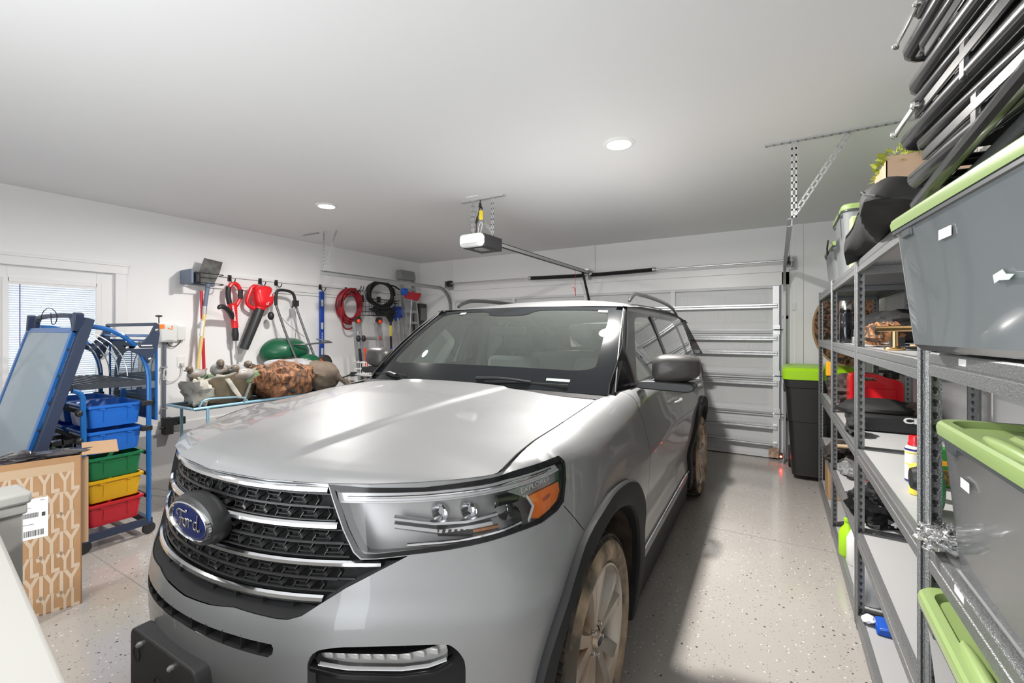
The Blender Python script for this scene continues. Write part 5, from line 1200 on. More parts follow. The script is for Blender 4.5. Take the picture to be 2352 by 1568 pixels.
m=M(); rs=[binring(1.07,1.10),binring(1.16,1.10),binring(1.19,1.02),binring(1.205,.80)]; m.add([p for r_ in rs for p in r_],[(i*n+j,i*n+(j+1)%n,(i+1)*n+(j+1)%n,(i+1)*n+j) for i in range(3) for j in range(n)]+[tuple(3*n+j for j in range(n))]); obj('lid', m, LIME, wb)
obj('handle', M().tube([(-.25,.33,1.13),(-.25,.40,1.15),(.25,.40,1.15),(.25,.33,1.13)],.016,10), BLK, wb)
obj('front_lip', M().box(-.32,-.26,-.25,.25,.93,.98), BLK, wb, bevel=.01)
for x in (-.24,.24): obj('wheel', M().lathe([(0,-.025),(.12,-.025),(.125,0),(.12,.025),(0,.025)],(x,.30,.125),'x',28), RUB, wb)
dc = thing('camo_blind', 'round folded camouflage hunting blind standing on the wheeled bin against the wall', 'folded blind', (.62,6.0,1.21))
obj('disc', M().blob((.645,5.95,1.62),(.30,.035,.41),48,24,amp=.02,seed=2,power=1), CAMOB, dc, world=True); obj('rim_band', M().tube([(.645+.30*math.cos(a),5.95,1.62+.41*math.sin(a)) for a in np.linspace(0,2*PI,50)[:-1]],.012,8,closed=True), mat('tan_webbing',(.35,.22,.12),.7), dc, world=True)
# small red label on the back wall, conduit
tag(obj('wall_tag', M().box(.155,.20,YB-.024,YB-.02,1.84,1.92), WHITE), 'small white warning tag on the jamb beside the door track', 'tag')
# ================================================================ left wall: gear rail, tools, ladders
GRYB = mat('blue_grey_plastic', (.16,.20,.27), .45)
gt = thing('tool_rail', 'long white grooved gear rail screwed along the left wall', 'rail', (XL,2.44,2.19))
m = M(); m.box(XL,XL+.016,2.47,6.06,2.10,2.28); m.box(XL+.016,XL+.024,2.47,6.06,2.245,2.28); m.box(XL+.016,XL+.024,2.47,6.06,2.10,2.135)
obj('track_board', m, TRIMW, gt, world=True, bevel=.003)
for z in (2.243,2.137): obj('groove', M().box(XL+.0165,XL+.0175,2.47,6.06,z-.003,z+.003), KEY, gt, world=True)
hk = M().tube([(0,0,.03),(.03,0,.03),(.045,0,0),(.045,0,-.035),(.09,0,-.05),(.13,0,-.03),(.14,0,.0)],.006,8,smooth=1)
for i, y in enumerate((2.98,3.36,3.58,4.26,4.72,4.90)):
    t = thing('wall_hook', ['black hook carrying the red string trimmer','black hook carrying the red leaf blower','black hook carrying the folded green spreader','black hook carrying the blue spirit level','black hook holding the red hose, left of two','black hook beside the red hose, right of two'][i], 'hook', (XL+.016,y,2.22), group='black hooks on the gear rail')
    me = hk.copy(); me.box(0,.012,-.022,.022,-.02,.055); obj('hook', me, BLK, t)
# tool rack at the rail's left end
tk = thing('tool_rack', 'blue-grey two-armed tool holder at the left end of the gear rail', 'tool rack', (XL,2.46,2.19))
obj('end_cap', M().box(XL+.02,XL+.28,2.44,2.475,2.11,2.275), GRYB, tk, world=True, bevel=.012)
obj('back_plate', M().box(XL+.017,XL+.05,2.475,2.80,2.12,2.26), GRYB, tk, world=True, bevel=.006)
w = M()
for z in (2.13,2.24): w.tube([(XL+.26,2.47,z),(XL+.26,2.74,z),(XL+.24,2.80,z),(XL+.20,2.82,z),(XL+.10,2.82,z)],.005,6,smooth=1)
for k in range(10): w.tube([(XL+.262,2.49+k*.026,2.235),(XL+.262,2.505+k*.026,2.255)],.003,5)
obj('wire_arm', w, BLK, tk, world=True); obj('grip_rollers', M().lathe([(0,2.13),(.03,2.13),(.034,2.15),(.03,2.17),(.034,2.19),(.03,2.21),(.034,2.23),(0,2.24)],(XL+.25,2.52,0),'z',14), BLK, tk, world=True)
def wx(y, z, d): return (XL+d, y, z)
# shovels
sv = thing('shovel', 'square shovel hung blade-up with a yellow wooden shaft', 'shovel', (XL+.15,2.6,1.13))
blade = M().prism([(2.635,2.43),(2.835,2.405),(2.80,2.27),(2.74,2.135),(2.70,2.12),(2.62,2.125),(2.555,2.15),(2.59,2.29)],XL+.150,XL+.154,'yz'); obj('blade', blade, mat('worn_steel_blade',(.06,.062,.062),.6,metal=.3,var2=(.15,.15,.145),vscale=12,detail=6), sv, world=True)
obj('socket', M().tube([wx(2.68,2.15,.15),wx(2.66,2.0,.15),wx(2.645,1.86,.15)],[.028,.022,.020],10), GRYB, sv, world=True)
obj('ferrule', M().tube([wx(2.645,1.87,.15),wx(2.64,1.78,.15)],.0215,10), GALV, sv, world=True)
obj('shaft', M().tube([wx(2.64,1.80,.15),wx(2.56,1.05,.15)],.019,10), mat('yellow_ash_wood',(.78,.60,.25),.5,var=.1,vscale=4,stretch=(20,20,1)), sv, world=True)
obj('paper_label', M().tube([wx(2.622,1.70,.15),wx(2.605,1.52,.15)],.0198,10), WHITE, sv, world=True)
rs_ = thing('rake', 'red handled long tool hanging right behind the yellow shaft', 'hand tool', (XL+.12,2.62,1.13))
obj('shaft', M().tube([wx(2.625,2.05,.11),wx(2.655,1.02,.11)],.017,10), mat('red_fibreglass',(.62,.03,.05),.35), rs_, world=True); obj('shaft_label', M().tube([wx(2.634,1.72,.11),wx(2.640,1.50,.11)],.0178,10), WHITE, rs_, world=True)
# string trimmer
tr = thing('string_trimmer', 'red and black string trimmer hanging head-down on the wall', 'string trimmer', (XL+.12,2.97,1.1))
loop = [wx(2.93,2.13,.12),wx(2.915,2.02,.12),wx(2.935,1.92,.12),wx(2.97,1.86,.12),wx(3.01,1.90,.12),wx(3.055,1.98,.12),wx(3.06,2.08,.12),wx(3.03,2.15,.12),wx(2.98,2.175,.12)]
obj('handle_loop', M().tube(loop,.026,10,closed=True,smooth=1), RED, tr, world=True)
obj('handle_grip', M().tube([wx(2.918,2.12,.125),wx(2.908,2.02,.125),wx(2.93,1.91,.125)],.030,10,smooth=1).tube([wx(3.058,2.10,.125),wx(3.055,1.98,.125)],.028,10), BLK, tr, world=True)
obj('body', M().tube([wx(2.96,1.92,.12),wx(2.975,1.80,.12),wx(2.985,1.72,.12),wx(2.995,1.62,.12)],[.055,.045,.036,.040],14,smooth=1), RED, tr, world=True)
obj('collar', M().tube([wx(2.995,1.62,.12),wx(2.997,1.54,.12),wx(3.0,1.46,.12)],[.030,.040,.032],12), BLK, tr, world=True)
obj('pole', M().tube([wx(3.0,1.47,.12),wx(3.045,.95,.12)],.013,10), GALV, tr, world=True)
obj('assist_handle', M().tube([wx(2.96,1.75,.13),wx(2.90,1.80,.20),wx(2.80,1.86,.28),wx(2.73,1.87,.32),wx(2.70,1.84,.33)],[.03,.032,.03,.026,.016],10,smooth=1), BLK, tr, world=True)
t = text_mesh('CRAFTSMAN', .030, .0006, 1.1, bold=.001); place(t, wx(2.955,1.80,.172),(0,.16,-1),(0,1,.16)); obj('trimmer_lettering', t, WHITE, tr, world=True, smooth=False)
# blower
bw_ = thing('leaf_blower', 'red leaf blower with long black tube hanging nozzle-down', 'leaf blower', (XL+.14,3.25,1.36))
obj('body', M().blob(wx(3.325,2.02,.14),(.10,.125,.155),30,20,amp=.06,seed=4,power=.75), RED, bw_, world=True)
obj('handle_loop', M().tube([wx(3.20,2.155,.13),wx(3.155,2.04,.13),wx(3.125,1.94,.13),wx(3.18,1.88,.13),wx(3.26,1.86,.13),wx(3.28,1.95,.13),wx(3.24,2.07,.13),wx(3.29,2.16,.13)],.024,10,closed=True,smooth=1), RED, bw_, world=True)
obj('intake_cap', M().blob(wx(3.36,2.11,.14),(.08,.085,.055),24,12,amp=0), mat('dark_grey_plastic',(.05,.06,.065),.5), bw_, world=True)
obj('tube', M().tube([wx(3.30,1.90,.14),wx(3.24,1.74,.14),wx(3.09,1.36,.14)],[.058,.062,.052],18), mat('blower_tube',(.03,.032,.034),.4), bw_, world=True)
obj('neck', M().tube([wx(3.315,1.95,.14),wx(3.285,1.86,.14)],[.09,.066],16), RED, bw_, world=True)
t = text_mesh('CRAFTSMAN', .036, .0006, 1.1, bold=.0012); place(t, wx(3.375,2.02,.235),(0,.42,1),(0,-1,.42)); obj('blower_lettering', t, WHITE, bw_, world=True, smooth=False)
# spreader
sp = thing('lawn_spreader', 'green push spreader with black U-shaped handle hung on the wall', 'lawn spreader', (XL+.3,3.65,1.2))
SPX = .20
obj('handle', M().tube([wx(3.47,1.92,SPX),wx(3.47,2.08,SPX),wx(3.50,2.125,SPX),wx(3.60,2.13,SPX),wx(3.70,2.11,SPX),wx(3.735,2.05,SPX),wx(3.75,1.92,SPX)],.020,10,smooth=1), BLK, sp, world=True)
TBF = mat('spreader_tube', (.14,.145,.15), .35, metal=.5)
obj('tube_frame', M().tube([wx(3.47,1.93,SPX),wx(3.56,1.50,SPX+.10),wx(3.64,1.18,SPX+.20)],.015,10,smooth=1).tube([wx(3.75,1.93,SPX),wx(3.85,1.50,SPX+.10),wx(3.92,1.18,SPX+.20)],.015,10,smooth=1).tube([wx(3.60,1.40,SPX+.04),wx(3.72,1.40,SPX+.22),wx(4.0,1.42,SPX+.24),wx(4.22,1.42,SPX+.2),wx(4.0,1.47,SPX+.1)],.011,8,smooth=1), TBF, sp, world=True)
hp = M()
def hop(u,v):
    # trough seen from its underside: narrow rounded top edge, wide flared skirt, a hollow pressed in the middle
    a = u*2*PI; ca, sa = math.cos(a), math.sin(a); sx = np.sign(ca)*abs(ca)**.55; sy = np.sign(sa)*abs(sa)**.55
    k = 1-.55*v**1.6; z = 1.305+.165*sy*k+.02; w = .33-.11*max(0,sy)**1.2; y = 3.64+w*sx*k+.03*v
    return wx(y, z, .10+.24*v**.7-.03*math.exp(-((y-3.66)/.06)**2)*v)
hp.grid(hop, 56, 14, cu=True); hp.f.append(tuple(i*15+14 for i in range(56)))
obj('hopper', hp, mat('spreader_green',(.008,.10,.045),.35,coat=.3), sp, world=True, angle=60)
obj('spinner_rim', M().tube([wx(3.86+.13*math.cos(a), 1.13+.075*math.sin(a), .46) for a in np.linspace(0,PI,16)],.012,8), mat('orange_rim',(.80,.10,.02),.4), sp, world=True)
obj('spinner_housing', M().blob(wx(3.80,1.17,.42),(.10,.16,.10),26,12,amp=.03), mat('spreader_green'), sp, world=True)
obj('control_lever', M().bar(wx(3.72,1.99,SPX+.05),wx(3.64,1.90,SPX+.09),.02,.012).box(XL+SPX,XL+SPX+.06,3.70,3.76,1.92,2.0), BLK, sp, world=True)
obj('control_cable', M().tube([wx(3.70,1.95,SPX+.04),wx(3.72,1.7,SPX+.07),wx(3.66,1.45,SPX+.12)],.003,5,smooth=2).tube([wx(3.50,1.80,SPX+.02),wx(3.58,1.66,SPX+.1),wx(3.85,1.50,SPX+.05)],.003,5,smooth=2), BLK, sp, world=True)
obj('drive_wheel', M().lathe([(0,-.04),(.10,-.04),(.135,-.03),(.145,0),(.135,.03),(.10,.04),(0,.04)],(0,0,0),'x',32).xform(lambda p: np.array(wx(4.07+p[1]*.75,1.10+p[2]*1.0,.38+p[0]))), RUB, sp, world=True)
obj('tread_rib', M().lathe([(.13,-.038),(.149,-.03),(.149,.03),(.13,.038)],(0,0,0),'x',16).xform(lambda p: np.array(wx(4.07+p[1]*.75,1.10+p[2],.38+p[0]))), BLK, sp, world=True, smooth=False)
obj('knob', M().blob(wx(3.42,1.78,.17),(.04,.04,.055),16,10,amp=0), BLK, sp, world=True)
# spirit level
lv_ = thing('spirit_level', 'long blue spirit level hanging upright on the wall', 'spirit level', (XL+.03,4.27,1.12))
obj('body', M().box(XL+.03,XL+.06,4.235,4.305,1.0,2.17), mat('level_blue',(.015,.06,.36),.35), lv_, world=True, bevel=.003)
for z in (2.0,1.66,1.28): obj('vial', M().box(XL+.025,XL+.0615,4.25,4.29,z-.05,z+.05), mat('vial_pale',(.55,.60,.50),.2), lv_, world=True, bevel=.004)
t = M()
for i in range(7): t.box(XL+.0605,XL+.061,4.258,4.282,1.40+i*.024,1.416+i*.024)
obj('level_print', t, mat('pale_blue_print',(.35,.45,.7),.5), lv_, world=True, smooth=False)
# red hose
def coil(m, cy, cz, ry, rz, d, n, r, seed, spread=.02, seg=40):
    rn = np.random.RandomState(seed); pts = []
    for i in range(n*seg):
        a = 2*PI*i/seg; t = i/(n*seg); k = 1+.055*math.sin(a*.37+seed)+.05*math.sin(1.7*t*9+seed)
        pts.append(wx(cy+ry*k*math.cos(a)+.012*math.sin(a*.23), cz+rz*k*math.sin(a)+.03*(1-k), d+spread*math.sin(i*.11+seed)+spread*.8*math.sin(a*.5)))
    m.tube(pts, r, 6)
hs_ = thing('air_hose', 'coiled red rubber hose hanging on the wall', 'hose', (XL+.12,4.72,1.6), group=None)
m = M(); coil(m,4.72,1.99,.195,.235,.12,8,.013,1,.035); coil(m,4.72,1.94,.185,.23,.12,3,.013,5,.03); obj('coils', m, mat('hose_red',(.27,.012,.022),.45), hs_, world=True)
obj('loose_end', M().tube([wx(4.53,1.95,.15),wx(4.53,1.80,.16),wx(4.56,1.64,.16),wx(4.66,1.60,.16),wx(4.78,1.66,.15),wx(4.88,1.85,.13)],.013,8,smooth=2), mat('hose_red'), hs_, world=True)
obj('hanger', M().tube([wx(4.72,2.22,.02),wx(4.72,2.20,.16),wx(4.86,2.22,.18),wx(4.88,2.30,.2)],.009,8,smooth=1).tube([wx(4.90,2.22,.10),wx(4.94,2.23,.16),wx(4.95,2.30,.17)],.007,8,smooth=1), BLK, hs_, world=True)
bh_ = thing('water_hose', 'coiled black hose hanging above the wire basket', 'hose', (XL+.15,5.28,1.95))
m = M(); coil(m,5.28,2.19,.26,.205,.20,7,.017,2,.035); obj('coils', m, mat('hose_black',(.012,.012,.013),.35), bh_, world=True)
obj('loose_end', M().tube([wx(5.42,2.36,.2),wx(5.55,2.36,.24),wx(5.65,2.30,.26)],.015,8,smooth=1), BLK, bh_, world=True)
wk = thing('wire_basket', 'black wire basket hooked on the gear rail under the black hose', 'wire basket', (XL+.1,5.25,1.9))
m = M()
for z in (2.10,2.06,1.98,1.90,1.84):
    m.tube([wx(4.98,z,.03),wx(4.98,z,.26),wx(5.62,z,.26),wx(5.62,z,.03)],.004 if z<2.1 else .007,5)
for y in np.linspace(4.98,5.62,15): m.tube([wx(y,2.10,.26),wx(y,1.84,.26),wx(y,1.84,.03)],.003,5)
for d in (.1,.18):
    for y in (4.98,5.62): m.tube([wx(y,2.10,d),wx(y,1.84,d)],.003,5)
obj('wires', m, BLKM, wk, world=True)
heap('cord_bundle','cord','tangle of black cords sitting in the wire basket', (XL+.15,5.38,1.91),(.08,.19,.075), BLKM, 61, amp=.5)
for y in (5.02,5.38): obj('rail_clip', M().box(XL+.02,XL+.06,y-.03,y+.03,2.07,2.17), BLK, wk, world=True, bevel=.005)
# broom, rake, blue tools
bm2 = thing('broom', 'broom standing head-up with red bristles and a grey shaft', 'broom', (XL+.5,5.6,0))
obj('bristles', M().prism([(5.50,2.255),(5.92,2.245),(5.84,2.11),(5.56,2.14)],XL+.47,XL+.52,'yz'), mat('red_bristles',(.50,.03,.04),.7,bump=.6,bscale=200), bm2, world=True)
obj('broom_head', M().box(XL+.46,XL+.53,5.48,5.58,2.19,2.30), mat('deep_blue_plastic'), bm2, world=True, bevel=.01)
obj('shaft', M().tube([wx(5.70,2.13,.49),wx(5.58,.0,.46)],.012,8), GALVD, bm2, world=True)
pr_ = thing('pruner', 'long black and blue pole tool hanging below the wire basket', 'pole tool', (XL+.17,5.53,1.1))
obj('head', M().prism([(5.42,1.96),(5.62,1.99),(5.60,1.82),(5.56,1.74),(5.50,1.74),(5.45,1.82)],XL+.15,XL+.19,'yz'), BLKM, pr_, world=True, bevel=.01)
obj('shaft', M().tube([wx(5.53,1.80,.17),wx(5.55,1.05,.17)],.020,10), BLK, pr_, world=True); obj('yellow_band', M().tube([wx(5.531,1.68,.17),wx(5.535,1.50,.17)],.021,10), mat('yellow_print'), pr_, world=True); obj('blue_grip', M().tube([wx(5.542,1.30,.17),wx(5.55,1.08,.17)],.024,10), mat('level_blue'), pr_, world=True)
ss_ = thing('window_squeegee', 'long pale pole leaning beside the black and blue pole tool', 'pole tool', (XL+.17,5.62,1.1)); obj('pole', M().tube([wx(5.60,1.84,.16),wx(5.66,1.02,.16)],.010,8), GALV, ss_, world=True)
bt_ = thing('blue_rag', 'blue scrubbing brush hanging behind the broom', 'brush', (XL+.1,5.72,1.9)); obj('brush_head', M().blob(wx(5.74,1.90,.12),(.05,.11,.13),20,12,amp=.3,seed=9), mat('level_blue'), bt_, world=True)
# ladders
AL = mat('aluminium', (.42,.425,.43), .38, metal=.7, var=.12, vscale=12)
def ladder(name, label, y0, y1, z0, z1, d0, d1, n, mtl):
    th = thing(name, label, 'ladder', (XL+d0,(y0+y1)/2,z0))
    for y, nm in ((y0,'side_rail'),(y1,'side_rail')): obj(nm, M().bar(wx(y,z0,d0),wx(y-(.02 if y==y0 else .05),z1,d1),.035,.075,up=(1,0,0)), mtl, th, world=True)
    for k in range(n):
        t = (k+.6)/n; a = wx(y0-.02*t, z0+(z1-z0)*t, d0+(d1-d0)*t); b_ = wx(y1-.05*t, z0+(z1-z0)*t, d0+(d1-d0)*t); obj('step', M().bar(a,b_,.085,.045), mtl, th, world=True)
    return th
ld = ladder('step_ladder','tall grey aluminium step ladder leaning in the far left corner',5.84,6.16,0,2.62,.42,.12,13,AL)
obj('top_cap', M().prism([(0,0),(.0,.17),(-.10,.17),(-.13,.05),(-.13,0)],5.76,6.12,'xz').xform(lambda p: np.array([XL+.20+p[0]*-1-.13,p[1],2.50+p[2]])), mat('ladder_cap',(.25,.26,.26),.6), ld, world=True, bevel=.01)
obj('rear_rail', M().bar(wx(5.72,0,.30),wx(5.72,2.35,.08),.03,.05,up=(1,0,0)), AL, ld, world=True)
rl2 = thing('multi_ladder', 'folded orange and silver articulated ladder standing against the left wall', 'ladder', (XL+.5,4.75,.0))
def ymap(s): return s
for y, dy in ((4.56,0),(4.66,.02),(4.98,0),(5.06,.02)):
    obj('side_rail', M().bar(wx(y+.04,.0,.62),wx(y-.03+dy*0,1.72,.44),.022,.06,up=(1,0,0)), AL, rl2, world=True)
    obj('orange_decal', M().bar(wx(y+.028,.55,.60),wx(y+.005,1.32,.517),.0245,.046,up=(1,0,0)), mat('orange_red',(.80,.07,.02),.4) if dy else mat('decal_black',(.02,.02,.02),.4), rl2, world=True)
for y in (4.60,5.02):
    obj('hinge', M().lathe([(0,-.03),(.05,-.03),(.055,0),(.05,.03),(0,.03)],(0,0,0),'x',20).xform(lambda p: np.array(wx(y+p[1],1.75+p[2],.44+p[0]))), BLK, rl2, world=True)
    obj('orange_knob', M().blob(wx(y-.03,1.73,.50),(.03,.03,.035),14,8,amp=0), mat('orange_red'), rl2, world=True)
for y in (4.56,4.66): obj('rung_lock', M().blob(wx(y,1.47,.50),(.035,.035,.05),14,8,amp=0), BLK, rl2, world=True)
for z in (.35,.65,.95,1.2,1.47):
    obj('rung', M().tube([wx(4.68,z,.62-.105*z),wx(5.0,z,.62-.105*z)],.026,10), GALVD, rl2, world=True); 
    for y in (4.70,4.99): obj('rung_collar', M().tube([wx(y-.012,z,.62-.105*z),wx(y+.012,z,.62-.105*z)],.036,12), mat('orange_red'), rl2, world=True)
t = text_mesh('LEVELER', .05, .0006, 1.0, bold=.001); place(t, wx(4.588,1.02,.585),(0,.0,1),(0,-1,0)); obj('rail_lettering', t, WHITE, rl2, world=True, smooth=False)
# black case beside the tall ladder
bc = thing('tool_case', 'black hard case standing on end behind the tall ladder', 'case', (XL+.14,6.3,0))
obj('shell', M().box(XL+.03,XL+.20,6.22,6.43,0,2.10), mat('case_charcoal',(.035,.035,.037),.45), bc, world=True, bevel=.03); obj('grey_panel', M().box(XL+.19,XL+.205,6.25,6.40,1.78,2.02), mat('case_grey',(.16,.165,.17),.5), bc, world=True, bevel=.006); obj('carry_handle', M().tube([wx(6.20,1.98,.18),wx(6.14,2.05,.18),wx(6.14,2.14,.18),wx(6.20,2.18,.18)],.012,8,smooth=1), BLK, bc, world=True)
# controller, box and outlet
wb_ = thing('irrigation_controller', 'pale grey rounded irrigation controller box on the wall beside the door', 'controller', (XL,2.31,1.55))
obj('enclosure', M().box(XL,XL+.09,2.225,2.40,1.455,1.655), mat('controller_grey',(.72,.73,.72),.45), wb_, world=True, bevel=.02)
t = M().tube([wx(2.275+.0065*i, 1.478+.005*math.sin(i*2.1), .0905) for i in range(13)], .0018, 5, smooth=1); obj('controller_script', t, mat('dark_green_print',(.02,.10,.05),.5), wb_, world=True, smooth=False)
jb = thing('transformer_box', 'small pale grey box with a cable loop right of the irrigation controller', 'transformer', (XL,2.44,1.56)); obj('enclosure', M().box(XL,XL+.05,2.405,2.49,1.475,1.635), mat('controller_grey'), jb, world=True, bevel=.01)
obj('cable_loop', M().tube([wx(2.45,1.48,.03),wx(2.43,1.43,.03),wx(2.38,1.40,.03),wx(2.33,1.42,.03),wx(2.31,1.46,.03)],.005,6,smooth=2), BLK, jb, world=True)
cdt_ = thing('conduit', 'dark grey conduit running down the wall below the irrigation controller', 'conduit', (XL,2.29,1.0)); obj('pipe', M().tube([wx(2.295,1.46,.025),wx(2.29,.60,.025)],.017,10), mat('conduit_grey',(.14,.16,.20),.5), cdt_, world=True)
for z in (1.18,.72): obj('strap', M().box(XL,XL+.045,2.265,2.315,z-.008,z+.008), GALVD, cdt_, world=True)
ol = thing('wall_outlet', 'white wall outlet with a pale plug to the right of the conduit', 'outlet', (XL,2.47,1.23)); obj('cover_plate', M().box(XL,XL+.006,2.425,2.505,1.17,1.29), WHITE, ol, world=True, bevel=.002); obj('plug', M().box(XL+.006,XL+.035,2.45,2.485,1.18,1.215), mat('plug_grey',(.6,.6,.6),.5), ol, world=True, bevel=.004)
obj('plug_cord', M().tube([wx(2.468,1.18,.03),wx(2.46,1.08,.03),wx(2.40,1.02,.03),wx(2.33,1.01,.03),wx(2.29,1.05,.04),wx(2.275,1.15,.045),wx(2.30,1.17,.045),wx(2.31,1.10,.045),wx(2.28,1.02,.045),wx(2.27,1.08,.045),wx(2.295,1.16,.045)],.005,6,smooth=2), mat('plug_grey'), ol, world=True)
hb_ = thing('receiver_hitch', 'black steel hitch mount on the ledge below the conduit', 'hitch', (XL+.1,2.33,.56)); obj('bracket', M().box(XL+.03,XL+.13,2.26,2.34,.44,.62).box(XL+.03,XL+.10,2.34,2.47,.53,.61), BLKM, hb_, world=True, bevel=.004); obj('pin', M().tube([wx(2.22,.52,.1),wx(2.28,.52,.1)],.012,8).lathe([(0,0),(.02,0),(.02,.01),(0,.01)],wx(2.41,.57,.10),'x',14), BLK, hb_, world=True)
# ================================================================ activity cart with bins and easels
BLU = mat('cart_blue', (.01,.13,.42), .35, coat=.3); NAV = mat('cart_navy', (.03,.045,.09), .45)
CX_, CXL, CYF, CYB = -4.21, -5.17, 1.165, 1.545
ct = thing('activity_cart', 'blue tubular classroom cart with arched sides and tilted easel', 'cart', (-4.69,1.35,0))
for x in (CX_, CXL):
    arch = [(x,CYB,.10),(x,CYB,1.18)]+[(x, CYF+.0+(CYB-CYF)*math.cos(a)**.9, 1.18+.43*math.sin(a)) for a in np.linspace(.08,PI/2,14)]
    obj('arch_post', M().tube(arch,.017,10,smooth=1), BLU, ct, world=True)
    obj('front_post', M().tube([(x,CYF,.10),(x,CYF,1.09),(x,CYF-.02,1.145),(x,CYF-.06,1.16)],.017,10,smooth=1), BLU, ct, world=True)
    br = M().prism([(1.37,1.47),(1.40,1.445),(1.47,1.455),(1.54,1.545),(1.58,1.64),(1.60,1.63),(1.605,1.55),(1.59,1.45),(1.555,1.36),(1.535,1.33),(1.50,1.38),(1.42,1.43)], x+.010, x+.034, 'yz'); B_ = obj('corner_bracket', br, NAV, ct, world=True, bevel=.004)
    for y,z in ((1.40,1.452),(1.585,1.585),(1.54,1.36)): obj('bolt', M().blob((x+.036,y,z),(.006,.012,.012),12,8,amp=0), STL, B_, world=True)
    for z in (1.03,.835): obj('runner_knob', M().blob((x+.01,CYF-.028,z-.03),(.022,.022,.025),14,10,amp=0), BLK, ct, world=True); obj('rear_clamp', M().box(x-.02,x+.02,CYB-.05,CYB+.02,z-.03,z+.01), BLK, ct, world=True, bevel=.006)
t = M().prism([(1.445,1.45),(1.46,1.47),(1.475,1.45)], CX_+.0345, CX_+.0355,'yz').box(CX_+.0345,CX_+.0355,1.485,1.555,1.462,1.470).box(CX_+.0345,CX_+.0355,1.44,1.56,1.442,1.446); obj('warning_print', t, WHITE, ct, world=True)
obj('top_bars', M().tube([(CXL,1.59,1.63),(CX_,1.59,1.63)],.014,10), NAV, ct, world=True); obj('rear_bar', M().tube([(CXL,1.56,1.54),(CX_,1.56,1.54)],.012,10), BLU, ct, world=True)
obj('centre_rail', M().bar(((CX_+CXL)/2,CYB,.15),((CX_+CXL)/2,CYB,1.1),.03,.03), BLU, ct, world=True)
for z in (1.0,.81,.62,.455,.28):
    for y in (CYF-.002,CYB+.012): obj('bin_runner', M().bar((CXL,y,z),(CX_,y,z),.014,.026), BLKM, ct, world=True)
for z in (.10,):
    for a_, b_ in (((CX_,CYF-.02,z),(CX_,CYB+.02,z)),((CXL,CYF-.02,z),(CXL,CYB+.02,z)),((CXL,CYF,z),(CX_,CYF,z)),((CXL,CYB,z),(CX_,CYB,z))): obj('base_rail', M().bar(a_,b_,.03,.05), NAV, ct, world=True)
for x in (CX_,CXL):
    for y in (CYF,CYB): obj('caster', M().lathe([(0,-.012),(.04,-.012),(.045,0),(.04,.012),(0,.012)],(x,y,.045),'x',20), RUB, ct, world=True)
tr_ = M(); tr_.box(CXL,CX_,CYB-.02,CYB-.01,1.165,1.19).box(CXL,CXL+.01,1.08,CYB-.01,1.165,1.19)
for k in range(9): tr_.box(CXL+.02,CX_-.01,1.12+k*.045,1.134+k*.045,1.184,1.198)
tr_.box(CXL,CX_,1.075,1.085,1.16,1.20).box(CX_-.01,CX_,1.08,CYB-.02,1.16,1.20)
obj('grate_tray', tr_, mat('tray_grey',(.05,.06,.075),.4), ct, world=True, smooth=False)
for x in (-4.98,-4.80,-4.62,-4.44): obj('wire_hoop', M().tube([(x,1.16,1.58)]+[(x,1.16+.33*math.sin(a),1.22+.36*math.cos(a)) for a in np.linspace(.25,PI/2,10)],.004,6,smooth=1), GALV, ct, world=True)
# easel: mirror board swung out towards the room
EZ = lambda x, t, o=0.: (x, 1.125-.30*t-o*.96, 1.585-1.10*t+o*.27)   # t from the hinge downwards
def eq(x0, x1, t0, t1, o0, o1):
    m = M(); vs = [EZ(x,t,o) for x in (x0,x1) for t in (t0,t1) for o in (o0,o1)]; return m.add(vs, [(0,1,3,2),(4,6,7,5),(0,4,5,1),(2,3,7,6),(0,2,6,4),(1,5,7,3)])
obj('easel_board', eq(-5.22,-4.22,.005,.985,.012,.016), mat('mirror_board',(.24,.34,.42),.06,metal=.55), ct, world=True, smooth=False)
for a_ in ((-5.25,-5.21,0,1),(-4.23,-4.185,0,1),(-5.25,-4.185,-.01,.022),(-5.25,-4.185,.978,1.0)): obj('easel_frame', eq(*a_,.0,.022), BLU, ct, world=True, bevel=.003)
obj('easel_rail', eq(-4.19,-4.135,-.08,1.0,-.06,.0), NAV, ct, world=True, bevel=.004)
for k in range(6): obj('rail_hole', eq(-4.187,-4.181,.12+k*.16,.135+k*.16,.005,.014), KEY, ct, world=True)
obj('top_handle', M().tube([(-5.12,1.13,1.55),(-5.08,1.13,1.66),(-5.02,1.13,1.69),(-4.34,1.13,1.69),(-4.28,1.13,1.665),(-4.24,1.13,1.56)],.018,10,smooth=1), NAV, ct, world=True)
for x in (-5.20,-4.17): obj('top_knuckle', M().bar((x,1.12,1.58),(x+.03,1.12,1.70),.05,.05), NAV, ct, world=True, bevel=.006)
obj('rear_panel', M().box(CXL+.03,CX_-.02,1.60,1.604,.88,1.50), glass('clear_acrylic',(.78,.86,.92),refl=1.6,film=.12,filmcol=(.6,.7,.8)), ct, world=True)
obj('rear_panel_frame', M().tube([(CXL+.03,1.602,.88),(CXL+.03,1.602,1.50),(CX_-.02,1.602,1.50),(CX_-.02,1.602,.88)],.010,8,closed=True), BLU, ct, world=True)
wc = thing('wire_hanger', 'thin dark wire coil looped over the cart top handle', 'wire', (-4.75,1.12,1.7)); obj('wire', M().tube([(-4.95,1.10,1.66),(-4.86,1.10,1.64),(-4.84,1.10,1.72),(-4.66,1.10,1.76),(-4.48,1.10,1.70),(-4.52,1.10,1.63),(-4.62,1.10,1.62),(-4.63,1.10,1.71)],.003,5,smooth=2), BLK, wc, world=True)
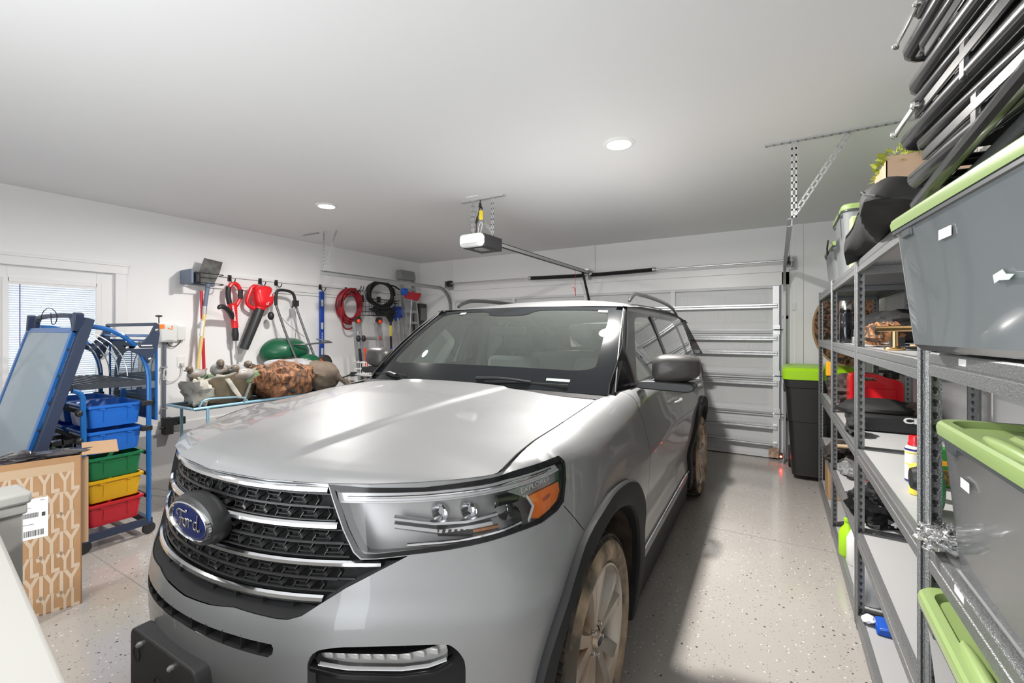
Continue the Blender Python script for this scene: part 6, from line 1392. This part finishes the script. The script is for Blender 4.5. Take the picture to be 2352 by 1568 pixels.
hk_ = thing('clamp_hook', 'orange hook clamp with black knob on the cart corner bracket', 'clamp', (CX_+.02,1.60,1.62)); obj('hook', M().box(CX_,CX_+.03,1.60,1.64,1.595,1.63).tube([(CX_+.03,1.66,1.60),(CX_+.03,1.69,1.59),(CX_+.03,1.69,1.62)],.006,6), mat('orange_cap'), hk_, world=True, bevel=.004); obj('screw_knob', M().lathe([(.004,0),(.004,.05),(.022,.055),(.022,.065),(0,.068)],(CX_+.03,1.60,1.635),seg=14), BLK, hk_, world=True)
# bins
def bin_(label, cx, cy, zt, mt, w=.445, l=.345, h=.165):
    th = thing('plastic_bin', label, 'bin', (cx,cy,zt-h), group='coloured bins in the activity cart')
    def ring(a,b,z,r=.03):
        pts=[]
        for qx,qy,a0 in ((1,1,0),(-1,1,90),(-1,-1,180),(1,-1,270)):
            for j in range(5): t=R(a0+22.5*j); pts.append((qx*(a/2-r)+r*math.cos(t), qy*(b/2-r)+r*math.sin(t), z))
        return pts
    rs=[ring(w*.84,l*.84,0),ring(w*.90,l*.93,h-.022),ring(w,l,h-.020),ring(w,l,h-.004),ring(w*.97,l*.97,h),ring(w*.91,l*.91,h-.001),ring(w*.88,l*.90,h-.02),ring(w*.81,l*.80,.006)]; n=len(rs[0]); m=M()
    m.add([p for r_ in rs for p in r_],[(i*n+j,i*n+(j+1)%n,(i+1)*n+(j+1)%n,(i+1)*n+j) for i in range(len(rs)-1) for j in range(n)]+[tuple(range(n))[::-1], tuple((len(rs)-1)*n+j for j in range(n))])
    obj('tub', m, mt, th, angle=35)
    for sx in (1,-1):
        for yy in (-.08,.08): obj('rim_clip', M().box(sx*w*.465-.008,sx*w*.465+.008,yy-.015,yy+.015,h-.035,h-.018), mt, th)
        obj('side_emboss', M().tube([(sx*w*.437,-.07,.035),(sx*w*.447,-.07,.115),(sx*w*.447,.07,.115),(sx*w*.437,.07,.035)],.0018,5), mt, th)
    return th
BB = mat('bin_blue',(.02,.17,.66),.35,coat=.2); BG = mat('bin_green',(.012,.20,.07),.35,coat=.2); BY = mat('bin_yellow',(.85,.48,.01),.35,coat=.2); BR_ = mat('bin_red',(.62,.015,.03),.35,coat=.2)
xr, xl, yc = -4.445, -4.935, 1.355
bin_('top blue bin at the right side of the cart', xr, yc, 1.035, BB); bin_('top blue bin at the left side of the cart', xl, yc, 1.035, BB)
bin_('second blue bin down on the right side of the cart', xr, yc, .845, BB); bin_('second blue bin down on the left side of the cart', xl, yc, .845, BB)
bin_('green bin below the two blue bins, right side of the cart', xr, yc, .655, BG); bin_('green bin low on the left side of the cart', xl, yc, .655, BG)
bin_('yellow bin between the green and red bins', xr, yc, .49, BY); bin_('red bin at the bottom of the cart', xr, yc, .315, BR_)
bin_('yellow bin hidden low on the left side of the cart', xl, yc, .49, BY)
# tall printed carton
YLP = mat('pale_print', (.50,.385,.28), .8)
bx = thing('printed_carton', 'tall flat kraft carton printed with pale YL letters, one flap open', 'carton', (-3.46,.95,0), R(-14.9+0) if False else 0)
bx.rotation_euler = (0,0,R(15.0)); bx.matrix_basis = Matrix.Translation(bx.location) @ Matrix.Rotation(R(-15.0),4,'Z'); bx.rotation_euler = (0,0,R(-15.0))
KR = mat('carton_kraft',(.36,.205,.10),.8,var=.08,vscale=5); KRD = mat('carton_inside',(.42,.27,.16),.85)
Lb, Hb, Db = .66, .86, .20
m = M(); e = .006; m.box(-e,0,-Lb,0,0,Hb).box(-Db,-Db+e,-Lb,0,0,Hb).box(-Db,0,-e,0,0,Hb).box(-Db,0,-Lb,-Lb+e,0,Hb).box(-Db,0,-Lb,0,0,e); obj('carton_body', m, KR, bx)
obj('carton_flap', M().box(-.20,.0,0,.16,Hb-.005,Hb,rot=rotm(R(-2),R(10),0),piv=(-.0,0,Hb)), KRD, bx); obj('side_flap', M().box(-.03,-.026,.001,.028,.34,Hb-.02), KRD, bx)
obj('tape', M().box(.0002,.001,-Lb,-.03,Hb-.085,Hb-.035), mat('clear_tape_band',(.46,.33,.21),.35), bx)
obj('film', M().blob((-.10,-.26,Hb+.004),(.09,.24,.035),40,20,amp=.4,freq=4,seed=33), mat('dark_plastic_film',(.06,.055,.06),.15,coat=.6,bump=1.,bscale=30), bx)
rows_ = ['YLYLYLYLYLYLYLYL','JYJYJYJYJYJYJYJY']*4
pm = M()
for k, tx in enumerate(rows_[:7]):
    t = text_mesh(tx, .148, .0003, .6, bold=.0045); xs = [v[0] for v in t.v]; sc = (Lb-.012)/(max(xs)-min(xs)); t.xform(lambda p: np.array([p[0]*sc, p[1], p[2]*.2]))
    place(t, (.0009,-Lb/2-.002,Hb-.145-k*.1115),(0,1,0),(0,0,1)); pm.add(t.v,t.f)
obj('pale_lettering', pm, YLP, bx, smooth=False)
obj('shipping_label', M().box(.0016,.0022,-.265,-.135,.435,.655), WHITE, bx)
lb = M(); rn = np.random.RandomState(1); y = -.250
while y < -.155: w_ = rn.choice([.0012,.0022,.0035]); lb.box(.0022,.0026,y,y+w_,.450,.482); y += w_+.0018
for z,a,b_ in ((.640,-.25,-.205),(.630,-.25,-.215),(.605,-.25,-.20),(.515,-.25,-.19),(.640,-.165,-.148)): lb.box(.0022,.0026,a,b_,z,z+.0025)
y = -.255
while y < -.172: lb.box(.0022,.0026,y,y+.002,.552,.578); y += .0032
lb.box(.0022,.0026,-.160,-.146,.552,.574)
obj('label_print', lb, mat('print_black',(.05,.05,.05),.6), bx, smooth=False)
# ================================================================ white railing at the near left
rg = thing('stair_railing', 'blurred white stair railing and capped post in the near left corner', 'railing', (-2.3,.42,0))
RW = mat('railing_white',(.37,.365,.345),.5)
obj('newel_post', M().box(-2.44,-2.32,.36,.48,0,.93), RW, rg, world=True, bevel=.004); obj('post_cap', M().box(-2.46,-2.30,.34,.50,.955,1.0), RW, rg, world=True, bevel=.012); obj('cap_neck', M().box(-2.45,-2.31,.35,.49,.92,.955), RW, rg, world=True, bevel=.006)
obj('handrail', M().bar((-2.32,.335,.925),(-.95,.195,.925),.14,.05), RW, rg, world=True, bevel=.01)
obj('kick_board', M().bar((-2.32,.335,.45),(-.95,.195,.45),.03,.88), RW, rg, world=True)
# ================================================================ loaded camp cart behind the car, bicycle, basket
LBT = mat('pale_blue_tube', (.30,.52,.66), .3, metal=.4)
cc = thing('camp_cart', 'pale blue tubular camp cart heaped with hunting bags behind the car', 'cart', (-4.75,2.75,0))
for x in (-5.0,-4.5): obj('top_rail', M().tube([(x,1.98,.875),(x,3.60,.875)],.013,10), LBT, cc, world=True)
for y in (1.98,2.75,3.60): obj('cross_rail', M().tube([(-5.0,y,.875),(-4.5,y,.875)],.013,10), LBT, cc, world=True)
for x in (-5.0,-4.5):
    for y in (2.1,3.5): obj('leg', M().tube([(x,y,.875),(x,y,.0)],.013,10), LBT, cc, world=True)
obj('tabletop', M().box(-5.0,-4.5,2.0,3.58,.855,.868), mat('dark_mesh_fabric',(.04,.05,.06),.8), cc, world=True)
obj('end_handle', M().tube([(-4.5,2.03,.885),(-4.5,2.06,.945),(-4.5,2.12,.955),(-4.5,2.42,.935),(-4.5,2.46,.885)],.009,8,smooth=1), LBT, cc, world=True)
obj('buckle_strap', M().bar((-4.49,2.42,.89),(-4.52,2.50,1.06),.02,.008), GALV, cc, world=True)
CANV = mat('olive_canvas', (.20,.155,.10), .85, var2=(.14,.12,.08), vscale=9, bump=.35, bscale=25)
CANG = mat('green_lining', (.16,.24,.13), .8, bump=.3, bscale=30)
PALE = mat('pale_canvas', (.42,.40,.35), .85, var=.25, vscale=9, bump=.3)
BARK = mat('bark_camo', (.30,.135,.065), .8, var2=(.05,.03,.02), vscale=9, detail=8, bump=.5, bscale=30, stretch=(1,1.3,.5), vr=(.38,.62), dist=2.2)
TAUPE = mat('taupe_sack', (.13,.10,.075), .85, var=.2, vscale=6, bump=.4, bscale=18)
# open decoy bag
db = thing('decoy_bag', 'open olive and pale canvas bag full of duck decoys at the left of the pile', 'bag', (-4.75,2.3,.875))
def dbag(u, v):
    a = u*2*PI; ca, sa = math.cos(a), math.sin(a); k = .80+.26*v**.7+.03*math.sin(5*a+2)+.02*math.sin(11*a)
    z = .88+.27*v+.03*math.sin(3*a+1)*v+.012*math.sin(8*a)*v
    return (-4.75+.22*k*np.sign(ca)*abs(ca)**.8, 2.36+.27*k*np.sign(sa)*abs(sa)**.8, z)
obj('bag_wall', M().grid(dbag, 64, 12, cu=True), CANV, db, world=True, solid=.008, angle=60)
obj('bag_lining', M().grid(lambda u,v: tuple((np.array(dbag(u,1))-np.array([-4.75,2.38,0]))*np.array([.94-.05*v,.94-.05*v,1])+np.array([-4.75,2.38,.012-.10*v])), 64, 4, cu=True), CANG, db, world=True, solid=.005, angle=60)
obj('rolled_edge', M().tube([tuple(np.array(dbag(i/40,1))+np.array([0,0,.004])) for i in range(40)],.011,6,closed=True), PALE, db, world=True)
obj('bag_skirt', M().blob((-4.72,2.12,1.0),(.16,.10,.13),26,16,amp=.35,freq=3.5,seed=71,power=.8), PALE, db, world=True)
obj('canvas_strap', M().tube([(-4.56,2.20,1.16),(-4.52,2.28,1.13),(-4.50,2.33,1.02),(-4.49,2.39,.93)],[.012,.02,.024,.012],8,smooth=2,flat=(1,0,0,.3)), PALE, db, world=True)
obj('green_flap', M().blob((-4.60,2.56,1.10),(.05,.13,.07),22,12,amp=.35,seed=45,power=.8), CANG, db, world=True)
DUCK = mat('decoy_paint', (.22,.17,.13), .5, var2=(.36,.37,.38), vscale=11, detail=4); DUCKH = mat('decoy_head', (.10,.075,.055), .45, var2=(.20,.16,.12), vscale=20)
def decoy(label, loc, rz, s=1.):
    d = thing('duck_decoy', label, 'decoy', loc, rz, group='duck decoys in the open bag')
    obj('body', M().blob((0,0,.06*s),(.075*s,.15*s,.068*s),26,16,amp=.03), DUCK, d)
    obj('head', M().blob((0,-.135*s,.135*s),(.036*s,.052*s,.042*s),20,12,amp=0).tube([(0,-.11*s,.07*s),(0,-.125*s,.12*s)],.032*s,10), DUCKH, d)
    obj('bill', M().blob((0,-.195*s,.122*s),(.019*s,.036*s,.011*s),14,8,amp=0), mat('decoy_bill',(.07,.08,.085),.4), d)
    obj('tail', M().tube([(0,.12*s,.08*s),(0,.19*s,.12*s)],[.03*s,.006*s],8), DUCK, d)
    return d
decoy('small duck decoy at the near left edge of the open bag', (-4.70,2.10,1.13), R(30), .72)
decoy('biggest duck decoy lying across the middle of the open bag', (-4.72,2.30,1.14), R(70), .95)
decoy('duck decoy nearest the car, head hanging over the bag rim', (-4.56,2.46,1.10), R(20), .85)
decoy('duck decoy at the far side of the open bag by the camo bag', (-4.85,2.55,1.13), R(120), .8)
# bark camo duffel
cb_ = thing('camo_duffel', 'big rust-brown bark camo duffel in the middle of the pile', 'bag', (-4.7,2.85,.875))
obj('bag_body', M().blob((-4.70,2.93,1.03),(.25,.31,.20),44,28,amp=.13,freq=3.0,seed=17,zmin=.872,power=.75), BARK, cb_, world=True)
obj('seam', M().tube([(-4.52,3.0,1.21),(-4.47,3.10,1.13),(-4.45,3.17,1.0),(-4.46,3.2,.90)],.007,6,smooth=2), BLKM, cb_, world=True)
obj('strap', M().tube([(-4.56,2.66,1.21),(-4.47,2.72,1.12),(-4.46,2.80,1.0),(-4.45,2.95,.92)],[.014,.014],6,smooth=2,flat=(1,0,0,.3)), BLKM, cb_, world=True)
obj('camo_fold', M().blob((-4.50,2.72,1.09),(.06,.17,.10),26,14,amp=.4,freq=4,seed=29,power=.8), BARK, cb_, world=True)
tk_ = thing('laundry_sack', 'taupe drawstring sack bulging at the right of the pile', 'sack', (-4.7,3.35,.875))
obj('sack_body', M().blob((-4.72,3.42,1.03),(.22,.22,.175),44,26,amp=.12,freq=2.6,seed=37,zmin=.872,power=.85), TAUPE, tk_, world=True)
obj('gathered_neck', M().tube([(-4.53,3.50,1.05),(-4.48,3.57,.99),(-4.44,3.66,.92)],[.06,.022,.07],16,smooth=1), TAUPE, tk_, world=True)
obj('drawstring', M().lathe([(.022,-.008),(.03,0),(.022,.008)],(-4.48,3.57,.99),'y',16), BLKM, tk_, world=True)
gp_ = thing('camo_jacket', 'blue-grey camo clothing spread over the back of the pile', 'jacket', (-4.85,3.1,1.1))
obj('cloth', M().blob((-4.86,3.12,1.16),(.14,.38,.09),38,18,amp=.3,freq=4,seed=53,power=.85), mat('grey_camo',(.30,.33,.38),.85,var2=(.24,.17,.12),vscale=9,detail=6,bump=.4), gp_, world=True)
# bicycle
by = thing('bicycle', 'black bicycle half hidden by the hood, only its handlebar showing', 'bicycle', (-4.25,3.9,0))
for y in (3.45,4.50):
    W_ = obj('wheel', M().lathe([(.325,-.022),(.34,-.015),(.345,0),(.34,.015),(.325,.022),(.31,.012),(.31,-.012),(.325,-.022)],(-4.2,y,.345),'x',48), RUB, by, world=True)
    s_ = M()
    for k in range(18): a = 2*PI*k/18; s_.tube([(-4.2,y,.345),(-4.2,y+.315*math.cos(a),.345+.315*math.sin(a))],.0012,4)
    obj('spokes', s_, GALV, W_, world=True)
obj('frame', M().tube([(-4.2,3.62,.90),(-4.2,4.15,.82),(-4.2,4.02,.30),(-4.2,3.64,.80)],.018,8).tube([(-4.2,4.15,.82),(-4.2,4.50,.345),(-4.2,4.02,.30)],.012,8).tube([(-4.2,3.60,1.0),(-4.2,3.62,.90),(-4.2,3.45,.345)],.016,8), mat('bike_grey',(.35,.36,.37),.35,metal=.4), by, world=True)
obj('handlebar', M().tube([(-4.52,3.62,1.05),(-4.42,3.56,1.07),(-4.2,3.58,1.06),(-3.98,3.56,1.07),(-3.88,3.62,1.05)],.013,8,smooth=1), GALVD, by, world=True)
for x in (-4.50,-3.90):
    g_ = obj('grip', M().tube([(x,3.60,1.055),(x+(-.09 if x<-4.2 else .09),3.66,1.05)],.019,10), BLK, by, world=True); obj('brake_lever', M().bar((x*1.0+(.06 if x<-4.2 else -.06),3.54,1.07),(x-(.06 if x<-4.2 else -.06),3.52,1.03),.012,.014).cbox((x+(.08 if x<-4.2 else -.08),3.56,1.075),(.05,.05,.05)), BLK, g_, world=True)
obj('brake_cable', M().tube([(-4.42,3.54,1.06),(-4.38,3.42,1.06),(-4.28,3.38,.98),(-4.2,3.46,.85)],.004,5,smooth=2).tube([(-3.98,3.54,1.06),(-4.05,3.40,1.08),(-4.15,3.36,1.0),(-4.2,3.45,.85)],.004,5,smooth=2), BLK, by, world=True)
obj('stem', M().tube([(-4.2,3.60,.98),(-4.2,3.58,1.06)],.017,8), BLK, by, world=True); obj('saddle', M().blob((-4.2,4.17,.93),(.07,.13,.03),18,10,amp=0), BLK, by, world=True); obj('seat_post', M().tube([(-4.2,4.15,.80),(-4.2,4.17,.92)],.013,8), GALV, by, world=True)
for o in list(by.children): o.location.x += .14
wb2 = thing('wire_shelf_basket', 'small white wire basket hanging in front of the orange ladder', 'basket', (-5.05,4.35,1.0)); m = M()
for z in (1.14,1.05,.98): m.tube([(-5.12,4.28,z),(-5.12,4.46,z),(-5.0,4.46,z),(-5.0,4.28,z)],.006,5,closed=True)
for y in np.linspace(4.28,4.46,6): m.tube([(-5.0,y,1.14),(-5.0,y,.96),(-5.12,y,.96)],.004,5)
m.tube([(-5.0,4.28,1.14),(-4.98,4.22,1.17)],.006,5); obj('wires', m, WHITE, wb2, world=True)
bk = thing('milk_crate', 'black plastic crate tucked behind the leaning easel board', 'crate', (-4.36,1.03,.0)); m = M()
m.box(-.13,.13,-.10,.10,.0,.012)
for z in (.06,.20,.34,.48,.62,.79):
    m.box(-.13,.13,-.10,-.092,z,z+.03).box(-.13,.13,.092,.10,z,z+.03).box(-.13,-.122,-.10,.10,z,z+.03).box(.122,.13,-.10,.10,z,z+.03)
for q in (-.13,-.06,.0,.06,.122):
    m.box(q,q+.008,-.10,-.092,0,.82).box(q,q+.008,.092,.10,0,.82)
for q in (-.10,-.03,.03,.092): m.box(-.13,-.122,q,q+.008,0,.82).box(.122,.13,q,q+.008,0,.82)
obj('crate_wall', m, BLKM, bk)
